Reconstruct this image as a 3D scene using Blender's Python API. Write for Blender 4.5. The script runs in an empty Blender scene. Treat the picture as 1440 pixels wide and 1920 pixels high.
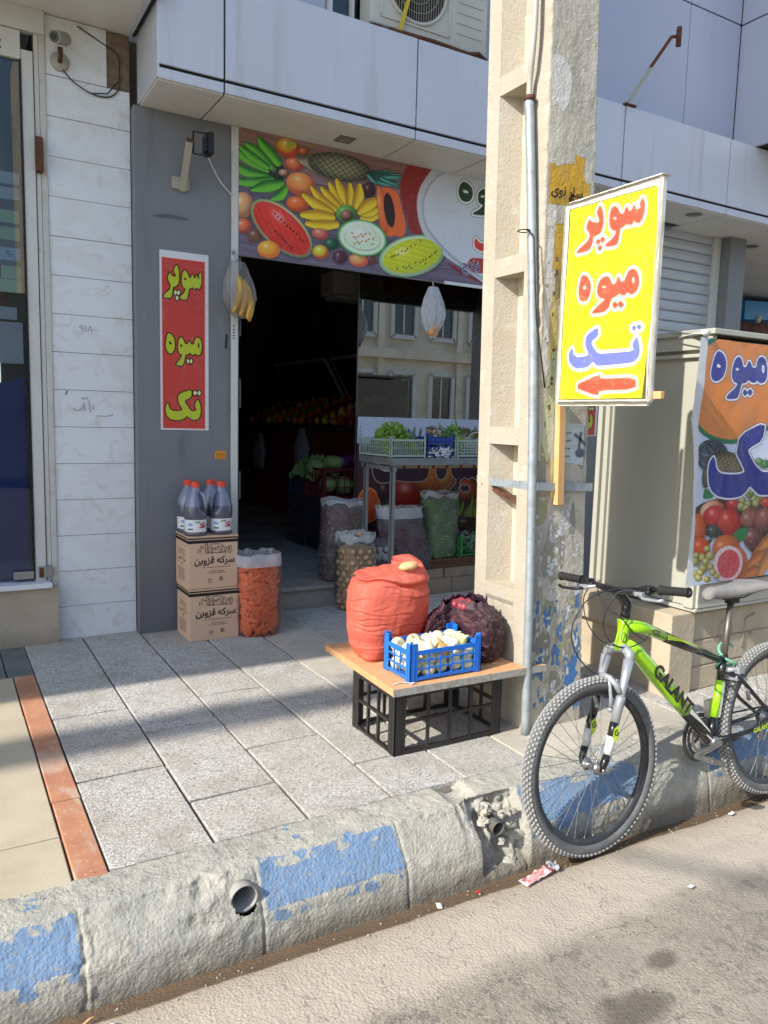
import bpy, bmesh, math, random
import numpy as np
from mathutils import Vector, Matrix, noise as mn
random.seed(7); np.random.seed(7)
S = bpy.context.scene; COL = S.collection
R = math.radians; PI = math.pi
# ---------------------------------------------------------------- camera
cam = bpy.data.cameras.new("camera"); camo = bpy.data.objects.new("camera", cam); COL.objects.link(camo)
cam.sensor_fit = 'VERTICAL'; cam.sensor_height = 36.0; cam.lens = 1445 / 1920 * 36.0
cam.clip_start = .05; cam.clip_end = 2000
yw, pt, ro = R(30.3), R(6.9), R(1.5)
fw = Vector((math.sin(yw) * math.cos(pt), math.cos(yw) * math.cos(pt), -math.sin(pt)))
rt = Vector((math.cos(yw), -math.sin(yw), 0)); up = rt.cross(fw)
r2 = math.cos(ro) * rt + math.sin(ro) * up; u2 = -math.sin(ro) * rt + math.cos(ro) * up
camo.matrix_world = Matrix(((r2.x, u2.x, -fw.x, 0), (r2.y, u2.y, -fw.y, 0), (r2.z, u2.z, -fw.z, 1.5), (0, 0, 0, 1)))
S.camera = camo
# ---------------------------------------------------------------- light
sv = Vector((-1.3, -.24, 1.0)).normalized()          # towards the sun
w = bpy.data.worlds.new("World"); S.world = w; w.use_nodes = True
wn = w.node_tree; sky = wn.nodes.new('ShaderNodeTexSky'); sky.sky_type = 'NISHITA'; sky.sun_disc = False
sky.sun_elevation = math.asin(sv.z); sky.sun_rotation = math.atan2(sv.x, sv.y)
sky.air_density = 1.0; sky.dust_density = .9; sky.ozone_density = 1.0
wn.links.new(sky.outputs[0], wn.nodes['Background'].inputs[0]); wn.nodes['Background'].inputs[1].default_value = .15
sun = bpy.data.lights.new("sun", 'SUN'); sun.energy = 2.9; sun.angle = R(.6); sun.color = (1, .95, .87)
suno = bpy.data.objects.new("sun", sun); COL.objects.link(suno)
suno.rotation_euler = (-sv).to_track_quat('-Z', 'Y').to_euler(); suno.location = (-8, 2, 9)
S.view_settings.view_transform = 'Standard'; S.view_settings.look = 'None'; S.view_settings.exposure = 1.14; S.view_settings.gamma = 1
S.cycles.max_bounces = 8; S.cycles.transparent_max_bounces = 16; S.cycles.use_denoising = True

# ---------------------------------------------------------------- materials
def lin(c):
    if len(c) == 3 and max(c) > 1.0 or isinstance(c[0], int):
        return tuple(((x / 255) / 12.92 if x / 255 <= .04045 else ((x / 255 + .055) / 1.055) ** 2.4) for x in c[:3])
    return tuple(c[:3])
class NT:
    def __init__(s, name):
        s.m = bpy.data.materials.new(name); s.m.use_nodes = True; s.t = s.m.node_tree; s.n = s.t.nodes
        s.b = s.n['Principled BSDF']; s.out = s.n['Material Output']; s._co = None
    def new(s, ty, **kw):
        n = s.n.new(ty)
        for k, v in kw.items(): setattr(n, k, v)
        return n
    def set(s, sock, v):
        if isinstance(v, bpy.types.NodeSocket): s.t.links.new(v, sock)
        else: sock.default_value = v
    def co(s, st=None):
        if s._co is None: s._co = s.new('ShaderNodeTexCoord').outputs['Object']
        if st is None: return s._co
        mp = s.new('ShaderNodeMapping'); s.set(mp.inputs[0], s._co); mp.inputs['Scale'].default_value = st
        if len(st) > 3: pass
        return mp.outputs[0]
    def math(s, op, a, b=0., c=None, clamp=False):
        n = s.new('ShaderNodeMath', operation=op); n.use_clamp = clamp; s.set(n.inputs[0], a); s.set(n.inputs[1], b)
        if c is not None: s.set(n.inputs[2], c)
        return n.outputs[0]
    def rng(s, v, lo, hi, a=0., b=1.):
        n = s.new('ShaderNodeMapRange'); n.clamp = True
        s.set(n.inputs[0], v); n.inputs[1].default_value = lo; n.inputs[2].default_value = hi; n.inputs[3].default_value = a; n.inputs[4].default_value = b
        return n.outputs[0]
    def tex(s, k, sc, st=None, det=6, dis=0., off=None):
        co = s.co(st)
        if off is not None:
            mp = s.new('ShaderNodeMapping'); s.set(mp.inputs[0], co); mp.inputs['Location'].default_value = off; co = mp.outputs[0]
        if k == 'n':
            n = s.new('ShaderNodeTexNoise'); s.set(n.inputs['Vector'], co); n.inputs['Scale'].default_value = sc
            n.inputs['Detail'].default_value = det; n.inputs['Roughness'].default_value = .6; n.inputs['Distortion'].default_value = dis
            return n.outputs[0]
        if k == 'k':
            a = s.tex('n', sc, st, dis=dis); return s.math('ABSOLUTE', s.math('SUBTRACT', a, .5))
        if k in 'vec':
            n = s.new('ShaderNodeTexVoronoi'); s.set(n.inputs['Vector'], co); n.inputs['Scale'].default_value = sc
            if k == 'e': n.feature = 'DISTANCE_TO_EDGE'; return n.outputs[0]
            if k == 'c':
                sp = s.new('ShaderNodeSeparateColor'); s.set(sp.inputs[0], n.outputs['Color']); return sp.outputs[0]
            return n.outputs[0]
        if k == 'w':
            n = s.new('ShaderNodeTexWave'); s.set(n.inputs['Vector'], co); n.inputs['Scale'].default_value = sc; n.inputs['Distortion'].default_value = dis
            n.inputs['Detail'].default_value = 3; return n.outputs['Fac' if 'Fac' in n.outputs else 1]
        if k in 'XYZ':
            sp = s.new('ShaderNodeSeparateXYZ'); s.set(sp.inputs[0], s.co()); v = sp.outputs['XYZ'.index(k)]
            if dis:
                nz = s.tex('n', sc, st); v = s.math('ADD', v, s.math('MULTIPLY', s.math('SUBTRACT', nz, .5), dis))
            return v
        if k in 'RGB':
            a = s.new('ShaderNodeAttribute', attribute_name='Mask'); sp = s.new('ShaderNodeSeparateColor'); s.set(sp.inputs[0], a.outputs['Color'])
            v = sp.outputs['RGB'.index(k)]
            if dis:
                nz = s.tex('n', sc, st); v = s.math('ADD', v, s.math('MULTIPLY', s.math('SUBTRACT', nz, .5), dis))
            return v
    def mix(s, f, a, b, bt='MIX'):
        n = s.new('ShaderNodeMix', data_type='RGBA', blend_type=bt); s.set(n.inputs[0], f)
        s.set(n.inputs[6], a if isinstance(a, bpy.types.NodeSocket) else (*lin(a), 1)); s.set(n.inputs[7], b if isinstance(b, bpy.types.NodeSocket) else (*lin(b), 1))
        return n.outputs[2]
    def bump(s, specs, base=None):
        nrm = base
        for sp in specs:
            k, sc, d = sp[:3]; st = sp[3] if len(sp) > 3 else None; dis = sp[4] if len(sp) > 4 else 0
            h = s.tex(k, sc, st, dis=dis)
            if k == 'e': h = s.rng(h, 0, .12)
            b = s.new('ShaderNodeBump'); b.inputs['Strength'].default_value = 1; b.inputs['Distance'].default_value = d; s.set(b.inputs['Height'], h)
            if nrm is not None: s.set(b.inputs['Normal'], nrm)
            nrm = b.outputs[0]
        return nrm
def mat(name, col=(128, 128, 128), rough=.75, metal=0., layers=(), bump=(), attr=False, spec=.5, coat=0., trans=0., emit=None, rlayers=(), ior=1.45, sheen=0):
    N = NT(name)
    c = (*lin(col), 1)
    if attr:
        a = N.new('ShaderNodeAttribute', attribute_name='Col'); cs = a.outputs['Color']
    else:
        r = N.new('ShaderNodeRGB'); r.outputs[0].default_value = c; cs = r.outputs[0]
    for L in layers:
        k, sc, lo, hi, lc = L[:5]; f = L[5] if len(L) > 5 else 1.; st = L[6] if len(L) > 6 else None; dis = L[7] if len(L) > 7 else 0.
        v = N.rng(N.tex(k, sc, st, dis=dis), lo, hi, 0, f)
        cs = N.mix(v, cs, lc)
    N.set(N.b.inputs['Base Color'], cs)
    rv = rough
    for L in rlayers:
        k, sc, lo, hi, nv = L[:5]; st = L[5] if len(L) > 5 else None; dis = L[6] if len(L) > 6 else 0.
        v = N.rng(N.tex(k, sc, st, dis=dis), lo, hi, 0, 1)
        mx = N.new('ShaderNodeMix', data_type='FLOAT'); N.set(mx.inputs[0], v); N.set(mx.inputs[2], rv); mx.inputs[3].default_value = nv; rv = mx.outputs[0]
    N.set(N.b.inputs['Roughness'], rv)
    N.b.inputs['Metallic'].default_value = metal; N.b.inputs['Specular IOR Level'].default_value = spec
    N.b.inputs['Coat Weight'].default_value = coat; N.b.inputs['IOR'].default_value = ior
    if sheen: N.b.inputs['Sheen Weight'].default_value = sheen
    if bump: N.set(N.b.inputs['Normal'], N.bump(bump))
    if trans:
        tr = N.new('ShaderNodeBsdfTranslucent'); N.set(tr.inputs[0], cs); ms = N.new('ShaderNodeMixShader'); ms.inputs[0].default_value = trans
        N.set(ms.inputs[1], N.b.outputs[0]); N.set(ms.inputs[2], tr.outputs[0]); N.set(N.out.inputs[0], ms.outputs[0])
    if emit: N.b.inputs['Emission Color'].default_value = (*lin(emit[0]), 1); N.b.inputs['Emission Strength'].default_value = emit[1]
    return N.m
def film(name, col, opac, rough=.25, wr=(22, .02), glossf=.35, streak=.35):
    """thin wrinkled plastic film: part clear, part milky, with gloss"""
    N = NT(name); N.n.remove(N.b)
    df = N.new('ShaderNodeBsdfDiffuse'); df.inputs[0].default_value = (*lin(col), 1)
    tl = N.new('ShaderNodeBsdfTranslucent'); tl.inputs[0].default_value = (*lin(col), 1)
    gl = N.new('ShaderNodeBsdfGlossy'); gl.inputs['Roughness'].default_value = rough; gl.inputs[0].default_value = (.9, .9, .9, 1)
    tp = N.new('ShaderNodeBsdfTransparent'); tp.inputs[0].default_value = (.95, .95, .95, 1)
    b = N.bump([('n', wr[0], wr[1], (1, 1, .45), 1.5)])
    for g in (df, gl): N.set(g.inputs['Normal'], b)
    a = N.new('ShaderNodeMixShader'); a.inputs[0].default_value = .4; N.set(a.inputs[1], df.outputs[0]); N.set(a.inputs[2], tl.outputs[0])
    v = N.rng(N.tex('n', wr[0] * 1.5, (1, 1, .35), dis=2.2), .56, .74, opac, min(1, opac + streak))
    m1 = N.new('ShaderNodeMixShader'); N.set(m1.inputs[0], v); N.set(m1.inputs[1], tp.outputs[0]); N.set(m1.inputs[2], a.outputs[0])
    fr = N.new('ShaderNodeFresnel'); fr.inputs[0].default_value = 1.4; N.set(fr.inputs['Normal'], b)
    g2 = N.math('MULTIPLY', fr.outputs[0], glossf * 2.2, clamp=True)
    m2 = N.new('ShaderNodeMixShader'); N.set(m2.inputs[0], g2); N.set(m2.inputs[1], m1.outputs[0]); N.set(m2.inputs[2], gl.outputs[0])
    N.set(N.out.inputs[0], m2.outputs[0]); return N.m
def glassm(name, refl, tint=(.85, .87, .86), dirt=.0):
    N = NT(name); N.n.remove(N.b)
    gl = N.new('ShaderNodeBsdfGlossy'); gl.inputs['Roughness'].default_value = .0; gl.inputs[0].default_value = (.85, .85, .85, 1)
    tp = N.new('ShaderNodeBsdfTransparent'); tp.inputs[0].default_value = (*tint, 1)
    fr = N.new('ShaderNodeFresnel'); fr.inputs[0].default_value = 1.5
    f = N.math('ADD', N.math('MULTIPLY', fr.outputs[0], .6), refl, clamp=True)
    m = N.new('ShaderNodeMixShader'); N.set(m.inputs[0], f); N.set(m.inputs[1], tp.outputs[0]); N.set(m.inputs[2], gl.outputs[0])
    o = m.outputs[0]
    if dirt:
        df = N.new('ShaderNodeBsdfDiffuse'); df.inputs[0].default_value = (.4, .39, .37, 1)
        m3 = N.new('ShaderNodeMixShader'); N.set(m3.inputs[0], N.rng(N.tex('n', 3), .4, .8, dirt * .3, dirt)); N.set(m3.inputs[1], o); N.set(m3.inputs[2], df.outputs[0]); o = m3.outputs[0]
    N.set(N.out.inputs[0], o); return N.m

# ---------------------------------------------------------------- geometry
class G:
    def __init__(s): s.v = []; s.f = []; s.sm = []; s.c = None; s.mk = None
    def add(s, vs, fs, sm=False):
        o = len(s.v); s.v += [tuple(v) for v in vs]; s.f += [tuple(i + o for i in f) for f in fs]; s.sm += [sm] * len(fs); return s
    def box(s, x0, y0, z0, x1, y1, z1):
        if x0 > x1: x0, x1 = x1, x0
        if y0 > y1: y0, y1 = y1, y0
        if z0 > z1: z0, z1 = z1, z0
        return s.add([(x0, y0, z0), (x1, y0, z0), (x1, y1, z0), (x0, y1, z0), (x0, y0, z1), (x1, y0, z1), (x1, y1, z1), (x0, y1, z1)],
                     [(0, 3, 2, 1), (4, 5, 6, 7), (0, 1, 5, 4), (1, 2, 6, 5), (2, 3, 7, 6), (3, 0, 4, 7)])
    def obox(s, c, ax, ay, az):
        c = Vector(c); ax = Vector(ax); ay = Vector(ay); az = Vector(az); vs = []
        for k in (-1, 1):
            for j, i in ((-1, -1), (-1, 1), (1, 1), (1, -1)): vs.append(c + ax * i + ay * j + az * k)
        return s.add(vs, [(0, 3, 2, 1), (4, 5, 6, 7), (0, 1, 5, 4), (1, 2, 6, 5), (2, 3, 7, 6), (3, 0, 4, 7)])
    def bar(s, a, b, w, h, upv=(0, 0, 1)):
        a = Vector(a); b = Vector(b); d = (b - a); L = d.length / 2; d.normalize(); u = Vector(upv)
        if abs(d.dot(u)) > .95: u = Vector((0, 1, 0))
        sd = d.cross(u).normalized(); u = sd.cross(d).normalized()
        return s.obox((a + b) / 2, d * L, sd * w / 2, u * h / 2)
    def prism(s, P, axis, a, b):
        """P 2-D polygon in the plane across axis; extruded a..b"""
        n = len(P)
        def m(p, t): return (t, p[0], p[1]) if axis == 'x' else (p[0], t, p[1]) if axis == 'y' else (p[0], p[1], t)
        vs = [m(p, a) for p in P] + [m(p, b) for p in P]
        return s.add(vs, [tuple(range(n))[::-1], tuple(range(n, 2 * n))] + [(i, (i + 1) % n, n + (i + 1) % n, n + i) for i in range(n)])
    def tube(s, pts, r, n=10, caps=True, smooth=True, closed=False):
        P = [Vector(p) for p in pts]; k = len(P); rr = r if isinstance(r, (list, tuple)) else [r] * k
        vs = []; prev = None
        for i in range(k):
            if closed: d = P[(i + 1) % k] - P[i - 1]
            else: d = P[min(i + 1, k - 1)] - P[max(i - 1, 0)]
            if d.length < 1e-9: d = Vector((0, 0, 1))
            d.normalize()
            if prev is None:
                u = Vector((0, 0, 1)) if abs(d.z) < .9 else Vector((1, 0, 0)); u = (u - d * u.dot(d)).normalized()
            else: u = (prev - d * prev.dot(d)); u = u.normalized() if u.length > 1e-6 else Vector((1, 0, 0))
            prev = u; w_ = d.cross(u)
            for j in range(n):
                t = 2 * PI * j / n; vs.append(P[i] + (u * math.cos(t) + w_ * math.sin(t)) * rr[i])
        fs = []
        for i in range(k if closed else k - 1):
            i2 = (i + 1) % k
            for j in range(n): fs.append((i * n + j, i * n + (j + 1) % n, i2 * n + (j + 1) % n, i2 * n + j))
        s.add(vs, fs, smooth)
        if caps and not closed:
            o = len(s.v) - len(vs); s.f += [tuple(range(o, o + n))[::-1], tuple(range(o + (k - 1) * n, o + k * n))]; s.sm += [False, False]
        return s
    def lathe(s, prof, c=(0, 0, 0), n=24, axis='z', smooth=True, caps=True):
        vs = []; c = Vector(c)
        for r, h in prof:
            for j in range(n):
                t = 2 * PI * j / n; a, b = r * math.cos(t), r * math.sin(t)
                vs.append(c + (Vector((a, b, h)) if axis == 'z' else Vector((a, h, b)) if axis == 'y' else Vector((h, a, b))))
        k = len(prof); fs = [(i * n + j, i * n + (j + 1) % n, (i + 1) * n + (j + 1) % n, (i + 1) * n + j) for i in range(k - 1) for j in range(n)]
        s.add(vs, fs, smooth)
        if caps:
            o = len(s.v) - len(vs); s.f += [tuple(range(o, o + n))[::-1], tuple(range(o + (k - 1) * n, o + k * n))]; s.sm += [False, False]
        return s
    def grid(s, fn, nu, nv, smooth=True, wrap=False):
        o = len(s.v); m = nu if wrap else nu + 1
        for j in range(nv + 1):
            for i in range(m): s.v.append(tuple(fn(i / nu, j / nv)))
        for j in range(nv):
            for i in range(nu): s.f.append((o + j * m + i, o + j * m + (i + 1) % m, o + (j + 1) * m + (i + 1) % m, o + (j + 1) * m + i)); s.sm.append(smooth)
        return s
    def ball(s, c, r, n=14, k=9, amp=0., fr=8., seed=0):
        r = (r, r, r) if not isinstance(r, (tuple, list)) else r; o = len(s.v)
        for i in range(k + 1):
            ph = PI * i / k
            for j in range(n):
                t = 2 * PI * j / n; d = Vector((math.sin(ph) * math.cos(t), math.sin(ph) * math.sin(t), math.cos(ph)))
                q = 1 + (amp * mn.noise(d * fr + Vector((seed, seed * 1.7, 0))) if amp else 0)
                s.v.append((c[0] + d.x * r[0] * q, c[1] + d.y * r[1] * q, c[2] + d.z * r[2] * q))
        for i in range(k):
            for j in range(n): s.f.append((o + i * n + j, o + (i + 1) * n + j, o + (i + 1) * n + (j + 1) % n, o + i * n + (j + 1) % n)); s.sm.append(True)
        return s
    def tf(s, M): s.v = [tuple(M @ Vector(v)) for v in s.v]; return s
def smooth(P, k=6):
    P = [Vector(p) for p in P]; Q = []
    for i in range(len(P) - 1):
        a, b, c, d = P[max(i - 1, 0)], P[i], P[i + 1], P[min(i + 2, len(P) - 1)]
        for j in range(k): t = j / k; Q.append(.5 * (2 * b + (c - a) * t + (2 * a - 5 * b + 4 * c - d) * t * t + (3 * b - a - 3 * c + d) * t ** 3))
    return Q + [P[-1]]
ORG = {}
def obj(name, g, m, parent=None, org=None, bev=0., seg=2, thick=0.):
    """link g as ONE mesh object; a child shares its thing's origin"""
    o0 = ORG[parent.name] if parent is not None else (org if org is not None else (0, 0, 0))
    me = bpy.data.meshes.new(name)
    me.from_pydata([(v[0] - o0[0], v[1] - o0[1], v[2] - o0[2]) for v in g.v], [], g.f)
    me.polygons.foreach_set('use_smooth', g.sm); me.materials.append(m)
    for nm, arr in (('Col', g.c), ('Mask', g.mk)):
        if arr is not None:
            a = me.color_attributes.new(nm, 'FLOAT_COLOR', 'POINT'); arr = np.asarray(arr, dtype=np.float32).reshape(-1, 3)
            a.data.foreach_set('color', np.hstack([arr, np.ones((len(arr), 1), np.float32)]).ravel())
    me.update(); o = bpy.data.objects.new(name, me); COL.objects.link(o)
    if parent is not None: o.parent = parent
    else: o.location = o0
    ORG[o.name] = o0
    if bev: b = o.modifiers.new('bevel', 'BEVEL'); b.width = bev; b.segments = seg; b.limit_method = 'ANGLE'; b.angle_limit = R(40)
    if thick: b = o.modifiers.new('solid', 'SOLIDIFY'); b.thickness = thick; b.offset = 0
    return o
def thing(name, label, cat, loc=(0, 0, 0), group=None):
    o = bpy.data.objects.new(name, None); COL.objects.link(o); o.location = loc; o.empty_display_size = .1
    o['label'] = label; o['category'] = cat; ORG[o.name] = tuple(loc)
    if group: o['group'] = group
    return o
def tag(o, label, cat, group=None, kind=None):
    if label: o['label'] = label
    if cat: o['category'] = cat
    if group: o['group'] = group
    if kind: o['kind'] = kind
    return o
def struct(o, kind='structure'): o['kind'] = kind; return o
def dup(root, loc, rot=None, scale=None, label=None, group=None):
    r = root.copy(); COL.objects.link(r); r.location = loc
    if rot is not None: r.rotation_euler = rot
    if scale is not None: r.scale = scale if isinstance(scale, (tuple, list)) else (scale,) * 3
    if label: r['label'] = label
    if group: r['group'] = group
    for ch in list(root.children):
        c = ch.copy(); COL.objects.link(c); c.parent = r
        for g in ch.children:
            d = g.copy(); COL.objects.link(d); d.parent = c
    return r
def fbm(x, y, z=0., o=4): return mn.fractal(Vector((x, y, z)), 1., 2., o, noise_basis='PERLIN_ORIGINAL')

# ---------------------------------------------------------------- printed artwork (painted into a colour attribute, in mm on the sheet)
def chaikin(P, it=1):
    for _ in range(it):
        Q = []
        for i in range(len(P)):
            a = P[i]; b = P[(i + 1) % len(P)]
            Q += [(a[0] * .8 + b[0] * .2, a[1] * .8 + b[1] * .2), (a[0] * .2 + b[0] * .8, a[1] * .2 + b[1] * .8)]
        P = Q
    return P
class Art:
    def __init__(s, w_, h, res, bg):
        s.w = w_; s.h = h; s.nu = int(w_ / res); s.nv = int(h / res); s.aa = res * .8
        u = np.linspace(0, w_, s.nu + 1); v = np.linspace(0, h, s.nv + 1); s.U, s.V = np.meshgrid(u, v)
        s.C = np.zeros(s.U.shape + (3,)); s.C[:] = lin(bg)
    def blend(s, sl, a, col):
        a = np.clip(a, 0, 1)[..., None]; s.C[sl] = s.C[sl] * (1 - a) + col * a
    def win(s, x0, x1, y0, y1):
        i0 = int(max(0, x0 / s.w * s.nu)); i1 = int(min(s.nu, x1 / s.w * s.nu + 1)) + 1; j0 = int(max(0, y0 / s.h * s.nv)); j1 = int(min(s.nv, y1 / s.h * s.nv + 1)) + 1
        return (slice(j0, j1), slice(i0, i1)) if i1 > i0 and j1 > j0 and i0 <= s.nu and j0 <= s.nv else None
    def psd(s, P, X, Y):
        d = np.full(X.shape, 1e18); ins = np.zeros(X.shape, bool)
        for i in range(len(P)):
            ax, ay = P[i]; bx, by = P[(i + 1) % len(P)]; ex, ey = bx - ax, by - ay; L = ex * ex + ey * ey + 1e-9
            t = np.clip(((X - ax) * ex + (Y - ay) * ey) / L, 0, 1); d = np.minimum(d, (X - ax - t * ex) ** 2 + (Y - ay - t * ey) ** 2)
            c = ((ay > Y) != (by > Y)); xi = ax + (Y - ay) * ex / (ey if abs(ey) > 1e-9 else 1e-9); ins ^= c & (X < xi)
        d = np.sqrt(d); return np.where(ins, -d, d)
    def run(s, cmds, sm=1):
        for c in cmds:
            if c[0] == 'g':
                outer = [chaikin(o, sm) for o in c[1]]; holes = [chaikin(h, sm) for h in c[2]]; ol = c[4]; pad = max([o[0] for o in ol] + [0]) + 8
                xs = [p[0] for o in outer for p in o]; ys = [p[1] for o in outer for p in o]
                sl = s.win(min(xs) - pad, max(xs) + pad, min(ys) - pad, max(ys) + pad)
                if sl is None: continue
                X, Y = s.U[sl], s.V[sl]; sd = s.psd(outer[0], X, Y)
                for o in outer[1:]: sd = np.minimum(sd, s.psd(o, X, Y))
                for h in holes: sd = np.maximum(sd, -s.psd(h, X, Y))
                for off, cc in ol: s.blend(sl, .5 - (sd - off) / s.aa, np.array(lin(cc)))
                s.blend(sl, .5 - sd / s.aa, np.array(lin(c[3])))
            elif c[0] == 'e':
                _, (cx, cy), (ax, ay), (bx, by), c1, c2, kind = c; ex = abs(ax) + abs(bx); ey = abs(ay) + abs(by)
                sl = s.win(cx - ex - 24, cx + ex + 24, cy - ey - 24, cy + ey + 24)
                if sl is None: continue
                X, Y = s.U[sl] - cx, s.V[sl] - cy; det = ax * by - ay * bx
                if abs(det) < 1: continue
                p = (X * by - Y * bx) / det; q = (-X * ay + Y * ax) / det; r = np.sqrt(p * p + q * q); mr = min(math.hypot(ax, ay), math.hypot(bx, by))
                if mr > 24 and kind != 4: rs_ = np.sqrt((p - .04) ** 2 + (q - .08) ** 2); s.blend(sl, .5 * np.clip((1.0 + 16 / mr - rs_) / (22 / mr), 0, 1), np.array([.02, .015, .02]))
                al = .5 - (r - 1) * mr / s.aa; C1 = np.array(lin(c1)); C2 = np.array(lin(c2))
                t = np.clip(np.sqrt((p + .25) ** 2 + (q + .28) ** 2), 0, 1.2) ** 2.2
                if kind == 5: t = np.clip((r - .86) / .1, 0, 1)
                if kind == 4: t = (np.sin(p * 9 + np.sin(q * 13) * 2) * np.sin(q * 11 + p * 4) > .1) * .8
                if kind == 2: t = (np.sin(p * 31 + q * 9) * np.sin(q * 23 - p * 11) > 0) * 1.
                col = C1 + (C2 - C1) * np.clip(t, 0, 1)[..., None]
                if kind == 0 and mr > 14: col = col * (.93 + .14 * np.sin(p * 17 + q * 5) * np.sin(q * 23))[..., None] + .22 * np.exp(-((p + .32) ** 2 + (q + .38) ** 2) / .035)[..., None]
                if kind == 3:
                    a = p * 4.6 + q * 2.4; b = p * 4.6 - q * 2.4; fa = np.abs((a % 1) - .5) * 2; fb = np.abs((b % 1) - .5) * 2
                    cell = np.clip((1 - np.maximum(fa, fb)) * 2.4, 0, 1); rim = np.clip(1.15 - r * r, .25, 1)
                    spk = np.clip(1 - np.hypot(fa, fb) * 2.5, 0, 1)[..., None]; col = (C2 + (C1 - C2) * cell[..., None] * .8) * rim[..., None] * (1 - .7 * spk)
                s.blend(sl, al, col)
            elif c[0] == 's':
                P, c1, c2 = c[1:]; m = max(p[2] for p in P); xs = [p[0] for p in P]; ys = [p[1] for p in P]
                Q = []
                for i in range(len(P) - 1):
                    p0 = P[max(i - 1, 0)]; p1 = P[i]; p2 = P[i + 1]; p3 = P[min(i + 2, len(P) - 1)]
                    for k in range(6):
                        t = k / 6; Q.append(tuple(.5 * (2 * p1[a] + (p2[a] - p0[a]) * t + (2 * p0[a] - 5 * p1[a] + 4 * p2[a] - p3[a]) * t * t + (3 * p1[a] - p0[a] - 3 * p2[a] + p3[a]) * t ** 3) for a in range(3)))
                Q.append(P[-1]); sl = s.win(min(xs) - m - 8, max(xs) + m + 8, min(ys) - m - 8, max(ys) + m + 8)
                if sl is None: continue
                X, Y = s.U[sl], s.V[sl]; best = np.full(X.shape, 1e9); tt = np.zeros(X.shape)
                for a, b in zip(Q[:-1], Q[1:]):
                    ex, ey = b[0] - a[0], b[1] - a[1]; L = ex * ex + ey * ey + 1e-9
                    t = np.clip(((X - a[0]) * ex + (Y - a[1]) * ey) / L, 0, 1); rr = np.maximum(a[2] + (b[2] - a[2]) * t, 1)
                    dd = np.hypot(X - a[0] - t * ex, Y - a[1] - t * ey); sd = dd - rr; k = sd < best; best = np.where(k, sd, best)
                    side = ((X - a[0]) * ey - (Y - a[1]) * ex) / math.sqrt(L) / rr; tt = np.where(k, side, tt)
                s.blend(sl, .5 * (1 - np.clip((best - 2) / 14, 0, 1)) ** 1.5, np.array([.02, .015, .02]))
                C1 = np.array(lin(c1)); C2 = np.array(lin(c2)); sh = np.clip((tt * np.sign(ex + 1e-6) * -1 + .35) , 0, 1) ** 1.5
                s.blend(sl, .5 - (best - 2.5) / s.aa, C2 * .55)
                s.blend(sl, .5 - best / s.aa, C1 + (C2 - C1) * sh[..., None])
            elif c[0] == 'f': c[1](s)
    def mesh(s, fn):
        """fn(u01,v01)->xyz ; returns G with colour"""
        g = G(); g.grid(fn, s.nu, s.nv); g.c = s.C.reshape(-1, 3); return g
# ---------------------------------------------------------------- small lettering (Persian letter forms joined by hand)
FORMS = {'ا': 0xFE8D, 'ب': 0xFE8F, 'پ': 0xFB56, 'ت': 0xFE95, 'د': 0xFEA9, 'ر': 0xFEAD, 'ز': 0xFEAF, 'س': 0xFEB1, 'ف': 0xFED1, 'ق': 0xFED5, 'ک': 0xFB8E, 'گ': 0xFB92, 'ل': 0xFEDD,
         'م': 0xFEE1, 'ن': 0xFEE5, 'و': 0xFEED, 'ه': 0xFEE9, 'ی': 0xFBFC, 'ح': 0xFEA1, 'خ': 0xFEA5, 'ش': 0xFEB5, 'ج': 0xFE9D, 'ض': 0xFEBD}
NOJOIN = 'ادرزو'
def shape(t):
    out = []; n = len(t)
    for i, ch in enumerate(t):
        if ch not in FORMS: out.append(ch); continue
        pj = i > 0 and t[i - 1] in FORMS and t[i - 1] not in NOJOIN; nj = i < n - 1 and t[i + 1] in FORMS and ch not in NOJOIN
        if ch == 'ل' and i < n - 1 and t[i + 1] == 'ا': out.append(chr(0xFEFC if pj else 0xFEFB)); continue
        if ch == 'ا' and i > 0 and t[i - 1] == 'ل': continue
        b = FORMS[ch]; out.append(chr(b + (3 if pj and nj else 1 if pj else 2 if nj else 0)))
    return ''.join(out[::-1])
def lettering(name, txt, size, o, ux, uy, m, parent=None, bold=.02, depth=.0006, org=(0, 0, 0), sx=1., align='CENTER'):
    """flat raised text mesh with its centre at o, along ux, upright uy"""
    cu = bpy.data.curves.new('t', 'FONT'); cu.body = shape(txt) if any(c in FORMS for c in txt) else txt; cu.size = size; cu.offset = bold * size; cu.align_x = align; cu.align_y = 'CENTER'; cu.resolution_u = 3
    t = bpy.data.objects.new('t', cu); COL.objects.link(t); bpy.context.view_layer.update()
    dg = bpy.context.evaluated_depsgraph_get(); me = bpy.data.meshes.new_from_object(t.evaluated_get(dg)); bpy.data.objects.remove(t)
    g = G(); ux = Vector(ux).normalized(); uy = Vector(uy).normalized(); nz = ux.cross(uy); o = Vector(o)
    g.v = [tuple(o + ux * v.co.x * sx + uy * v.co.y + nz * depth) for v in me.vertices]; g.f = [tuple(p.vertices) for p in me.polygons]; g.sm = [False] * len(g.f)
    return obj(name, g, m, parent, org)
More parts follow.
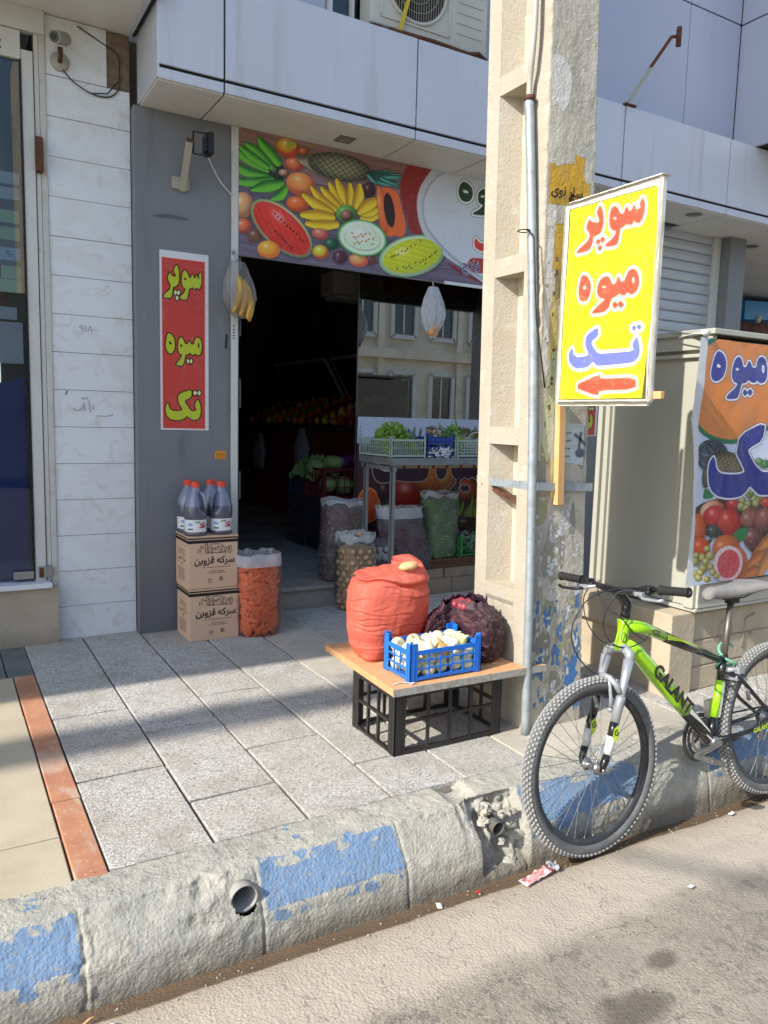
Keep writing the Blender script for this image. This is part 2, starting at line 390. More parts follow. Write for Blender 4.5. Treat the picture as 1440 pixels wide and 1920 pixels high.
# ---- letter and fruit outlines on the printed sheets, in millimetres on each sheet
ART_RED=[('g',[[(110,1088),(124,1059),(127,992),(120,962),(103,946),(85,941),(84,926),(80,897),(73,872),(66,868),(27,869),(24,878),(37,896),(67,924),(72,947),(64,969),(52,990),(57,1010),(65,1033),(75,1015),(94,1006),(107,1011),(104,1025),(92,1046),(99,1066)]],[],(178,190,45),[(9,(70,25,25))]),('g',[[(102,925),(114,908),(102,889),(90,906)],[(123,926),(135,909),(123,889),(111,906)],[(113,890),(125,874),(113,855),(101,871)]],[],(205,215,150),[(9,(70,25,25))]),('g',[[(164,1057),(177,1049),(187,1031),(197,1008),(205,1010),(214,1037),(222,1028),(227,1009),(234,1010),(243,1036),(249,1025),(255,1009),(263,1012),(261,1036),(273,1060),(277,1035),(277,989),(270,959),(261,946),(251,947),(244,956),(237,945),(227,944),(217,956),(210,946),(193,942),(190,918),(178,871),(156,867),(133,871),(134,883),(160,908),(173,939),(160,942),(148,959),(145,987),(147,1020),(154,1046)]],[[(177,1002),(174,996),(167,993),(160,995),(157,1000),(160,1006),(167,1009),(174,1007)]],(178,190,45),[(9,(70,25,25))]),('g',[[(55,639),(73,633),(89,610),(96,578),(94,542),(83,517),(69,506),(53,511),(40,532),(35,560),(41,599),(46,628)]],[[(60,590),(80,572),(66,563),(54,577)]],(178,190,45),[(9,(70,25,25))]),('g',[[(140,619),(153,604),(162,577),(182,575),(193,601),(202,575),(225,576),(234,613),(249,625),(266,619),(277,591),(278,551),(271,518),(256,506),(241,511),(235,521),(226,508),(211,509),(195,522),(185,509),(165,506),(159,468),(148,433),(126,431),(106,433),(106,443),(130,470),(143,496),(147,505),(130,507),(120,526),(118,558),(122,594),(129,612)]],[[(148,565),(145,558),(139,555),(133,558),(130,563),(133,570),(139,573),(145,571)],[(264,573),(262,557),(258,551),(253,557),(251,572),(253,587),(258,594),(262,588)]],(178,190,45),[(9,(70,25,25))]),('g',[[(185,480),(196,463),(185,444),(174,462)],[(206,482),(217,464),(206,446),(195,463)]],[],(205,215,150),[(9,(70,25,25))]),('g',[[(207,275),(206,222),(156,199),(180,161),(195,138),(210,127),(244,134),(229,174),(249,211),(264,182),(272,146),(268,101),(251,77),(225,69),(202,78),(174,99),(158,79),(128,67),(91,66),(58,75),(35,103),(31,146),(41,177),(50,172),(54,147),(73,129),(106,125),(150,133),(116,188),(118,241)]],[],(178,190,45),[(9,(70,25,25))]),('g',[[(232,272),(247,253),(232,234),(217,252)],[(260,272),(275,253),(260,234),(245,252)]],[],(205,215,150),[(9,(70,25,25))])]
ART_YEL=[('g',[[(205,801),(224,775),(232,752),(233,715),(224,689),(201,683),(177,681),(176,661),(170,640),(157,628),(85,627),(79,636),(115,653),(145,666),(157,689),(149,703),(130,723),(135,741),(143,757),(161,742),(193,732),(210,735),(205,749),(187,774),(195,788)]],[],(226,88,66),[(16,(235,225,190)),(4,(190,150,130))]),('g',[[(211,666),(227,651),(213,641),(197,656)],[(237,670),(253,655),(239,645),(224,660)],[(225,639),(241,624),(227,614),(212,629)]],[],(226,88,66),[(16,(235,225,190)),(4,(190,150,130))]),('g',[[(295,779),(312,769),(325,751),(332,738),(352,739),(364,764),(373,753),(382,741),(393,740),(407,763),(416,744),(428,738),(443,742),(434,763),(447,780),(459,755),(461,725),(454,701),(440,686),(424,692),(412,702),(402,688),(386,691),(372,697),(358,688),(337,686),(336,665),(331,636),(320,623),(266,625),(256,634),(285,647),(310,664),(315,681),(294,685),(278,700),(270,726),(272,756),(280,776)]],[[(312,728),(309,724),(301,724),(293,728),(289,733),(292,737),(300,737),(308,734)]],(226,88,66),[(16,(235,225,190)),(4,(190,150,130))]),('g',[[(131,530),(157,522),(181,499),(188,479),(185,451),(175,430),(163,421),(142,421),(119,430),(110,457),(112,489),(121,517)]],[[(161,475),(157,468),(148,466),(138,470),(133,478),(137,485),(146,487),(156,483)]],(226,88,66),[(16,(235,225,190)),(4,(190,150,130))]),('g',[[(275,506),(293,499),(304,482),(314,467),(332,469),(344,498),(356,474),(377,471),(387,492),(401,512),(424,515),(444,501),(457,476),(458,449),(447,427),(428,418),(412,421),(402,430),(389,420),(373,419),(356,430),(340,419),(312,414),(311,401),(298,378),(274,364),(209,364),(202,370),(238,391),(275,409),(278,416),(244,425),(229,449),(233,476),(246,500)]],[[(283,462),(279,458),(269,458),(258,461),(253,466),(257,470),(268,470),(278,467)],[(438,470),(436,460),(430,456),(422,462),(419,473),(421,483),(427,486),(434,481)]],(226,88,66),[(16,(235,225,190)),(4,(190,150,130))]),('g',[[(336,399),(354,383),(338,370),(320,387)],[(366,398),(385,382),(369,370),(350,386)]],[],(226,88,66),[(16,(235,225,190)),(4,(190,150,130))]),('g',[[(245,307),(250,270),(203,246),(230,214),(258,195),(313,195),(458,195),(441,222),(465,253),(481,222),(486,192),(480,168),(458,153),(431,148),(266,144),(244,149),(224,165),(200,145),(160,139),(118,139),(84,154),(64,175),(59,205),(76,229),(86,223),(97,199),(124,188),(161,188),(196,195),(164,238),(170,276)]],[],(112,120,198),[(14,(225,228,225))]),('g',[[(446,299),(462,283),(448,271),(432,286)],[(472,300),(488,285),(474,273),(458,288)]],[],(112,120,198),[(14,(225,228,225))]),('a',),('g',[[(103,63),(271,110),(273,89),(467,91),(471,47),(266,45),(261,22)]],[],(226,88,66),[(16,(235,225,190)),(4,(190,150,130))])]
ART_KIOSK=[('g',[[(-11,1343),(63,909),(119,865),(196,835),(286,819),(377,817),(491,836),(628,882),(765,954),(950,1081),(1112,1396)]],[],(208,128,68),[(26,(28,112,72))]),('e',(205,726),(133,0),(11,-90),(70,80,95),(30,38,55),2),('s',[(76,730,2),(120,724,11),(165,718,11)],(88,98,112),(40,48,62)),('s',[(90,711,3),(134,705,11),(179,699,11)],(88,98,112),(40,48,62)),('s',[(109,695,2),(145,689,11),(181,683,11)],(88,98,112),(40,48,62)),('s',[(118,764,3),(161,747,11),(205,730,11)],(88,98,112),(40,48,62)),('s',[(157,787,2),(189,764,11),(221,741,11)],(88,98,112),(40,48,62)),('s',[(151,687,2),(175,679,11),(200,672,11)],(88,98,112),(40,48,62)),('s',[(97,749,2),(130,741,11),(163,734,11)],(88,98,112),(40,48,62)),('s',[(248,772,2),(235,749,12),(223,726,11)],(88,98,112),(40,48,62)),('s',[(274,749,3),(252,737,11),(229,726,11)],(88,98,112),(40,48,62)),('e',(345,674),(161,-28),(-22,-72),(150,140,110),(52,48,40),3),('e',(165,614),(36,-3),(-1,-58),(110,100,80),(50,46,40),3),('g',[[(160,559),(144,494),(244,498),(215,539)]],[],(38,118,70),[]),('e',(368,382),(311,-13),(14,-113),(60,40,45),(70,45,45),0),('e',(699,327),(207,-10),(24,-179),(60,40,35),(55,35,35),0),('e',(663,680),(47,0),(4,-25),(80,130,70),(50,100,60),0),('e',(608,697),(37,-1),(3,-21),(110,150,100),(60,110,60),0),('e',(241,427),(100,21),(37,-57),(230,190,150),(190,90,60),0),('e',(422,457),(70,-2),(4,-37),(200,50,60),(150,30,40),0),('e',(495,475),(32,-8),(-9,-22),(178,180,110),(110,118,60),0),('e',(555,510),(32,-8),(-10,-22),(178,180,110),(110,118,60),0),('e',(598,480),(32,-8),(-10,-22),(178,180,110),(110,118,60),0),('e',(543,453),(32,-8),(-10,-22),(178,180,110),(110,118,60),0),('e',(651,478),(33,-8),(-10,-22),(178,180,110),(110,118,60),0),('e',(487,443),(31,-8),(-10,-22),(178,180,110),(110,118,60),0),('e',(615,455),(32,-8),(-10,-22),(178,180,110),(110,118,60),0),('e',(534,429),(31,-8),(-10,-22),(178,180,110),(110,118,60),0),('e',(566,530),(31,-8),(-10,-22),(178,180,110),(110,118,60),0),('e',(676,494),(32,-8),(-10,-22),(178,180,110),(110,118,60),0),('e',(721,460),(68,-3),(4,-30),(205,70,50),(170,50,40),0),('e',(269,395),(105,-5),(7,-65),(210,50,45),(150,28,35),0),('e',(396,361),(105,-5),(9,-73),(205,60,45),(160,30,35),0),('e',(121,334),(71,-3),(9,-87),(215,100,50),(180,75,40),0),('e',(585,381),(71,38),(61,-44),(160,95,80),(115,62,55),0),('e',(701,360),(79,-21),(-30,-66),(160,95,80),(110,60,55),0),('e',(615,256),(87,-5),(9,-64),(140,80,75),(90,50,50),0),('e',(612,231),(40,-3),(3,-26),(110,50,60),(90,45,50),0),('e',(254,316),(55,-3),(4,-35),(70,85,75),(35,50,45),0),('g',[[(573,324),(560,279),(519,240),(427,237),(437,286),(477,321)]],[],(38,120,68),[]),('g',[[(260,287),(249,252),(191,238),(194,263)]],[],(45,100,70),[]),('e',(162,229),(78,-5),(7,-60),(225,90,45),(190,70,40),0),('e',(382,220),(111,20),(45,-69),(215,115,55),(180,85,45),0),('e',(491,110),(92,-12),(-1,-104),(225,120,60),(190,90,45),0),('e',(407,124),(126,-35),(-38,-97),(232,205,205),(225,190,195),0),('e',(413,124),(94,-27),(-30,-76),(205,85,90),(185,60,70),4),('s',[(649,153,33),(765,239,39),(842,277,34)],(215,140,70),(165,90,45)),('s',[(597,98,28),(670,143,31),(776,161,28)],(205,125,65),(160,85,45)),('s',[(695,56,34),(761,120,46),(859,156,35)],(215,145,75),(165,95,50)),('s',[(602,55,28),(653,68,28)],(205,120,65),(160,85,45)),('e',(216,222),(28,-2),(3,-18),(205,195,120),(140,125,65),0),('e',(180,176),(36,-2),(3,-24),(205,195,120),(140,125,65),0),('e',(246,180),(36,-2),(2,-24),(205,195,120),(140,125,65),0),('e',(131,188),(30,-2),(2,-20),(205,195,120),(140,125,65),0),('e',(253,119),(35,-3),(2,-23),(205,195,120),(140,125,65),0),('e',(193,116),(37,-3),(3,-25),(205,195,120),(140,125,65),0),('e',(130,93),(30,-3),(2,-21),(205,195,120),(140,125,65),0),('e',(163,66),(33,-3),(2,-22),(205,195,120),(140,125,65),0),('e',(123,157),(36,-3),(3,-24),(205,195,120),(140,125,65),0),('e',(236,52),(31,-3),(3,-21),(205,195,120),(140,125,65),0),('e',(281,85),(31,-3),(3,-21),(205,195,120),(140,125,65),0),('e',(177,93),(31,-3),(3,-20),(205,195,120),(140,125,65),0),('e',(213,150),(33,-2),(2,-22),(205,195,120),(140,125,65),0),('e',(315,62),(25,-2),(1,-17),(205,195,120),(140,125,65),0),('g',[[(186,1282),(220,1273),(247,1251),(260,1217),(256,1181),(241,1149),(216,1129),(184,1120),(156,1128),(140,1148),(139,1179),(150,1221),(162,1256)]],[[(189,1216),(218,1200),(205,1193),(180,1198)]],(62,66,140),[(13,(45,50,80)),(9,(222,222,228))]),('g',[[(358,1263),(381,1255),(396,1231),(404,1209),(430,1210),(448,1245),(467,1239),(482,1211),(517,1210),(524,1246),(544,1271),(574,1274),(603,1258),(621,1215),(621,1168),(604,1138),(570,1127),(546,1131),(532,1143),(517,1128),(487,1127),(459,1142),(436,1123),(401,1121),(395,1103),(385,1067),(369,1036),(283,1031),(273,1045),(301,1067),(347,1097),(362,1119),(327,1125),(310,1149),(307,1177),(314,1209),(329,1245)]],[[(367,1194),(364,1190),(354,1187),(344,1189),(339,1193),(343,1198),(353,1200),(363,1199)],[(596,1209),(594,1192),(586,1184),(576,1191),(570,1207),(571,1224),(580,1231),(590,1225)]],(62,66,140),[(13,(45,50,80)),(9,(222,222,228))]),('g',[[(432,1095),(462,1073),(438,1050),(409,1071)],[(476,1097),(506,1076),(482,1052),(452,1074)]],[],(62,66,140),[(13,(45,50,80)),(9,(222,222,228))]),('g',[[(635,918),(625,813),(505,764),(517,741),(584,672),(642,637),(711,636),(887,639),(908,498),(729,503),(635,505),(592,531),(550,559),(521,523),(467,498),(367,493),(280,506),(222,534),(190,578),(179,644),(190,698),(218,726),(233,710),(246,664),(276,637),(337,627),(438,626),(493,637),(488,652),(404,741),(404,749),(420,844)]],[],(44,52,135),[(13,(45,50,80)),(9,(222,222,228))])]
ART_TOP=[('e',(273,580),(64,11),(0,-71),(35,55,35),(25,40,30),0),('e',(29,330),(79,12),(0,-86),(214,160,110),(150,100,75),0),('e',(33,194),(62,9),(0,-50),(214,110,75),(150,65,50),0),('e',(120,139),(60,8),(0,-45),(120,80,65),(95,62,55),0),('s',[(140,786,9),(193,731,39),(279,658,31)],(96,170,52),(30,100,36)),('s',[(51,732,11),(124,699,33),(226,622,27)],(96,170,52),(30,100,36)),('s',[(-13,673,29),(76,633,34),(201,590,18)],(96,170,52),(30,100,36)),('s',[(-13,574,30),(76,549,32),(209,549,17)],(96,170,52),(30,100,36)),('s',[(-13,480,23),(97,492,28),(237,535,18)],(96,170,52),(30,100,36)),('s',[(94,441,11),(202,481,38),(309,515,25)],(96,170,52),(30,100,36)),('s',[(239,404,10),(303,437,31),(346,496,21)],(96,170,52),(30,100,36)),('s',[(14,703,13),(89,661,27),(201,612,20)],(96,170,52),(30,100,36)),('e',(474,761),(41,8),(1,-27),(190,100,45),(120,60,40),0),('e',(353,764),(79,-17),(-27,-59),(205,170,50),(175,60,35),0),('e',(386,789),(33,-7),(-12,-25),(140,160,45),(190,165,50),0),('e',(402,660),(66,-9),(-17,-46),(220,120,80),(160,60,50),0),('e',(326,592),(38,1),(-4,-25),(185,150,125),(110,70,55),0),('e',(455,537),(106,-17),(-29,-78),(232,150,80),(175,85,45),0),('e',(435,399),(88,0),(-10,-54),(226,112,52),(165,68,32),0),('e',(998,597),(57,9),(1,-41),(95,40,50),(60,28,40),0),('s',[(460,697,22),(512,700,39),(572,697,64)],(150,145,120),(90,80,65)),('e',(764,709),(250,-1),(-21,-95),(150,150,120),(48,52,42),3),('s',[(1009,703,13),(1060,722,11),(1111,741,3)],(90,160,150),(30,80,75)),('s',[(1009,697,13),(1083,726,12),(1158,756,3)],(90,160,150),(30,80,75)),('s',[(1017,692,13),(1115,722,12),(1215,752,3)],(90,160,150),(30,80,75)),('s',[(1017,685,13),(1143,717,12),(1272,749,3)],(90,160,150),(30,80,75)),('s',[(1017,679,13),(1148,698,12),(1281,717,4)],(90,160,150),(30,80,75)),('s',[(1018,672,13),(1145,677,11),(1274,682,3)],(90,160,150),(30,80,75)),('s',[(1018,665,13),(1137,656,12),(1259,646,3)],(90,160,150),(30,80,75)),('s',[(1026,660,13),(1121,657,12),(1218,653,3)],(90,160,150),(30,80,75)),('s',[(1001,689,13),(1037,666,12),(1074,642,3)],(90,160,150),(30,80,75)),('s',[(1112,701,13),(1196,716,12),(1281,730,3)],(90,160,150),(30,80,75)),('s',[(1112,688,13),(1189,675,12),(1267,661,3)],(90,160,150),(30,80,75)),('e',(1008,588),(53,9),(2,-56),(75,40,45),(45,25,35),0),('s',[(685,578,15),(729,519,34),(785,454,23)],(216,186,42),(170,120,22)),('s',[(743,608,17),(783,541,38),(825,467,25)],(216,186,42),(170,120,22)),('s',[(845,595,18),(851,525,34),(848,463,24)],(216,186,42),(170,120,22)),('s',[(925,602,20),(923,530,42),(897,457,25)],(216,186,42),(170,120,22)),('s',[(625,535,16),(691,479,34),(762,437,21)],(216,186,42),(170,120,22)),('s',[(541,528,14),(622,455,35),(731,412,21)],(216,186,42),(170,120,22)),('s',[(482,466,17),(577,421,37),(701,387,22)],(216,186,42),(170,120,22)),('s',[(473,333,19),(586,346,39),(709,351,25)],(216,186,42),(170,120,22)),('s',[(511,279,17),(625,282,34),(741,305,25)],(216,186,42),(170,120,22)),('s',[(1086,420,22),(1020,393,30),(955,384,18)],(216,186,42),(170,120,22)),('s',[(1093,467,23),(1011,434,36),(938,416,20)],(216,186,42),(170,120,22)),('s',[(1082,528,23),(1001,480,42),(930,421,21)],(216,186,42),(170,120,22)),('e',(822,391),(84,13),(2,-64),(110,170,70),(60,110,45),0),('e',(826,382),(53,8),(1,-38),(150,110,90),(80,50,40),0),('g',[[(1064,574),(1098,613),(1154,634),(1227,627),(1265,593),(1288,529),(1306,471),(1333,413),(1337,346),(1320,299),(1279,290),(1246,299),(1205,280),(1165,281),(1127,316),(1093,379),(1099,446),(1093,512)]],[],(214,98,48),[]),('e',(1118,476),(32,9),(32,-155),(222,120,60),(214,98,48),0),('e',(1187,473),(45,12),(26,-123),(40,30,28),(50,36,32),4),('e',(320,215),(214,-145),(-95,-107),(226,205,180),(120,150,90),5),('e',(320,215),(200,-135),(-83,-94),(206,58,44),(190,50,40),0),('e',(265,308),(5,-2),(-5,-9),(40,12,12),(40,12,12),0),('e',(269,192),(6,-2),(-4,-8),(40,12,12),(40,12,12),0),('e',(288,292),(5,-2),(-5,-9),(40,12,12),(40,12,12),0),('e',(287,178),(5,-2),(-5,-8),(40,12,12),(40,12,12),0),('e',(311,276),(6,-2),(-5,-9),(40,12,12),(40,12,12),0),('e',(304,164),(6,-2),(-4,-8),(40,12,12),(40,12,12),0),('e',(335,260),(5,-2),(-5,-9),(40,12,12),(40,12,12),0),('e',(322,150),(6,-2),(-5,-8),(40,12,12),(40,12,12),0),('e',(358,243),(6,-2),(-5,-8),(40,12,12),(40,12,12),0),('e',(340,136),(5,-2),(-5,-8),(40,12,12),(40,12,12),0),('e',(382,227),(6,-2),(-5,-9),(40,12,12),(40,12,12),0),('e',(357,122),(6,-2),(-4,-8),(40,12,12),(40,12,12),0),('e',(406,211),(5,-2),(-5,-9),(40,12,12),(40,12,12),0),('e',(375,108),(6,-3),(-5,-8),(40,12,12),(40,12,12),0),('e',(430,194),(5,-2),(-6,-8),(40,12,12),(40,12,12),0),('e',(393,94),(6,-3),(-5,-9),(40,12,12),(40,12,12),0),('e',(460,162),(5,2),(6,-13),(60,20,20),(60,20,20),0),('e',(487,149),(4,2),(6,-13),(60,20,20),(60,20,20),0),('e',(211,242),(6,1),(0,-7),(60,20,20),(60,20,20),0),('e',(220,61),(84,-2),(-11,-60),(224,165,45),(205,110,40),0),('e',(615,220),(67,-1),(-7,-40),(205,120,100),(150,65,55),0),('e',(705,161),(59,8),(1,-42),(40,95,65),(25,60,45),0),('e',(621,93),(66,-2),(-9,-51),(205,195,60),(165,75,45),0),('e',(778,78),(60,7),(1,-48),(95,45,62),(60,32,48),0),('e',(1037,89),(49,6),(1,-39),(110,65,62),(90,55,55),0),('e',(934,77),(80,-3),(-9,-51),(225,165,95),(190,90,65),0),('e',(963,240),(205,-16),(-33,-129),(205,226,196),(72,150,72),5),('e',(963,240),(144,-11),(-21,-82),(214,222,204),(196,222,190),0),('e',(873,262),(13,-2),(-2,-6),(190,165,100),(150,110,60),0),('e',(904,230),(11,-5),(-4,-6),(190,165,100),(150,110,60),0),('e',(935,197),(9,-7),(-6,-5),(190,165,100),(150,110,60),0),('e',(963,255),(8,-10),(-6,-5),(190,165,100),(150,110,60),0),('e',(994,222),(5,-11),(-7,-3),(190,165,100),(150,110,60),0),('e',(1023,279),(2,-11),(-7,-1),(190,165,100),(150,110,60),0),('e',(1055,247),(-2,-12),(-8,0),(190,165,100),(150,110,60),0),('e',(898,189),(-4,-11),(-7,1),(190,165,100),(150,110,60),0),('e',(927,246),(-8,-11),(-6,3),(190,165,100),(150,110,60),0),('e',(958,214),(-10,-10),(-5,3),(190,165,100),(150,110,60),0),('e',(987,271),(-12,-8),(-4,5),(190,165,100),(150,110,60),0),('e',(1018,238),(-13,-5),(-3,6),(190,165,100),(150,110,60),0),('e',(1049,205),(-14,-2),(0,7),(190,165,100),(150,110,60),0),('e',(891,238),(-14,0),(1,6),(190,165,100),(150,110,60),0),('e',(921,205),(-12,3),(3,6),(190,165,100),(150,110,60),0),('e',(950,262),(-11,6),(4,6),(190,165,100),(150,110,60),0),('e',(1405,165),(292,92),(46,-141),(205,222,190),(130,175,120),5),('e',(1405,165),(260,82),(38,-117),(196,200,38),(178,190,40),0),('e',(1218,135),(6,-2),(-3,-9),(120,45,40),(60,25,25),0),('e',(1234,143),(7,-1),(-3,-8),(120,45,40),(60,25,25),0),('e',(1251,149),(6,-1),(-3,-8),(120,45,40),(60,25,25),0),('e',(1274,159),(6,-1),(-4,-9),(120,45,40),(60,25,25),0),('e',(1308,187),(6,-1),(-4,-8),(120,45,40),(60,25,25),0),('e',(1337,194),(6,-1),(-4,-8),(120,45,40),(60,25,25),0),('e',(1357,211),(6,-2),(-3,-9),(120,45,40),(60,25,25),0),('e',(1390,235),(6,-1),(-3,-8),(120,45,40),(60,25,25),0),('e',(1423,250),(6,-1),(-3,-8),(120,45,40),(60,25,25),0),('e',(1473,285),(6,-1),(-3,-9),(120,45,40),(60,25,25),0),('e',(1270,55),(7,-1),(-3,-8),(120,45,40),(60,25,25),0),('e',(1328,72),(6,-1),(-3,-8),(120,45,40),(60,25,25),0),('e',(1353,68),(7,-1),(-3,-8),(120,45,40),(60,25,25),0),('e',(1374,88),(6,-1),(-3,-8),(120,45,40),(60,25,25),0),('e',(1395,76),(7,-1),(-3,-8),(120,45,40),(60,25,25),0),('e',(1436,120),(7,-1),(-3,-9),(120,45,40),(60,25,25),0),('e',(1477,127),(7,-1),(-3,-9),(120,45,40),(60,25,25),0),('e',(1504,145),(6,-1),(-3,-8),(120,45,40),(60,25,25),0),('e',(1529,156),(7,-2),(-3,-9),(120,45,40),(60,25,25),0),('e',(1524,120),(6,-1),(-3,-9),(120,45,40),(60,25,25),0),('e',(1563,177),(7,-1),(-3,-8),(120,45,40),(60,25,25),0),('e',(1580,190),(7,-1),(-3,-8),(120,45,40),(60,25,25),0),('e',(1610,215),(7,-1),(-3,-9),(120,45,40),(60,25,25),0),('e',(1623,227),(6,-1),(-4,-8),(120,45,40),(60,25,25),0),('g',[[(1343,836),(1605,855),(1514,777),(1458,693),(1431,606),(1430,524),(1450,437),(1497,340),(1408,328),(1368,364),(1341,428),(1305,505),(1277,595),(1278,696),(1304,768)]],[],(132,38,32),[]),('g',[[(1571,849),(3855,1043),(3960,-64),(2127,21),(1906,122),(1685,203),(1692,246),(1540,318),(1487,353),(1450,437),(1430,524),(1431,606),(1458,693),(1514,777)]],[],(176,182,186),[]),('g',[[(1693,846),(3857,1027),(3960,-64),(2233,10),(2135,45),(1906,129),(1711,228),(1602,312),(1530,372),(1488,457),(1476,545),(1486,629),(1533,719),(1599,792)]],[],(150,156,168),[]),('g',[[(1720,844),(3858,1019),(3960,-64),(2243,19),(2139,60),(1923,146),(1719,250),(1609,334),(1537,394),(1502,466),(1493,547),(1503,625),(1551,715),(1617,788)]],[],(186,190,198),[]),('g',[[(1691,175),(2136,22),(2098,22),(1816,97)]],[],(120,40,35),[]),('g',[[(1860,798),(1911,789),(1954,754),(1961,705),(1940,663),(1899,642),(1854,645),(1821,676),(1814,724),(1830,769)]],[[(1857,732),(1904,733),(1919,714),(1869,710)]],(38,62,44),[(20,(110,116,120)),(14,(222,226,222))]),('g',[[(2059,775),(2097,763),(2118,723),(2194,732),(2197,670),(2108,642),(2097,590),(2079,565),(1968,556),(1963,570),(2030,609),(2066,646),(2023,651),(2008,684),(2010,735)]],[[(2076,715),(2071,708),(2056,703),(2042,703),(2035,709),(2041,716),(2055,721),(2070,721)]],(38,62,44),[(20,(110,116,120)),(14,(222,226,222))]),('g',[[(2009,385),(2024,362),(2062,345),(2214,354),(2218,295),(2094,283),(2028,289),(1994,314),(1987,357)]],[],(200,55,45),[(20,(110,116,120)),(14,(222,226,222))]),('g',[[(1948,207),(1984,224),(2279,240),(2286,110),(1990,110),(1943,126),(1927,168)]],[],(160,58,52),[])]
ART_WIN=[('e',(577,517),(259,-7),(7,-192),(165,45,30),(110,30,25),0),('e',(817,721),(267,-4),(9,-220),(200,110,35),(130,62,25),0),('e',(126,450),(115,-4),(4,-154),(205,92,38),(225,150,90),5),('e',(126,442),(97,-4),(3,-134),(196,78,36),(206,90,40),4),('e',(289,566),(84,-2),(2,-89),(70,30,45),(40,20,30),0),('e',(918,737),(113,-2),(7,-170),(205,150,60),(150,90,40),0),('e',(1176,560),(118,-3),(5,-95),(190,80,40),(130,50,30),0),('e',(1334,407),(77,-3),(4,-80),(190,110,60),(130,70,40),0),('s',[(1090,355,39),(1120,406,25),(1128,449,6)],(130,150,60),(60,80,30)),('s',[(1176,343,39),(1195,386,26),(1220,420,6)],(130,150,60),(60,80,30)),('s',[(1240,340,49),(1247,419,26),(1243,506,6)],(130,150,60),(60,80,30)),('s',[(1306,320,40),(1282,374,26),(1269,409,6)],(130,150,60),(60,80,30)),('e',(1202,237),(185,-9),(3,-62),(70,40,28),(50,30,24),0),('g',[[(145,906),(159,730),(193,666),(249,640),(324,647),(379,674),(428,653),(670,648),(719,672),(742,722),(735,906)]],[],(52,30,52),[(10,(170,150,140))]),('g',[[(805,905),(817,738),(839,679),(876,657),(915,677),(939,736),(936,905)]],[],(52,30,52),[(10,(170,150,140))]),('g',[[(987,812),(985,736),(1013,676),(1056,658),(1037,607),(997,573),(978,548),(1052,508),(1080,580),(1092,657),(1118,661),(1149,682),(1182,655),(1229,685),(1278,654),(1320,679),(1332,766),(1320,905),(983,905)]],[[(1048,773),(1044,764),(1032,760),(1020,764),(1015,774),(1020,783),(1031,787),(1043,783)]],(52,30,52),[(10,(170,150,140))]),('g',[[(1131,613),(1167,571),(1135,530),(1099,573)],[(1171,612),(1208,570),(1175,529),(1140,572)]],[],(52,30,52),[(10,(170,150,140))])]
# ================================================================ materials
M = {}
M['tile'] = mat('washed gravel tile', (186, 184, 178), .85, layers=[('c', 125, .0, .4, (224, 221, 212), .85), ('c', 125, .55, .72, (164, 161, 154), .85), ('c', 125, .92, .94, (188, 158, 140), .8), ('c', 125, .97, .98, (122, 118, 112), .85),
    ('e', 125, .07, .0, (142, 138, 129), .8), ('n', 1.6, .4, .7, (168, 160, 144), .6), ('n', 5, .5, .72, (140, 132, 118), .5), ('n', 22, .62, .75, (120, 114, 102), .35)], bump=[('e', 125, .0018), ('n', 200, .0006)])
M['grout'] = mat('grout', (104, 98, 88), .95, layers=[('n', 8, .5, .75, (124, 114, 98))], bump=[('n', 60, .004)])
M['concrete'] = mat('worn concrete paving', (168, 160, 145), .9, layers=[('n', 2.2, .4, .7, (196, 188, 172), .8), ('n', 9, .55, .75, (122, 116, 106), .6), ('n', 60, .5, .8, (205, 198, 182), .35), ('v', 3.1, .06, .0, (110, 105, 96), .5, (1, 3, 1))], bump=[('n', 40, .003), ('n', 160, .0012)])
M['beige'] = mat('beige stone slab', (186, 174, 150), .6, layers=[('n', 3, .4, .7, (168, 156, 132), .8), ('n', 14, .6, .8, (168, 152, 126), .5), ('n', 90, .62, .75, (150, 135, 112), .4)], bump=[('n', 50, .001)])
M['darkslab'] = mat('dark stone slab', (112, 114, 112), .6, layers=[('n', 5, .4, .7, (92, 95, 94)), ('n', 50, .6, .8, (138, 136, 130), .4)], bump=[('n', 60, .001)])
M['orange'] = mat('terracotta stone strip', (184, 132, 100), .6, layers=[('n', 6, .42, .6, (170, 118, 90), .9), ('n', 9, .50, .6, (182, 158, 138), .75, (1, .4, 1), 1.0), ('n', 4, .6, .7, (140, 128, 112), .6), ('n', 45, .62, .68, (214, 196, 172), .7)], bump=[('n', 60, .001)])
M['kerb'] = mat('old kerb concrete', (156, 155, 147), .92, layers=[('n', 4, .35, .65, (184, 179, 162), .8), ('n', 22, .5, .75, (132, 128, 116), .7), ('v', 70, .1, .0, (92, 88, 80), .8), ('n', 3, .58, .7, (122, 116, 102), .6), ('n', 60, .62, .72, (96, 92, 84), .5),
    ('R', 11, .46, .54, (96, 132, 170), .82, None, 2.3), ('k', 9, .012, .0, (120, 116, 104), .5), ('n', 50, .56, .62, (150, 148, 138), .45), ('G', 10, .3, .8, (104, 94, 76), .75, None, .6)], bump=[('n', 34, .006), ('n', 130, .003), ('v', 80, .002)])
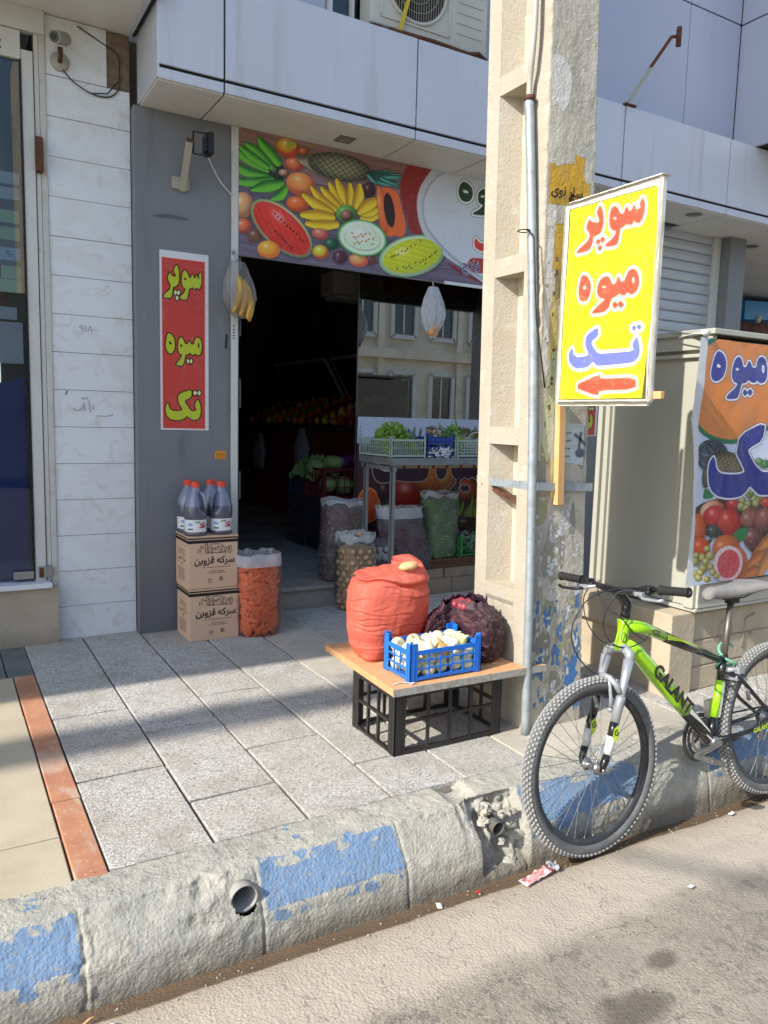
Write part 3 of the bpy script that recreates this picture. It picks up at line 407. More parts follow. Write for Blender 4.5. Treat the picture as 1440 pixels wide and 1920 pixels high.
M['road'] = mat('dusty street asphalt', (140, 131, 115), .92, layers=[('n', 1.1, .4, .66, (158, 148, 130), .9), ('c', 120, .62, .74, (118, 111, 100), .55), ('c', 120, .86, .92, (188, 178, 160), .4), ('c', 34, .93, .95, (108, 102, 94), .6), ('n', 4.5, .5, .75, (130, 122, 111), .55), ('R', 7, .35, .8, (88, 80, 70), .8, None, .5), ('k', 1.7, .0055, .002, (96, 88, 78), .7, None, 1.2),
    ('Y', 3.5, 1.72, 1.80, (180, 168, 150), .85, None, .16), ('k', 2.6, .004, .0015, (112, 102, 90), .6, None, .8), ('Y', 14, 1.98, 2.10, (162, 148, 128), .8, None, .1), ('Y', 9, 2.105, 2.118, (98, 78, 58), .9, None, .06)],
    bump=[('n', 150, .003), ('v', 90, .0022), ('n', 14, .006), ('k', 1.7, .003)], rlayers=[('Y', 9, 2.10, 2.12, .2, None, .06)])
M['ground'] = mat('far ground', (150, 142, 128), .95)
M['marble'] = mat('white marble', (214, 217, 220), .38, layers=[('n', 1.4, .35, .75, (208, 208, 207), .8), ('n', 2.2, .5, .56, (204, 203, 200), .5, (1, 1, 2.0), 2.2), ('n', 7, .57, .62, (196, 192, 182), .5, (1, 1, 1), 1.5), ('n', 3, .6, .8, (186, 180, 164), .5)], bump=[('n', 90, .0004)])
M['plaster'] = mat('white plaster edge', (190, 188, 180), .85, layers=[('n', 9, .5, .7, (158, 152, 140), .6)], bump=[('n', 50, .002)])
M['travertine'] = mat('travertine base', (172, 160, 140), .65, layers=[('n', 5, .4, .7, (156, 142, 122), .8), ('n', 30, .6, .75, (132, 118, 100), .5), ('Z', 8, .12, .0, (122, 112, 98), .6, None, .1)], bump=[('n', 60, .001)])
M['greycol'] = mat('grey painted column', (116, 118, 121), .5, layers=[('n', 2, .4, .7, (112, 114, 118), .8), ('n', 30, .66, .70, (150, 146, 138), .6), ('n', 5, .56, .72, (92, 94, 96), .6, (1, 1, .15), .8), ('n', 3, .6, .75, (126, 122, 112), .4), ('Z', 5, 1.0, .0, (88, 90, 94), .7, None, .3)], bump=[('n', 40, .0006)])
M['panel'] = mat('white composite panel', (196, 200, 210), .33, layers=[('n', .8, .4, .7, (186, 190, 200), .7), ('n', 5, .62, .8, (168, 164, 156), .35, (1, 1, .18)), ('n', 7, .54, .74, (158, 153, 142), .42, (1, 1, .07), .6), ('n', 46, .72, .74, (80, 74, 68), .7)], bump=[('n', 1.3, .004)])
GR = ('n', 7, .54, .74, (150, 146, 136), .38, (1, 1, .07), .6)
M['soffit'] = mat('soffit panel', (216, 214, 206), .45, layers=[('n', 2, .45, .75, (200, 197, 188), .7)])
M['seam'] = mat('dark joint', (34, 33, 32), .8)
M['bluewall'] = mat('upper wall panel', (168, 174, 190), .3, layers=[('n', .7, .4, .7, (158, 164, 178), .7), ('n', 6, .56, .76, (160, 160, 164), .35, (1, 1, .06), .6)], bump=[('n', 1.1, .006)])
M['frame'] = mat('white shop frame', (196, 196, 190), .45, layers=[('n', 4, .5, .75, (170, 164, 150), .6, (1, 1, .3)), ('n', 22, .66, .74, (118, 98, 78), .5, (1, 1, .4))], bump=[('n', 30, .0008)])
M['rust'] = mat('rusty steel', (104, 66, 48), .8, metal=.3, layers=[('n', 30, .45, .7, (70, 48, 40))], bump=[('n', 80, .001)])
M['shutter'] = mat('galvanised shutter', (176, 180, 186), .42, metal=.25, layers=[('n', 3, .5, .8, (150, 146, 136), .6, (1, 1, 3))])
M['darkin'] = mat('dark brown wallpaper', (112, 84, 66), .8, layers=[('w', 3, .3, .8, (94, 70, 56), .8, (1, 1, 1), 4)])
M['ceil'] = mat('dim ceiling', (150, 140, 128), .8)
M['floorin'] = mat('shop floor tile', (188, 190, 188), .25, layers=[('n', 2, .4, .7, (136, 137, 136))])
M['step'] = mat('stone step', (158, 152, 142), .55, layers=[('n', 6, .45, .7, (138, 132, 122), .8), ('n', 30, .65, .75, (112, 105, 96), .5)], bump=[('n', 60, .001)])
M['lowwall'] = mat('low stone wall', (138, 124, 106), .6, layers=[('n', 6, .4, .7, (118, 104, 88), .8)])
M['brownwood'] = mat('brown wooden ledge', (96, 62, 42), .5, layers=[('n', 20, .4, .7, (72, 46, 32), .8, (.2, 1, 3))])
M['glass'] = glassm('shop window glass', .36, (.55, .56, .56))
M['doorglass'] = glassm('neighbour window glass', .015, (.7, .75, .78))
M['black'] = mat('black plastic', (26, 26, 28), .45)
M['blackrub'] = mat('black rubber', (34, 34, 34), .8)
M['mortar'] = mat('brown mortar patch', (124, 108, 88), .9, layers=[('n', 20, .4, .7, (96, 80, 62))], bump=[('n', 40, .004)])
M['steel'] = mat('bare steel', (150, 152, 154), .35, metal=.85, layers=[('n', 30, .5, .8, (110, 108, 104), .6)])
M['galv'] = mat('galvanised pipe', (164, 172, 176), .5, metal=.35, layers=[('n', 14, .45, .7, (136, 142, 146), .8), ('n', 40, .62, .7, (96, 94, 90), .6, (1, 1, .4))], bump=[('n', 60, .0008)])
M['white'] = mat('white paint', (206, 206, 200), .5)
M['polec'] = mat('pole concrete', (176, 168, 152), .88, layers=[('n', 3, .4, .68, (170, 158, 138), .8), ('n', 11, .55, .72, (196, 190, 176), .6), ('v', 38, .08, .0, (120, 110, 94), .7), ('n', 35, .66, .74, (140, 126, 104), .6)], bump=[('n', 60, .003), ('n', 160, .0015), ('v', 70, .0012)])
M['skin'] = mat('pole paper skin', attr=True, rough=.85, layers=[('n', 25, .55, .75, (150, 142, 128), .45), ('n', 70, .6, .72, (110, 104, 94), .5), ('v', 40, .09, .02, (90, 86, 78), .6)], bump=[('n', 26, .004, None, 1.0), ('n', 90, .003)])
M['cream'] = mat('cream kiosk steel', (176, 174, 160), .45, layers=[('n', 2, .45, .75, (170, 172, 152), .7), ('n', 30, .7, .75, (150, 140, 116), .4)], bump=[('n', 3, .002)])
M['block'] = mat('plinth concrete', (186, 172, 148), .88, layers=[('n', 5, .4, .7, (166, 152, 128), .8), ('n', 30, .6, .75, (140, 128, 108), .5)], bump=[('n', 30, .004), ('n', 110, .0015)])
M['print'] = mat('printed vinyl', attr=True, rough=.38, layers=[('n', 60, .55, .75, (70, 60, 60), .22), ('n', 90, .6, .8, (210, 205, 200), .16), ('k', 2.2, .008, .0, (150, 146, 146), .22, None, .7)], bump=[('n', 5, .006), ('n', 240, .0003)], trans=.0)
M['printthin'] = mat('translucent vinyl', attr=True, rough=.42, bump=[('n', 4, .008), ('k', 3.1, .004, None, .8), ('n', 260, .0002)], trans=.10, spec=.35, layers=[('k', 3.1, .006, .0, (206, 200, 150), .22, None, .8), ('n', 70, .68, .8, (190, 182, 130), .2)])  # thin printed sheet, slightly translucent
M['stick'] = mat('sticker', attr=True, rough=.4)
M['wood'] = mat('pine stick', (214, 168, 112), .6, layers=[('n', 12, .4, .7, (196, 146, 92), .8, (3, 3, .25)), ('n', 40, .68, .74, (150, 100, 60), .5, (3, 3, .25))], bump=[('n', 50, .0008, (3, 3, .3))])
M['board'] = mat('weathered chipboard', (206, 152, 104), .75, layers=[('n', 4, .4, .68, (186, 138, 98), .9), ('n', 16, .52, .72, (222, 184, 140), .7, (1, 3, 1)), ('n', 60, .6, .74, (150, 112, 82), .5), ('n', 9, .62, .7, (150, 130, 112), .6)], bump=[('n', 50, .002), ('n', 160, .0008)])
M['edge'] = mat('grey board edge', (164, 160, 150), .85, layers=[('n', 40, .45, .7, (126, 120, 110), .9), ('n', 120, .55, .7, (196, 192, 182), .5)], bump=[('n', 70, .003)])
M['card'] = mat('brown cardboard', (204, 170, 142), .85, layers=[('n', 3, .4, .7, (196, 162, 134), .6), ('n', 25, .68, .74, (172, 138, 112), .35)], bump=[('n', 60, .0004)])
M['ink'] = mat('black ink', (26, 28, 27), .8)
M['kraft'] = mat('packing tape', (190, 160, 120), .3)
M['cap'] = mat('orange red cap', (222, 72, 36), .4)
M['vinegar'] = mat('vinegar jug plastic', (98, 84, 86), .22, layers=[('Z', 6, .9, 1.02, (150, 156, 172), .8, None, .04)], coat=.5)
M['label'] = mat('white label', (214, 216, 220), .4)
M['redink'] = mat('red ink', (178, 34, 40), .4); M['greenink'] = mat('green ink', (80, 150, 60), .4); M['blueink'] = mat('pale blue ink', (120, 160, 190), .4)
M['carrot'] = mat('carrot', (236, 118, 62), .55, layers=[('n', 30, .5, .7, (196, 86, 44), .7, (1, 1, .3)), ('n', 90, .66, .72, (150, 80, 50), .5)], bump=[('n', 60, .001, (1, 1, 4))])
M['film'] = film('clear bag film', (226, 230, 234), .03, streak=.26)
M['filmw'] = film('milky bag film', (236, 240, 246), .62, streak=.35)
M['filmn'] = film('banana bag film', (226, 230, 236), .10, streak=.3)
M['filmd'] = film('cloudy bag film', (196, 200, 208), .16, streak=.32)
M['banana'] = mat('ripe banana', (214, 168, 62), .5, layers=[('n', 20, .55, .75, (170, 122, 46), .6, (1, 1, .3))])
M['redsack'] = mat('coral woven sack', attr=True, rough=.30, trans=.30, layers=[('w', 150, .3, .9, (214, 96, 78), .45)], bump=[('n', 9, .006, (1, 1, 2.6), 1.8), ('n', 34, .003, (.5, .5, 3)), ('w', 150, .0007)])
M['netsack'] = mat('dark net sack', attr=True, rough=.5, layers=[('w', 210, .5, .8, (40, 24, 34), .6), ('k', 9, .02, .0, (150, 110, 106), .35, None, 1.0)], bump=[('n', 40, .003), ('w', 160, .0006)])
M['redonion'] = mat('red onion skin', (150, 64, 70), .35, layers=[('n', 10, .45, .7, (120, 40, 56), .8, (1, 1, .2))])
M['onion'] = mat('white onion skin', (216, 212, 178), .35, layers=[('n', 8, .45, .7, (198, 200, 150), .7, (1, 1, .25)), ('n', 30, .64, .72, (170, 150, 110), .4, (1, 1, .3))], bump=[('n', 20, .0015, (1, 1, .2))])
M['onion2'] = mat('golden onion skin', (206, 140, 82), .35, layers=[('n', 8, .45, .7, (222, 172, 110), .7, (1, 1, .25))], bump=[('n', 20, .0015, (1, 1, .2))])
M['onion3'] = mat('green white onion skin', (206, 206, 130), .35, layers=[('n', 8, .45, .7, (224, 222, 170), .7, (1, 1, .25))])
M['bluecrate'] = mat('blue crate plastic', (28, 108, 206), .38, layers=[('n', 6, .5, .8, (50, 124, 212), .5)])
M['navy'] = mat('navy crate plastic', (36, 62, 140), .45); M['greycrate'] = mat('grey green crate plastic', (150, 170, 160), .5, layers=[('n', 6, .45, .75, (132, 150, 140), .6)])
M['greencrate'] = mat('green crate plastic', (38, 112, 62), .45); M['blkcrate'] = mat('black crate plastic', (40, 38, 37), .45, layers=[('n', 8, .5, .75, (66, 62, 58), .6)])
M['darkcrate'] = mat('charcoal crate plastic', (62, 62, 72), .5); M['wine'] = mat('maroon crate plastic', (130, 44, 54), .45); M['tealcrate'] = mat('dark teal crate plastic', (50, 78, 98), .5)
M['leaf'] = mat('leafy green', (120, 158, 62), .5, layers=[('n', 30, .45, .7, (160, 186, 96), .8)], trans=.25, bump=[('n', 50, .004)])
M['cabbage'] = mat('pale lettuce', (150, 184, 108), .45, layers=[('n', 14, .45, .65, (196, 210, 156), .8)], trans=.2, bump=[('n', 30, .006)])
M['redcab'] = mat('purple cabbage', (92, 34, 104), .3, layers=[('n', 20, .5, .7, (140, 84, 150), .5)])
M['bean'] = mat('green bean', (92, 132, 66), .5, layers=[('n', 8, .4, .7, (140, 168, 106), .8), ('n', 30, .6, .7, (70, 104, 50), .7)])
M['dry'] = mat('dried fruit', (138, 108, 90), .6, layers=[('c', 45, .0, .4, (88, 62, 52), .9), ('c', 45, .7, .9, (168, 140, 118), .8)], bump=[('n', 60, .003)])
M['potato'] = mat('pale potato', (190, 160, 122), .6, layers=[('n', 12, .45, .7, (168, 132, 98), .7), ('n', 60, .64, .7, (120, 92, 68), .6)])
M['beet'] = mat('dusky shallot', (96, 66, 72), .6, layers=[('n', 12, .45, .7, (120, 86, 84), .7)])
M['garlic'] = mat('white root', (196, 194, 190), .6)
M['tin'] = mat('table steel', (132, 138, 142), .4, metal=.4, layers=[('n', 6, .5, .75, (108, 110, 108), .6)])
M['lime'] = mat('lime bike paint', (150, 206, 16), .22, coat=.8, layers=[('n', 40, .7, .74, (120, 150, 60), .5)])
M['bikeblack'] = mat('black bike paint', (20, 20, 22), .25, coat=.6, layers=[('n', 14, .5, .8, (66, 62, 56), .6)])
M['bikesilver'] = mat('silver fork paint', (168, 172, 176), .35, metal=.45, layers=[('n', 12, .5, .75, (140, 138, 132), .7)])
M['chrome'] = mat('dull chrome', (156, 156, 154), .35, metal=.8, layers=[('n', 20, .5, .75, (120, 114, 104), .8)])
M['tyre'] = mat('dusty tyre tread', (92, 92, 91), .9, layers=[('R', 1, .1, .5, (148, 148, 145), 1.), ('n', 20, .4, .7, (142, 140, 134), .25)], bump=[('n', 150, .0006)])  # dusty knobs; shade in the gaps between them is put into the colour
M['tyreside'] = mat('tyre sidewall', (92, 93, 92), .8, layers=[('n', 14, .4, .7, (112, 112, 109), .9), ('n', 90, .6, .7, (132, 130, 124), .4)])
M['rim'] = mat('dark rim', (52, 54, 56), .5, layers=[('n', 20, .5, .75, (86, 84, 80), .7)])
M['post'] = mat('worn seat post', (112, 104, 100), .45, metal=.6, layers=[('n', 9, .5, .7, (98, 58, 48), .7)])
M['saddle'] = mat('worn grey saddle', (132, 130, 126), .9, layers=[('n', 18, .4, .7, (112, 110, 106), .9), ('n', 120, .55, .7, (150, 148, 142), .5)], bump=[('n', 160, .001)])
M['mint'] = mat('mint cable lock', (112, 178, 148), .4); M['limedecal'] = mat('lime decal', (196, 226, 60), .35)
M['cable'] = mat('dark cable', (40, 42, 46), .5); M['whitecable'] = mat('white cable', (190, 188, 180), .5)
M['ivory'] = mat('ivory steel', (158, 154, 138), .5, layers=[('n', 5, .5, .8, (170, 166, 152), .6)])
M['acplastic'] = mat('air conditioner casing', (190, 188, 176), .5, layers=[('n', 3, .45, .75, (172, 166, 150), .7), ('n', 18, .64, .74, (140, 128, 108), .5)])
M['yellowmetal'] = mat('yellow paint', (196, 172, 40), .5)
M['tablegrey'] = M['tin']

# ================================================================ the ground, road, pavement and kerb
def road_z(x): return -.232 - .0225 * max(-3., min(x, 9.))
def road_zz(x, y):
    t = min(1, max(0, (2.19 - y) / .12)); return road_z(x) - .012 + .034 * t * t * (3 - 2 * t) - (.03 * min(1, max(0, (1.9 - y) / 6)))
g = G(); g.box(-200, -200, -2.2, 200, 300, -1.1); struct(obj('ground', g, M['ground']))
STAIN = [(2.024, 1.558, 0.1, 0.06), (1.772, 1.445, 0.22, 0.1), (1.716, 1.499, 0.06, 0.05), (1.722, 1.807, 0.05, 0.05), (2.831, 1.931, 0.35, 0.05), (1.711, 2.385, 0.0001, 0.1)]
xs = sorted(set([-60, -30, -12, -6, -3, -1.5] + [round(-1 + i * .04, 3) for i in range(0, 141)] + [5, 5.6, 6.5, 8, 9, 14, 25, 45, 80]))
ys = sorted(set([-9.2, -7, -5, -3.5, -2.5, -1.5, -1, -.5] + [round(i * .03, 3) for i in range(0, 74)] + [2.215, 2.26]))
g = G()
for y in ys:
    for x in xs:
        near = 1 if -1 < x < 5 and y > -.5 else 0
        g.v.append((x, y, road_zz(x, y) + near * .010 * fbm(x * 1.3, y * 1.3) + near * .0025 * fbm(x * 9, y * 9)))
g.mk = [(max([0] + [max(0, 1 - math.hypot((v[0] - sx) / rx, (v[1] - sy) / ry) ** 2) for sx, sy, rx, ry in STAIN]), 0, 0) for v in g.v]
nx = len(xs)
for j in range(len(ys) - 1):
    for i in range(nx - 1): g.f.append((j * nx + i, j * nx + i + 1, (j + 1) * nx + i + 1, (j + 1) * nx + i)); g.sm.append(True)
struct(obj('road', g, M['road']))
# pavement bed under the tiles
g = G(); g.box(-40, 2.46, -.6, 60, 5.5, -.022); struct(obj('pavement_bed', g, M['grout']))
def slab(g, x0, y0, x1, y1, z=0., jit=.0022):
    h = [z + random.uniform(-jit, jit) for _ in range(4)]; e = .004
    a = lambda: random.uniform(-.0015, .0015)
    P = [(x0 + a(), y0 + a()), (x1 + a(), y0 + a()), (x1 + a(), y1 + a()), (x0 + a(), y1 + a())]; cx, cy = (x0 + x1) / 2, (y0 + y1) / 2
    vs = [(p[0], p[1], -.03) for p in P] + [(p[0], p[1], h[i] - .004) for i, p in enumerate(P)] + [(p[0] + (e if p[0] < cx else -e), p[1] + (e if p[1] < cy else -e), h[i]) for i, p in enumerate(P)]
    fs = [(8, 9, 10, 11)]
    for k in (0, 4):
        for i in range(4): j = (i + 1) % 4; fs.append((k + i, k + j, k + 4 + j, k + 4 + i))
    g.add(vs, fs)
g = G(); gap = .011; pitch = .3625
for c in range(0, 26):
    x0 = .448 + c * pitch if c else .448; x1 = .448 + (c + 1) * pitch - gap
    off = 0 if c % 2 == 0 else -.36
    k = 0; y = 2.493; ends = [y]
    yy = 3.185 + off if off else 3.185
    while yy < 5.35: ends.append(yy); yy += .7375
    ends.append(5.34 if x0 < 1.1 else 5.44 if 1.85 < x0 < 5 else 5.26)
    ends = sorted(set(ends))
    for a, b in zip(ends[:-1], ends[1:]):
        if b - a < .04: continue
        if c == 0 and a < 4.6 < b + .2 and b > 4.9: pass
        if 1.86 < x0 < 2.7 and a > 3.4 and b < 5.5 and not (x0 > 2.2 and a > 4.2): continue
        if 2.2 < x0 < 3.3 and b < 3.3: continue
        slab(g, x0, a + gap * .75, x1, b - gap * .75)
struct(obj('pavement_tiles', g, M['tile']))
g = G(); slab(g, 1.903, 3.43, 2.62, 5.437, -.004); slab(g, 2.626, 3.43, 2.98, 4.35, -.004); slab(g, 2.26, 2.493, 3.34, 3.2, -.003)
struct(obj('concrete_patch', g, M['concrete']))
g = G()
for a, b in ((2.478, 3.05), (3.056, 3.62), (3.626, 4.2), (4.206, 4.66)): slab(g, .337, a, .440, b, .001)
struct(obj('terracotta_strip', g, M['orange']))
g = G()
for k in range(5):
    x1 = .330 - k * .9; x0 = x1 - .893
    for a, b in ((2.478, 2.782), (2.788, 4.02), (4.026, 4.66)): slab(g, x0, a, x1, b, .0)
struct(obj('beige_paving', g, M['beige']))
g = G()
for x0, x1 in ((-3.5, -1.2), (-1.195, -.3), (-.295, .30)):
    for a, b in ((4.668, 4.93), (4.936, 5.21)): slab(g, x0, a, x1, b, -.002)
slab(g, .306, 4.668, .444, 5.3, -.003)
struct(obj('dark_paving', g, M['darkslab']))
# kerb with worn blue paint
prof = [(2.505, -.012), (2.49, .000), (2.44, .003), (2.39, .001), (2.35, .0), (2.331, -.001), (2.322, -.006), (2.300, -.034), (2.270, -.070), (2.240, -.106), (2.228, -.122), (2.220, -.142), (2.212, -.19), (2.206, -.24), (2.20, -.30), (2.196, -.40), (2.19, -.5)]
def pl(t):
    t = t * (len(prof) - 1); i = min(int(t), len(prof) - 2); f = t - i; return (prof[i][0] + (prof[i + 1][0] - prof[i][0]) * f, prof[i][1] + (prof[i + 1][1] - prof[i][1]) * f)
JX = [-1.35, -.8, -.24, .325, .880, 1.44, 2.0, 2.56, 3.12, 3.68, 4.24, 4.8]
PAINT = [(-1.35, .322), (.885, 1.437), (2.02, 2.70), (3.13, 3.9)]
def kerb_seg(x0, x1, nx, fine):
    g = G(); mk = []; nv = 60 if fine else 15; holes = []
    for j in range(nv + 1):
        for i in range(nx + 1):
            x = x0 + (x1 - x0) * i / nx; y, z = pl(j / nv); t = j / nv
            if fine:
                n1 = fbm(x * 5, y * 5, z * 5); n2 = fbm(x * 26, y * 26 + 3, z * 26)
                jd = min(abs(x - q) for q in JX); edge = max(0, 1 - abs(z + .003) / .022) + .7 * max(0, 1 - abs(z + .12) / .02); n3 = fbm(x * 12, 3, z * 12); d = .0035 * n1 + .0026 * n2 + (.008 * max(0, 1 - jd / .007)) + edge * (.012 * max(0, n3) + .006 * max(0, n2))
                lump = max(0, 1 - abs(x - .70) / .24) * max(0, 1 - abs(z + .03) / .16)
                d -= lump * (.020 + .035 * fbm(x * 11, 7, z * 22)) ;
                rg = max(0, 1 - abs(x - .32) / .06); d += rg * .012 * fbm(x * 40, 2, z * 30)
                cav = max(0, 1 - ((x - 1.90) / .12) ** 2) * max(0, 1 - ((z + .13) / .13) ** 2)
                if cav > 0: d += cav ** .5 * (.085 + .05 * fbm(x * 16, 5, z * 16))
                cr = max(0, 1 - ((x - 1.78) / .07) ** 2) * max(0, 1 - ((z - .0) / .12) ** 2); d += cr * .03 * (1 + fbm(x * 22, 1, z * 22))
                kk = 1 - min(1, max(0, (t - .12) / .30)); kk = kk * kk * (3 - 2 * kk); ky = min(1, max(0, (t - .10) / .32)); ky = ky * ky * (3 - 2 * ky)
                z += kk * (.006 * n1 + .003 * n2 - cr * .03 - .015 * cav) + (1 - kk) * .002 * n2; y += d * ky
            g.v.append((x, y, z))
            p = max((min((x - a), (b - x)) / .02 for a, b in PAINT)); p = min(1, max(0, p))
            band = 1.0 if -.125 < z < -.035 else .55 if -.035 <= z < -.008 else .42 if -.17 < z <= -.125 else .02
            if z > -.008: band = .22
            wet = min(1, max(0, (-.15 - z) / .13)); mk.append((p * band, wet, 0))
    m = nx + 1; fs = []
    for j in range(nv):
        for i in range(nx):
            q = (j * m + i, j * m + i + 1, (j + 1) * m + i + 1, (j + 1) * m + i); c = g.v[q[0]]
            if fine and j > nv * .3 and ((c[0] - .822) ** 2 + (c[2] + .075) ** 2) ** .5 < .0435: continue
            g.f.append(q); g.sm.append(True)
    g.mk = mk; return g
struct(obj('kerb', kerb_seg(-1.35, 5.0, 1100, True), M['kerb'])); struct(obj('kerb', kerb_seg(-30, -1.35, 20, False), M['kerb'])); struct(obj('kerb', kerb_seg(5.0, 50, 30, False), M['kerb']))
# drain pipe and rubble in the kerb
t = thing('drain_pipe', 'round plastic drain pipe sticking out of the kerb', 'pipe', (.822, 2.22, -.075))
g = G(); n = 28; rr = []
for (r, y) in ((.041, 2.50), (.041, 2.250), (.047, 2.244), (.0475, 2.256), (.0475, 2.5)): rr.append((r, y))
g.lathe([(r * (1 + 0), y) for r, y in rr], (.822, 0, -.075), 28, 'y', caps=False)
obj('pipe_wall', g, mat('grey pvc', (150, 148, 142), .6, layers=[('n', 20, .5, .7, (96, 88, 76))]), t)
g = G(); g.lathe([(.001, 0), (.0405, 0)], (.822, 2.42, -.075), 20, 'y', caps=False); obj('pipe_back', g, M['seam'], t)
random.seed(21)
for k in range(16):
    g = G(); r = random.uniform(.012, .034); cx = random.uniform(1.80, 2.02); cz = random.uniform(-.26, -.02)
    cy = 2.275 + random.uniform(-.02, .02) - (.03 if cz < -.2 else 0); g.ball((cx, cy, cz), (r, r * .8, r * .75), 10, 7, .7, 3, k)
    for f in range(len(g.sm)): g.sm[f] = False
    tag(obj('concrete_chunk', g, M['kerb'] if k % 3 else M['concrete'], org=(cx, cy, cz)), 'grey concrete chunk in the broken hollow of the kerb by the bicycle wheel', 'rubble', 'broken concrete chunks in the kerb hollow')
g = G(); g.tube([(1.855, 2.22, -.085), (1.865, 2.36, -.08)], [.026, .028], 16, caps=False); g.tube([(1.863, 2.30, -.083), (1.866, 2.37, -.08)], .024, 12)
tag(obj('pipe_stub', g, mat('broken pipe', (92, 88, 80), .8), org=(1.86, 2.3, -.09)), 'broken dark pipe stub in the hollow of the kerb', 'pipe')
# litter
def litter(name, x, y, w_, h, ang, m, label, cat, group=None, crumple=.006, z=None):
    g = G(); c, s_ = math.cos(ang), math.sin(ang); zz = (road_zz(x, y) + .008) if z is None else z
    def f(u, v):
        a = (u - .5) * w_; b = (v - .5) * h; return (x + a * c - b * s_, y + a * s_ + b * c, zz + crumple * (1 + fbm(a * 40 + x * 9, b * 40, 0)))
    g.grid(f, 10, 6); return tag(obj(name, g, m, org=(x, y, zz), thick=.0006), label, cat, group)
pk = mat('pink wrapper', (206, 160, 156), .4, layers=[('n', 40, .5, .6, (186, 60, 66)), ('n', 30, .55, .6, (226, 222, 214))])
litter('candy_wrapper', 1.955, 2.10, .17, .045, .2, pk, 'crumpled pink wrapper in the gutter left of the front wheel', 'wrapper', crumple=.009)
litter('plastic_scrap', 2.06, 2.125, .06, .04, 1.1, M['filmw'], 'small clear plastic scrap leaning by the bicycle tyre', 'litter', crumple=.02)
litter('red_scrap', 1.70, 2.14, .022, .014, .5, M['redink'], 'tiny red scrap in the wet gutter', 'litter')
for x, y, w_, h, an, lb in ((.975, 1.70, .10, .008, .75, 'thin pale stick on the asphalt near the front edge'), (1.245, 1.55, .045, .011, .3, 'cigarette butt lying on the road in the foreground'), (.36, 2.06, .04, .014, .8, 'white paper scrap in the gutter below the left kerb'), (.41, 2.03, .03, .02, .2, 'crumpled white flake in the gutter at bottom left'),
    (2.45, 1.78, .03, .018, .2, 'grey scrap on the road below the bicycle'), (1.52, 2.13, .035, .02, 1.2, 'white scrap in the gutter below the blue kerb'), (3.13, 2.09, .04, .02, .2, 'white scrap on the road behind the pedal'), (.30, 2.12, .08, .006, .5, 'dry twig in the gutter at far bottom left')):
    litter('paper_scrap', x, y, w_, h, an, M['white'] if 'twig' not in lb else M['wood'], lb, 'litter', crumple=.004)
random.seed(5)
g = G()
for k in range(420):
    x = random.uniform(-.5, 4.2); y = random.choice([random.gauss(2.13, .04), random.uniform(.9, 2.1), random.uniform(2.36, 2.5)]); r = random.uniform(.0012, .0042)
    z = road_zz(x, y) + .006 if y < 2.19 else .01
    g.ball((x, y, z), (r, r * random.uniform(.7, 1.4), r * .7), 6, 4, .4, 2, k)
tag(obj('grit', g, M['kerb']), 'loose grit and tiny stones along gutter and kerb', 'grit', kind='stuff')
# ================================================================ the shop building
B = thing('shop_building', 'fruit shop building with white panel canopy and grey columns', 'building', (3, 5.3, 0))
FX = [1.2, 1.6, 2.968, 3.6, 4.98, 6.32, 7.7, 9.1, 10.5, 12]
g = G(); sm_ = .006
for a, b in zip(FX[:-1], FX[1:]):
    j0 = random.uniform(-.003, .003); g.box(a + .006, 4.78 + j0, 3.512, b - .006, 4.80, 4.085); g.box(a + .005, 4.782 + j0, 3.432, b - .005, 4.80, 3.492)
g.box(1.198, 4.784, 3.44, 1.21, 5.30, 4.085)
cn = obj('canopy', g, M['panel'], B, bev=.003)
g = G()
for a, b in zip(FX[:-1], FX[1:]):
    y1 = 5.26 if b < 7.5 else 9.0
    g.box(a + .006, 4.80, 3.425, b - .006, y1, 3.437)
obj('soffit', g, M['soffit'], cn)
g = G(); g.box(1.212, 4.802, 3.4385, 12, 5.26, 4.07); obj('canopy_core', g, M['seam'], cn)
g = G(); g.box(1.2, 4.80, 4.074, 12, 5.05, 4.09); obj('canopy_top', g, M['panel'], cn)
# upper wall
g = G()
for a, b in ((1.2, 2.38), (2.72, 4.55), (4.555, 5.955), (5.96, 6.655)):
    g.box(a, 5.02, 4.09, b - .004, 5.06, 5.22); g.box(a, 5.02, 5.235, b - .004, 5.06, 6.4)
g.box(6.665, 4.0, 4.09, 6.70, 5.02, 5.22); g.box(6.665, 4.0, 5.235, 6.70, 5.02, 6.4); g.box(6.665, 3.96, 4.09, 9.5, 4.0, 6.4)
g.box(-12, 5.02, 4.2, 1.19, 5.06, 5.9)
obj('upper_wall', g, M['bluewall'], B)
g = G(); g.box(1.2, 5.062, 4.0, 12, 5.2, 6.38); g.box(6.705, 4.01, 4.1, 9, 5.05, 6.38); obj('wall_core', g, M['seam'], B)
wf = G(); wf.box(2.385, 5.0, 4.09, 2.42, 5.05, 6.0); wf.box(2.56, 5.0, 4.09, 2.585, 5.05, 6.0); wf.box(2.69, 5.0, 4.09, 2.715, 5.05, 6.0)
wfo = obj('upper_window', wf, M['frame'], B)
g = G(); g.box(2.42, 5.03, 4.09, 2.69, 5.04, 6.0); obj('pane', g, M['doorglass'], wfo)
# columns
g = G(); g.box(1.163, 5.25, -.01, 1.80, 5.92, 3.424); obj('column', g, M['greycol'], B, bev=.004)
g = G(); g.box(4.72, 5.25, -.01, 5.41, 5.92, 3.424); obj('column', g, M['greycol'], B, bev=.004)
g = G(); g.box(7.06, 5.25, -.01, 7.31, 5.6, 3.424); obj('column', g, M['greycol'], B, bev=.004)
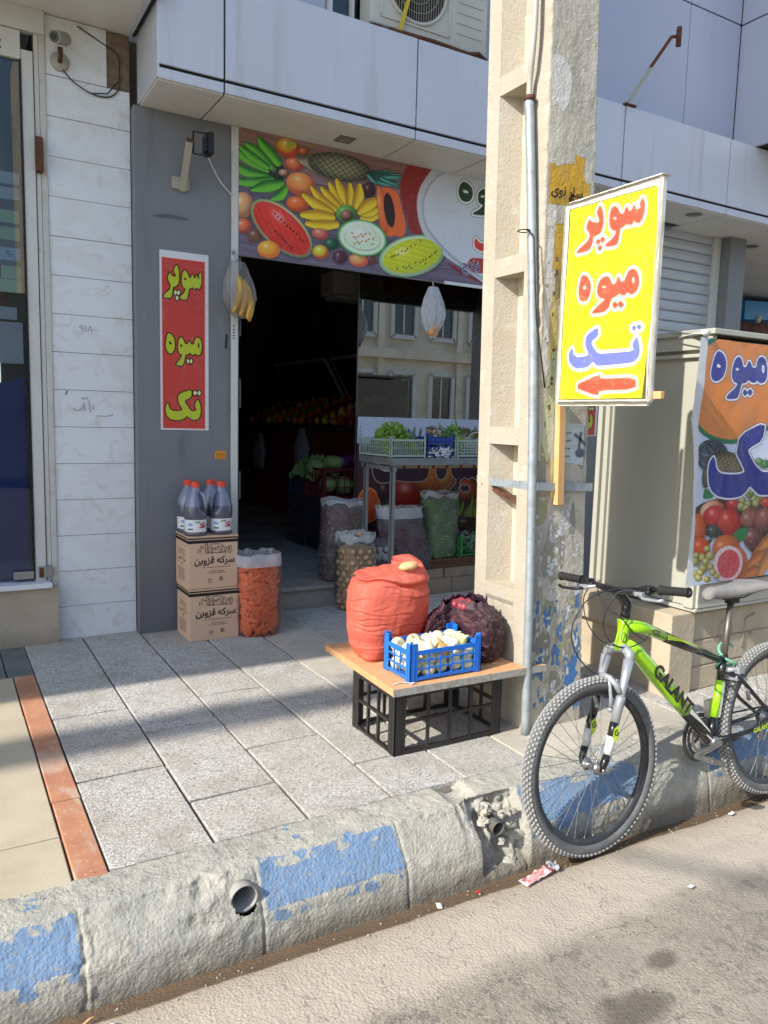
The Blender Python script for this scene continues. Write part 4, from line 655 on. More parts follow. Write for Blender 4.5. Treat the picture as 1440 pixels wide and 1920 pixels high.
# marble pilaster courses
g = G(); zc = [-.02] + [.216 + .2358 * k for k in range(15)]
for a, b in zip(zc[:-1], zc[1:]):
    j = random.uniform(-.0015, .0015); g.box(.664 + j, 5.33 + random.uniform(-.002, .002), a + .0015, 1.158, 5.45, b - .0015)
g.box(.664, 5.33, 3.52, 1.02, 5.45, 3.855); 
obj('marble_pilaster', g, M['marble'], B, bev=.0015)
g = G(); g.box(.66, 5.34, -.02, 1.16, 5.9, 3.855); obj('pilaster_core', g, M['mortar'], B)
g = G(); g.box(.628, 5.32, -.02, .663, 5.5, 3.8); obj('plaster_edge', g, M['plaster'], B, bev=.004)
# roller shutter
g = G(); zz_ = 0.05
prof_s = []
while zz_ < 3.40:
    prof_s += [(5.400, zz_), (5.392, zz_ + .01), (5.388, zz_ + .045), (5.392, zz_ + .083), (5.402, zz_ + .092), (5.410, zz_ + .098)]; zz_ += .1
vs = [(5.30, y, z) for y, z in prof_s] + [(6.955, y, z) for y, z in prof_s]; n = len(prof_s)
g.add(vs, [(i, n + i, n + i + 1, i + 1) for i in range(n - 1)]); sh = obj('roller_shutter', g, M['shutter'], B)
g = G(); g.box(6.962, 5.36, 0, 7.055, 5.42, 3.42); obj('guide_rail', g, M['frame'], sh)
g = G(); g.box(5.3, 5.42, 0, 7.06, 5.46, 3.42); obj('shutter_back', g, M['seam'], sh)
# entrance step, ledge, low wall, door and window
g = G(); g.box(1.80, 5.47, -.02, 3.35, 5.9, .142); g.box(1.80, 5.44, .142, 2.58, 5.95, .172); g.box(2.584, 5.44, .142, 3.33, 5.95, .171); obj('entrance_step', g, M['step'], B, bev=.003)
g = G()
for k, (a, b) in enumerate(((3.34, 3.9), (3.905, 4.4), (4.405, 4.72))): g.box(a, 5.46, -.02, b - .003, 5.84, .13); g.box(a - (.1 if k else 0), 5.458, .134, b - .08, 5.84, .215)
obj('low_wall', g, M['lowwall'], B, bev=.002)
g = G(); g.box(3.336, 5.475, .218, 4.72, 5.85, .28); g.box(3.336, 5.455, .28, 4.72, 5.85, .298); obj('window_ledge', g, M['brownwood'], B)
g = G(); g.box(1.802, 5.235, .0, 1.850, 5.262, 3.42); obj('door_jamb', g, M['frame'], B, bev=.002)
g = G(); g.box(1.851, 5.28, .17, 1.872, 5.36, 3.4)
for z in (.9, 1.55, 2.05, 2.5): g.box(1.872, 5.27, z, 1.884, 5.33, z + .2)
obj('door_frame', g, mat('anodised door frame', (104, 108, 108), .4, metal=.5), B)
g = G(); g.box(3.112, 5.83, .3, 4.72, 5.838, 2.95); obj('window_pane', g, M['glass'], B)
g = G(); g.box(3.106, 5.825, .172, 3.112, 5.842, 2.95); g.box(3.1, 5.82, 2.95, 4.72, 5.85, 3.0); obj('window_trim', g, M['steel'], B)
g = G(); g.box(1.85, 5.28, 3.0, 4.72, 5.30, 3.424); g.box(1.86, 5.3, 2.66, 4.72, 5.32, 3.0); obj('lintel', g, M['darkin'], B)
# interior
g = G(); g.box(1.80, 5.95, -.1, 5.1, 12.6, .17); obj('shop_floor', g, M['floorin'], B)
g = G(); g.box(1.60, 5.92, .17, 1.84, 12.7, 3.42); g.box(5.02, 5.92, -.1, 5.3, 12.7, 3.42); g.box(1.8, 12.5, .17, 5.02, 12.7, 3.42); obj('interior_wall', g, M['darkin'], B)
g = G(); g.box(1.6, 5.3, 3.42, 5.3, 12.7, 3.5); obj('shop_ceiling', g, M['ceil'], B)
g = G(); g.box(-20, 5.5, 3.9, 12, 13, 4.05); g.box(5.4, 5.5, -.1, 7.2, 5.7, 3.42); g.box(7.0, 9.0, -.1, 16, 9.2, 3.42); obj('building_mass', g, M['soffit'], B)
# soffit lamps
for i, (x, y, rnd, lb) in enumerate(((2.55, 5.04, 0, 'square recessed lamp in the canopy soffit above the fruit banner'), (6.08, 4.93, 1, 'round recessed lamp in the canopy soffit above the roller shutter'), (7.6, 5.4, 1, 'round recessed lamp in the soffit right of the grey column'))):
    t = thing('recessed_lamp', lb, 'lamp', (x, y, 3.424)); g = G()
    if rnd: g.lathe([(.045, .004), (.06, -.004), (.075, 0)], (x, y, 3.422), 24)
    else: g.box(x - .06, y - .06, 3.418, x + .06, y + .06, 3.424)
    obj('trim_ring', g, M['steel'] if rnd else mat('lamp frame', (120, 112, 104), .6), t)
    g = G(); g.lathe([(.001, 0), (.04, 0)], (x, y, 3.4165), 16, caps=False); obj('lamp_lens', g, mat('lamp lens', (140, 135, 126), .3), t)
# ---------------------------------------------------------------- neighbour shop on the left
N_ = thing('neighbour_shop', 'neighbouring shopfront with glass door beside the marble pilaster', 'building', (-.5, 5.3, 0))
g = G(); g.box(-6, 4.72, 3.86, 1.16, 9, 3.88); g.box(-6, 4.70, 3.86, 1.165, 4.72, 4.2); obj('soffit', g, M['soffit'], N_)
g = G(); g.box(1.166, 4.70, 3.85, 1.192, 5.31, 4.2); obj('soffit_edge', g, M['seam'], N_)
g = G(); g.box(1.142, 4.73, 3.842, 1.168, 5.31, 3.861); obj('edge_trim', g, M['panel'], N_)
g = G(); g.box(-6, 5.26, -.02, .655, 5.5, .37); obj('base_wall', g, M['travertine'], N_)
g = G(); g.box(-6, 5.225, .372, .618, 5.5, .405); obj('sill', g, M['marble'], N_, bev=.004)
g = G(); g.box(.528, 5.315, .405, .594, 5.37, 3.62); g.box(.60, 5.325, .405, .626, 5.37, 3.84); obj('door_post', g, M['frame'], N_, bev=.003)
g = G(); g.box(.594, 5.33, .9, .60, 5.36, 3.84); obj('post_gap', g, M['rust'], N_)
g = G(); g.box(-6, 5.31, 3.56, .527, 5.36, 3.72); g.box(-6, 5.30, 3.724, .66, 5.36, 3.86); obj('transom', g, M['frame'], N_, bev=.003)
g = G()
for x in (.13, .2, .36, .42): 
    for z in (3.60, 3.64): g.lathe([(.0005, 0), (.006, 0)], (x, 5.308, z), 8, 'y', caps=False)
obj('screw_holes', g, M['seam'], N_)
g = G(); g.box(-6, 5.335, .42, .522, 5.343, 3.56); obj('glass_pane', g, M['doorglass'], N_)
g = G(); g.box(.520, 5.31, .42, .529, 5.36, 3.56); obj('gasket', g, M['black'], N_)
g = G(); g.box(.40, 5.30, .425, .52, 5.35, .475); g.box(.545, 5.29, .43, .628, 5.33, .50); obj('pivot_clamp', g, M['steel'], N_, bev=.004)
g = G(); g.box(.55, 5.285, .435, .575, 5.30, .495); obj('rust_patch', g, M['rust'], N_)
g = G(); g.box(.592, 5.27, 2.93, .635, 5.325, 3.13); obj('lock_box', g, M['rust'], N_, bev=.004)
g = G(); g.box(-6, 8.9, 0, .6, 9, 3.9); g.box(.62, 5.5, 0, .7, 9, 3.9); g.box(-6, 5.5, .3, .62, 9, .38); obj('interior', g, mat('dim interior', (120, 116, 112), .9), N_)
# stock seen behind the neighbour's glass
def simple(name, label, cat, m, *boxes, bev=.003, group=None):
    g = G()
    for b in boxes: g.box(*b)
    b = boxes[0]; return tag(obj(name, g, m, org=((b[0] + b[3]) / 2, (b[1] + b[4]) / 2, b[2]), bev=bev), label, cat, group)
bl = mat('blue foam', (22, 62, 150), .5)
g = G(); P = [(.20, .40), (.515, .40), (.515, 1.70), (.36, 1.66), (.33, 1.5), (.33, 1.28), (.28, 1.2), (.22, 1.1)]
g.prism(P, 'y', 5.42, 5.50); tag(obj('display_stand', g, bl, org=(.35, 5.46, .4), bev=.01), 'blue foam display stand behind the neighbour window', 'display stand')
simple('cardboard_carton', 'tan carton low behind the neighbour window', 'box', M['card'], (-.2, 5.6, .4, .3, 5.9, .95))
simple('duct_roll', 'dark purple glossy roll standing behind the neighbour window', 'roll', mat('purple foil', (74, 62, 78), .25, bump=[('n', 60, .004)]), (-.3, 5.44, 1.35, .34, 5.52, 2.2))
simple('poster', 'white printed card taped inside the neighbour window at eye height', 'poster', M['label'], (-.2, 5.352, 1.78, .50, 5.354, 2.03))
simple('leaflet', 'white strip with coloured letters above the printed card in the neighbour window', 'leaflet', M['label'], (-.1, 5.352, 2.045, .47, 5.354, 2.12))
g = G(); 
for x, z in ((.15, 1.93), (.10, 1.97), (.17, 1.99)): g.ball((x, 5.351, z), (.024, .002, .02), 12, 6)
tag(obj('picture_disc', g, mat('grey disc print', (120, 124, 126), .5), org=(.15, 5.35, 1.95)), 'grey round picture printed on the white card in the neighbour window', 'print')
cols = {'leafnote': (168, 196, 130), 'bluenote': (160, 190, 206)}
for i, (z, m, lb) in enumerate(((2.62, 'leafnote', 'pale green price note highest in the neighbour window'), (2.52, 'leafnote', 'pale green price note under the highest note in the neighbour window'), (2.40, 'bluenote', 'pale blue price note with handwritten digits in the neighbour window'), (2.29, 'leafnote', 'green price note below the blue note'), (2.21, 'leafnote', 'lowest pale green price note in the neighbour window'))):
    t = tag(obj('price_note', G().box(.36 + (i % 2) * .03, 5.352, z, .50, 5.3535, z + .075), mat('note ' + m, cols[m], .6), org=(.43, 5.352, z)), lb, 'note')
    if m == 'bluenote': lettering('note_digits', '۹۰', .055, (.44, 5.3515, z + .036), (1, 0, 0), (0, 0, 1), M['ink'], t, org=(.43, 5.352, z))
simple('steel_bracket', 'pair of white rectangular plates behind the neighbour window', 'bracket', M['white'], (.33, 5.40, 2.86, .51, 5.42, 2.93), (.34, 5.40, 2.77, .51, 5.42, 2.84))
simple('orange_shelf', 'orange edged shelf high behind the neighbour window', 'shelf', mat('orange shelf', (150, 72, 44), .6), (-1, 6.2, 3.1, .5, 6.3, 3.34), (.40, 6.18, 2.2, .46, 6.32, 3.1))
simple('pale_carton', 'pale violet carton high behind the neighbour window', 'box', mat('pale carton', (160, 160, 186), .6), (-.4, 5.9, 2.7, .36, 6.1, 3.2))
# ---------------------------------------------------------------- surfaces marks on facade
g = G(); g.box(1.689, 5.2485, 1.19, 1.768, 5.2495, 1.245); t = tag(obj('sticker', g, mat('orange sticker', (222, 142, 26), .5), org=(1.73, 5.249, 1.2)), 'small orange sticker on the grey column above the vinegar jugs', 'sticker')
g = G()
for k, z in enumerate((1.232, 1.222, 1.212, 1.202)): 
    for a in range(5): g.box(1.70 + a * .0125, 5.2478, z - .0022, 1.709 + a * .0125, 5.248, z + .0022)
obj('small_print', g, mat('sticker print', (120, 66, 14), .6), t)
g = G(); g.grid(lambda u, v: (1.275 + u * .27, 5.2485, 2.765 + .012 * math.sin(u * 3) + (v - .5) * .028 * math.sin(PI * min(1, u * 1.1 + .02)) ** .5), 20, 2); tag(obj('paint_smear', g, mat('old smear', (84, 88, 92), .4), org=(1.4, 5.2485, 2.76)), 'long dark smear on the grey column above the red sign', 'smear')
pen = mat('pencil', (112, 116, 124), .8)
g = G()
def stroke(g, pts, r, y): g.tube([(x, y, z) for x, z in pts], r, 4, smooth=False)
tt = tag(lettering('handwriting', '۹۱۸۰۰', .062, (.885, 5.3275, 2.02), (1, 0, .02), (0, 0, 1), pen, bold=-.012), 'faint pencilled digits on the marble pilaster at sign height', 'writing')
g = G(); stroke(g, [(.78, 1.515), (.80, 1.50), (.83, 1.51), (.845, 1.55), (.85, 1.50)], .0018, 5.328); stroke(g, [(.875, 1.565), (.885, 1.49)], .0018, 5.328); stroke(g, [(.90, 1.54), (.905, 1.51)], .0018, 5.328); stroke(g, [(.83, 1.585), (.84, 1.572), (.85, 1.586), (.86, 1.572), (.87, 1.588)], .0015, 5.328); stroke(g, [(.92, 1.47), (.97, 1.468), (1.02, 1.475), (1.02, 1.49)], .0015, 5.328)
tag(obj('handwriting', g, pen, org=(.87, 5.328, 1.5)), 'faint pencil scribble on the marble pilaster below the digits', 'writing')
g = G(); stroke(g, [(.735, 1.60), (.745, 1.625)], .004, 5.328); tag(obj('ink_mark', g, mat('blue ink', (70, 90, 170), .6), org=(.74, 5.328, 1.6)), 'short blue ink tick on the marble pilaster', 'mark')
g = G(); stroke(g, [(1.765, 1.955), (1.772, 2.05)], .007, 5.247); tag(obj('scratch', g, M['seam'], org=(1.77, 5.247, 2.0)), 'dark gouge on the grey column below the banana bag', 'mark')

# ---------------------------------------------------------------- facade things
# CCTV camera
t = thing('security_camera', 'small white bullet camera on a round wall mount above the neighbour door', 'camera', (.72, 5.33, 3.6))
g = G(); g.lathe([(.001, 0), (.052, 0), (.055, -.010), (.04, -.018), (.001, -.02)], (.745, 5.328, 3.60), 24, 'y'); obj('mount_plate', g, M['ivory'], t)
g = G(); g.tube([(.745, 5.31, 3.60), (.742, 5.25, 3.61), (.735, 5.22, 3.64)], [.014, .012, .016], 12); obj('mount_arm', g, M['rust'], t)
d = Vector((-.55, -.75, -.32)).normalized(); c0 = Vector((.745, 5.24, 3.705))
g = G(); g.tube([c0 - d * .06, c0 - d * .055, c0 + d * .075, c0 + d * .085], [.03, .036, .036, .035], 24); body = obj('camera_body', g, M['ivory'], t)
g = G(); g.tube([c0 + d * .084, c0 + d * .087], [.03, .029], 24); obj('lens_ring', g, M['black'], body)
g = G(); g.tube([c0 + d * .087, c0 + d * .0885], .0135, 16); obj('lens', g, mat('lens glass', (40, 46, 44), .1), body)
g = G()
u_ = d.cross(Vector((0, 0, 1))).normalized(); v_ = d.cross(u_)
for k in range(14):
    a = 2 * PI * k / 14; p = c0 + d * .088 + (u_ * math.cos(a) + v_ * math.sin(a)) * .022; g.ball(p, .003, 6, 4)
obj('infrared_led', g, mat('led', (150, 160, 150), .2), body)
g = G(); g.tube(smooth([(.75, 5.318, 3.57), (.82, 5.31, 3.50), (.93, 5.315, 3.455), (1.03, 5.32, 3.46), (1.09, 5.32, 3.52), (1.095, 5.32, 3.60), (1.09, 5.33, 3.72), (1.0, 5.33, 3.77), (.85, 5.32, 3.83)]), .004, 6)
g.tube([(.93, 5.312, 3.457), (1.02, 5.312, 3.475), (1.085, 5.312, 3.56)], .004, 6); tag(obj('camera_cable', g, M['cable'], org=(.9, 5.32, 3.5)), 'thin looping cable from the security camera across the marble', 'cable')
# floodlight with bracket
t = thing('floodlight', 'small black floodlight on an ivory angled bracket on the grey column', 'floodlight', (1.47, 5.25, 2.98))
g = G(); g.box(1.40, 5.235, 2.955, 1.515, 5.25, 3.03); g.obox((1.468, 5.16, 3.08), (.02, 0, 0), (0, -.085, .13), (0, .012, .008)); ar = obj('bracket', g, M['ivory'], t, bev=.002)
g = G(); g.box(1.452, 5.06, 3.205, 1.49, 5.085, 3.225); obj('bracket_hole', g, M['rust'], t)
g = G()
for z in (3.15, 3.285): g.bar((1.50, 5.10, z), (1.60, 5.09, z), .012, .006)
g.bar((1.50, 5.10, 3.15), (1.50, 5.10, 3.285), .006, .012, (1, 0, 0)); obj('yoke', g, M['black'], t)
g = G(); g.obox((1.60, 5.09, 3.218), (.018, 0, 0), (0, .05, 0), (0, 0, .066))
for k in range(5): g.obox((1.574, 5.06 + k * .015, 3.218), (.01, 0, 0), (0, .003, 0), (0, 0, .05))
obj('lamp_housing', g, M['black'], t, bev=.003)
g = G(); g.tube(smooth([(1.60, 5.12, 3.155), (1.66, 5.18, 3.10), (1.72, 5.22, 3.04), (1.80, 5.225, 2.97)]), .005, 8); obj('flood_cable', g, M['whitecable'], t)
# air conditioner
t = thing('air_conditioner', 'beige outdoor air conditioner unit standing on the canopy', 'air conditioner', (3.1, 4.95, 4.12))
g = G(); g.box(2.63, 4.85, 4.14, 3.60, 5.015, 4.80); bd = obj('casing', g, M['acplastic'], t, bev=.012)
g = G(); g.tube([(2.985 + .245 * math.cos(a / 40 * 2 * PI), 4.846, 4.46 + .245 * math.sin(a / 40 * 2 * PI)) for a in range(40)], .012, 8, closed=True); g.box(2.70, 4.842, 4.19, 3.27, 4.849, 4.205); g.box(2.70, 4.842, 4.2, 2.715, 4.849, 4.75); g.box(3.255, 4.842, 4.2, 3.27, 4.849, 4.75); obj('fan_surround', g, M['acplastic'], bd)
g = G(); g.lathe([(.001, 0), (.235, 0)], (2.985, 4.848, 4.46), 32, 'y', caps=False); obj('fan_opening', g, M['seam'], bd)
g = G()
for k in range(-11, 12):
    x = k * .02; h = math.sqrt(max(0, .235 ** 2 - x * x)); g.bar((2.985 + x, 4.842, 4.46 - h), (2.985 + x, 4.842, 4.46 + h), .003, .003, (0, 1, 0))
for r in (.06, .12, .18, .235): g.tube([(2.985 + r * math.cos(a / 32 * 2 * PI), 4.840, 4.46 + r * math.sin(a / 32 * 2 * PI)) for a in range(32)], .0025, 5, closed=True)
obj('fan_grille', g, M['ivory'], t)
g = G()
for k in range(7): g.box(3.33, 4.844, 4.24 + k * .07, 3.55, 4.85, 4.246 + k * .07)
obj('side_vent', g, M['acplastic'], t)
g = G(); g.box(2.66, 4.86, 4.10, 2.72, 5.0, 4.14); g.box(3.48, 4.86, 4.10, 3.56, 5.0, 4.14); obj('foot', g, M['rust'], t)
g = G(); g.bar((2.835, 4.815, 4.10), (2.98, 4.815, 4.62), .022, .022); tag(obj('steel_bar', g, M['yellowmetal'], org=(2.9, 4.815, 4.1)), 'yellow bar leaning across the air conditioner fan', 'bar')
g = G(); g.tube([(2.75, 4.80, 4.10), (3.1, 4.79, 4.105), (3.4, 4.80, 4.10), (3.5, 4.81, 4.13), (3.58, 4.82, 4.10)], .014, 8); tag(obj('drain_hose', g, M['rust'], org=(3, 4.8, 4.1)), 'brown hose lying under the air conditioner', 'hose')
# rusty bracket on the right fascia
g = G(); g.bar((4.985, 4.77, 4.10), (5.20, 4.72, 4.44), .022, .022); tb = thing('rusty_bracket', 'thin rusty steel bracket with a short cross tube on the right fascia', 'bracket', (4.985, 4.77, 4.1))
obj('lower_arm', g, M['ivory'], tb)
g = G(); g.tube([(5.17, 4.727, 4.40), (5.34, 4.68, 4.66), (5.40, 4.66, 4.675)], .014, 8); obj('upper_arm', g, M['rust'], tb)
g = G(); g.tube([(5.405, 4.66, 4.60), (5.405, 4.66, 4.745)], .022, 12); obj('cross_tube', g, M['rust'], tb)
g = G(); g.box(4.955, 4.76, 4.088, 5.08, 4.80, 4.10); obj('foot_plate', g, M['rust'], tb)
# ================================================================ printed signs
def sheet_y(art, x0, y0, z0, wave=.004, flip=False):
    W_, H_ = art.w / 1000, art.h / 1000
    return art.mesh(lambda u, v: (x0 + u * W_, y0 + wave * fbm(u * W_ * 2.2, v * H_ * 3, x0), z0 + v * H_))
def planks(s):
    n = s.V + 22 * np.sin(s.U / 400)
    b = np.sin(n / 3.1 + np.sin(s.U / 37) * 1.2) * .5 + np.sin(n / 9 + s.U / 160) * .5
    k = (n / 165) % 1; pl_ = np.floor(n / 165)
    tone = .5 + .5 * np.sin(pl_ * 2.4 + 1); c1 = np.array(lin((96, 86, 104))); c2 = np.array(lin((138, 104, 92)))
    top = np.clip((s.V - 430) / 350, 0, 1)[..., None]
    base = (c1 * (1 - top) + c2 * top) * (1 + .22 * b[..., None]) * (.8 + .3 * tone[..., None])
    gap = np.clip(1 - np.abs(k - .5) / .03, 0, 1)[..., None]; s.C[:] = base * (1 - gap * .7)
# fruit banner over the door
a = Art(2870, 832, 2.9, (100, 90, 100)); planks(a); a.run(ART_TOP); a.C = np.clip(a.C * 1.28, 0, .85)
T_ = thing('fruit_banner', 'wide printed fruit banner over the shop entrance', 'banner', (3.2, 5.24, 2.59))
obj('banner_sheet', sheet_y(a, 1.852, 5.238, 2.592, .003), M['print'], T_)
g = G(); g.box(1.852, 5.243, 2.585, 4.72, 5.27, 3.424); obj('banner_backing', g, M['steel'], T_)
g = G(); g.box(3.56, 5.226, 2.578, 4.72, 5.24, 2.602); obj('bottom_strip', g, M['label'], T_)
lettering('owner_name', 'فلاح', .105, (3.815, 5.2305, 2.745), (1, 0, -.02), (0, 0, 1), mat('name ink pale', (214, 206, 214), .5), T_, bold=.05, org=ORG[T_.name])
lettering('owner_name', 'فلاح', .105, (3.815, 5.2295, 2.745), (1, 0, -.02), (0, 0, 1), mat('name ink', (66, 62, 130), .5), T_, bold=.012, org=ORG[T_.name])
# white plastic strip with tiny digits
g = G()
for dz in (0, .02, .04, .06, .085): g.box(1.812, 5.2325, 2.02 + dz, 1.824, 5.2335, 2.028 + dz)
obj('strip_print', g, M['ink'], T_)
# red column signs
def redsign(x0, label):
    a = Art(326, 1172, 1.7, (206, 208, 210))
    a.run([('g', [[(14, 12), (300, 12), (300, 1124), (14, 1124)]], [], (190, 62, 54), [(3, (236, 130, 120))])], 0); a.run(ART_RED)
    t = thing('column_sign', label, 'sign', (x0 + .16, 5.245, 1.39))
    gg = sheet_y(a, x0, 5.2445, 1.388, .001); obj('sign_sheet', gg, M['print'], t)
    g = G(); g.box(x0, 5.2455, 1.388, x0 + .326, 5.25, 2.56); obj('sign_board', g, M['label'], t)
redsign(1.317, 'tall red sign with lime Persian letters on the grey column beside the door')
redsign(5.005, 'red sign with lime letters mostly hidden behind the pole and kiosk')
# poster on the shop window
a = Art(1620, 1210, 3.2, (66, 40, 44)); a.run(ART_WIN)
a.run([('g', [[(0, 985), (1620, 985), (1620, 1215), (0, 1215)]], [], (188, 196, 214), [])], 0)
for k in range(9): a.run([('e', (760 + k * 95, 1100 - (k % 3) * 14), (52, 0), (0, 40), (130, 118, 70), (84, 76, 44), 0)])
for k in range(26): a.run([('s', [(560 + (k * 67) % 1000, 1010, 7), (570 + (k * 67) % 1000, 1080 + (k * 31) % 60, 4)], (110, 150, 80), (60, 96, 50))])
W_ = thing('window_poster', 'dark fruit poster with purple Persian letters on the shop window', 'poster', (3.9, 5.8, .3))
obj('poster_sheet', sheet_y(a, 3.114, 5.812, .302, .002), M['print'], W_)
g = G(); 
for k in range(9): g.bar((3.135, 5.808, 1.14 + k * .035), (3.14 + .004 * (k % 3), 5.808, 1.158 + k * .035), .004, .002)
obj('margin_print', g, M['ink'], W_)
# yellow sign on its stick
K_ = 1.0165
a = Art(534, 834, 1.6, (206, 204, 194))
a.run([('g', [[(8, 6), (528, 6), (512, 812), (16, 822)]], [], (96, 92, 60), []), ('g', [[(12, 10), (505, 12), (522, 170), (530, 330), (532, 600), (524, 808), (24, 818)]], [], (232, 224, 40), [])], 0)
cm = [c for c in ART_YEL if c[0] != 'a']; a.run(cm)
Y_ = thing('yellow_sign', 'yellow Persian sign with red arrow nailed to a stick on the pole', 'sign', (2.46, 2.5, 1.12))
W0, H0 = a.w / 1000 * .955, a.h / 1000 * K_
def ysh(u, v):
    s_ = u * W0; wv = .006 * fbm(u * 3, v * 4, 2) + .010 * math.sin(PI * u) * math.sin(PI * v)
    top = (.012 * (1 - u) - .006); return (2.452 - wv, 2.663 - s_, 1.602 + v * H0 * (1 + top * 0) - .004)
obj('sign_face', a.mesh(ysh), M['printthin'], Y_)
g = G(); y0, y1 = 2.665, 2.663 - W0 + .004; z0, z1 = 1.590, 1.602 + H0 + .006
for (p, q) in (((y0, z0), (y1, z0)), ((y0, z1), (y1, z1)), ((y0, z0), (y0, z1)), ((y1, z0), (y1, z1))): g.bar((2.470, p[0], p[1]), (2.470, q[0], q[1]), .020, .024, (1, 0, 0) if p[1] != q[1] else (0, 0, 1))
obj('sign_frame', g, mat('white frame wrap', (212, 208, 196), .6, bump=[('n', 30, .002)]), Y_, bev=.002)
def wrap(u, v):
    y = 2.664 - W0 - .002 - .010 * (1 - v) * .5 - .006 * fbm(3, v * 7); return (2.448 + u * .035, y - .004 * math.sin(PI * u), 1.60 + v * (H0 + .006))
g = G(); g.grid(wrap, 6, 60); g.grid(lambda u, v: (2.447 + v * .05, 2.668 - u * (W0 + .02), 1.602 + H0 + .008 + .003 * fbm(u * 8, 1)), 60, 3); g.grid(lambda u, v: (2.447 - .002 + v * .05, 2.668 - u * (W0 + .02), 1.594 + .002 * fbm(u * 8, 4)), 60, 3)
g.grid(lambda u, v: (2.447 + u * .05, 2.674 + .002 * fbm(v * 8, 1), 1.594 + v * (H0 + .01)), 4, 40)
obj('cloth_wrap', g, mat('white wrapped vinyl', (206, 200, 186), .6, bump=[('n', 30, .003)]), Y_)
g = G(); g.bar((2.558, 2.735, 1.115), (2.54, 2.735, 1.62), .040, .032, (0, 1, 0)); g.bar((2.54, 2.71, 1.60), (2.535, 2.71, 2.2), .04, .02, (0, 1, 0)); obj('stick', g, M['wood'], Y_, bev=.002)
g = G(); g.box(2.478, 2.672 - W0 - .055, 1.606, 2.50, 2.672 - W0 + .02, 1.636); obj('crosspiece', g, M['wood'], Y_, bev=.002)

# ================================================================ utility pole
U_ = thing('utility_pole', 'concrete electricity pole with recessed side panels and torn posters', 'pole', (2.63, 2.98, 0))
ZT = 9.
def lean(x, z):   # left edge 2.445 -> 2.389 , right edge 2.813 -> 2.677 at 3.4 m
    t = (x - 2.445) / .368; k = z / 3.4; return 2.445 - .056 * k + t * (.368 - .080 * min(k, 2.2))
g = G()
RIB = [-.25, .60, 1.39, 2.20, 3.04, 3.88, 4.72, 5.56, 6.4, 7.24, 8.1]
def pbox(x0, y0, z0, x1, y1, z1, tp=0):
    s = len(g.v); g.box(x0, y0, z0, x1, y1, z1)
    g.v[s:] = [(lean(x, z), y, z) for x, y, z in g.v[s:]]
for za, zb in ((-.4, 7.48), (7.48, ZT)):
    pbox(2.445, 3.105, za, 2.813, 3.20, zb); pbox(2.575, 2.886, za, 2.683, 3.104, zb)
pbox(2.450, 2.765, 3.6, 2.808, 2.884, 7.48); pbox(2.450, 2.765, 7.48, 2.808, 2.884, ZT)
# street flange with crumbling edges
sec = [(2.4455, 2.885), (2.4455, 2.84), (2.4455, 2.80), (2.4455, 2.775), (2.4465, 2.767), (2.452, 2.7615), (2.462, 2.760)] + [(2.462 + .0334 * k, 2.760) for k in range(1, 10)] + [(2.797, 2.760), (2.806, 2.7615), (2.8115, 2.767), (2.8125, 2.775), (2.8125, 2.80), (2.8125, 2.84), (2.8125, 2.885)]
o_ = len(g.v); ns = len(sec); nr = 280
for j in range(nr + 1):
    z = -.05 + 3.7 * j / nr
    for (x, y) in sec:
        e = max(0, 1 - min(abs(x - 2.4455), abs(x - 2.8125)) / .02) * max(0, 1 - (y - 2.76) / .035); n1 = fbm(x * 9, y * 9, z * 14); n2 = fbm(x * 30, 3, z * 45)
        cx_ = 2.629; d = (.010 * max(0, n1 + .15) + .006 * n2) * e + .0012 * n1
        g.v.append((lean(x, z) + (d if x < cx_ else -d), y + d * .8, z))
for j in range(nr):
    for i in range(ns - 1): g.f.append((o_ + j * ns + i, o_ + (j + 1) * ns + i, o_ + (j + 1) * ns + i + 1, o_ + j * ns + i + 1)); g.sm.append(True)
for i, z in enumerate(RIB):
    pbox(2.4455, 2.8855, z, 2.8125, 3.1045, z + (.085 if i else .87))
# sloping inner cheeks of the recesses
for i in range(len(RIB) - 1):
    z0 = RIB[i] + (.085 if i else .87); z1 = RIB[i + 1]
    if z1 - z0 < .05: continue
    for sx in (0, 1):
        xa, xb = (2.4465, 2.574) if not sx else (2.8115, 2.684)
        P1 = [(xa, 2.8855), (xb, 2.8855), (xb, 2.915)]; P2 = [(xa, 3.1045), (xb, 3.1045), (xb, 3.055)]
        for P in (P1, P2):
            s = len(g.v); g.prism(P, 'z', z0, z1); g.v[s:] = [(lean(x, z), y, z) for x, y, z in g.v[s:]]
obj('shaft', g, M['polec'], U_)
# skin of old posters and paint on the street face
def skin(W_, H_, seed, front):
    rr = random.Random(seed); a = Art(W_, H_, 3.2, (186, 178, 162) if front else (206, 190, 164))
    n1 = np.array([[fbm(x / 130, y / 260, seed) for x in np.linspace(0, W_, 24)] for y in np.linspace(0, H_, 120)])
    yi = np.linspace(0, 119, a.nv + 1).astype(int); xi = np.linspace(0, 23, a.nu + 1).astype(int); t = n1[yi][:, xi][..., None]
    a.C *= (1 + .28 * t)
    def torn(cx, cy, w_, h, col, n=14, rough=.35):
        P = []
        for k in range(n):
            an = 2 * PI * k / n; q = 1 / max(abs(math.cos(an)), abs(math.sin(an))) ** .8; r = q * (1 - rr.random() * rough); P.append((cx + math.cos(an) * w_ / 2 * r, cy + math.sin(an) * h / 2 * r))
        a.run([('g', [P], [], col, [(2.2, tuple(int(c * .72) for c in col))])], 0)
    return a, torn, rr
a, torn, rr = skin(368, 3400, 3, True)
gy = (150, 148, 138)
for k in range(26): torn(rr.uniform(0, 368), rr.uniform(60, 1500), rr.uniform(40, 150), rr.uniform(60, 260), rr.choice([(150, 146, 132), (138, 134, 122), (164, 158, 140), (158, 152, 118), (146, 142, 130)]))
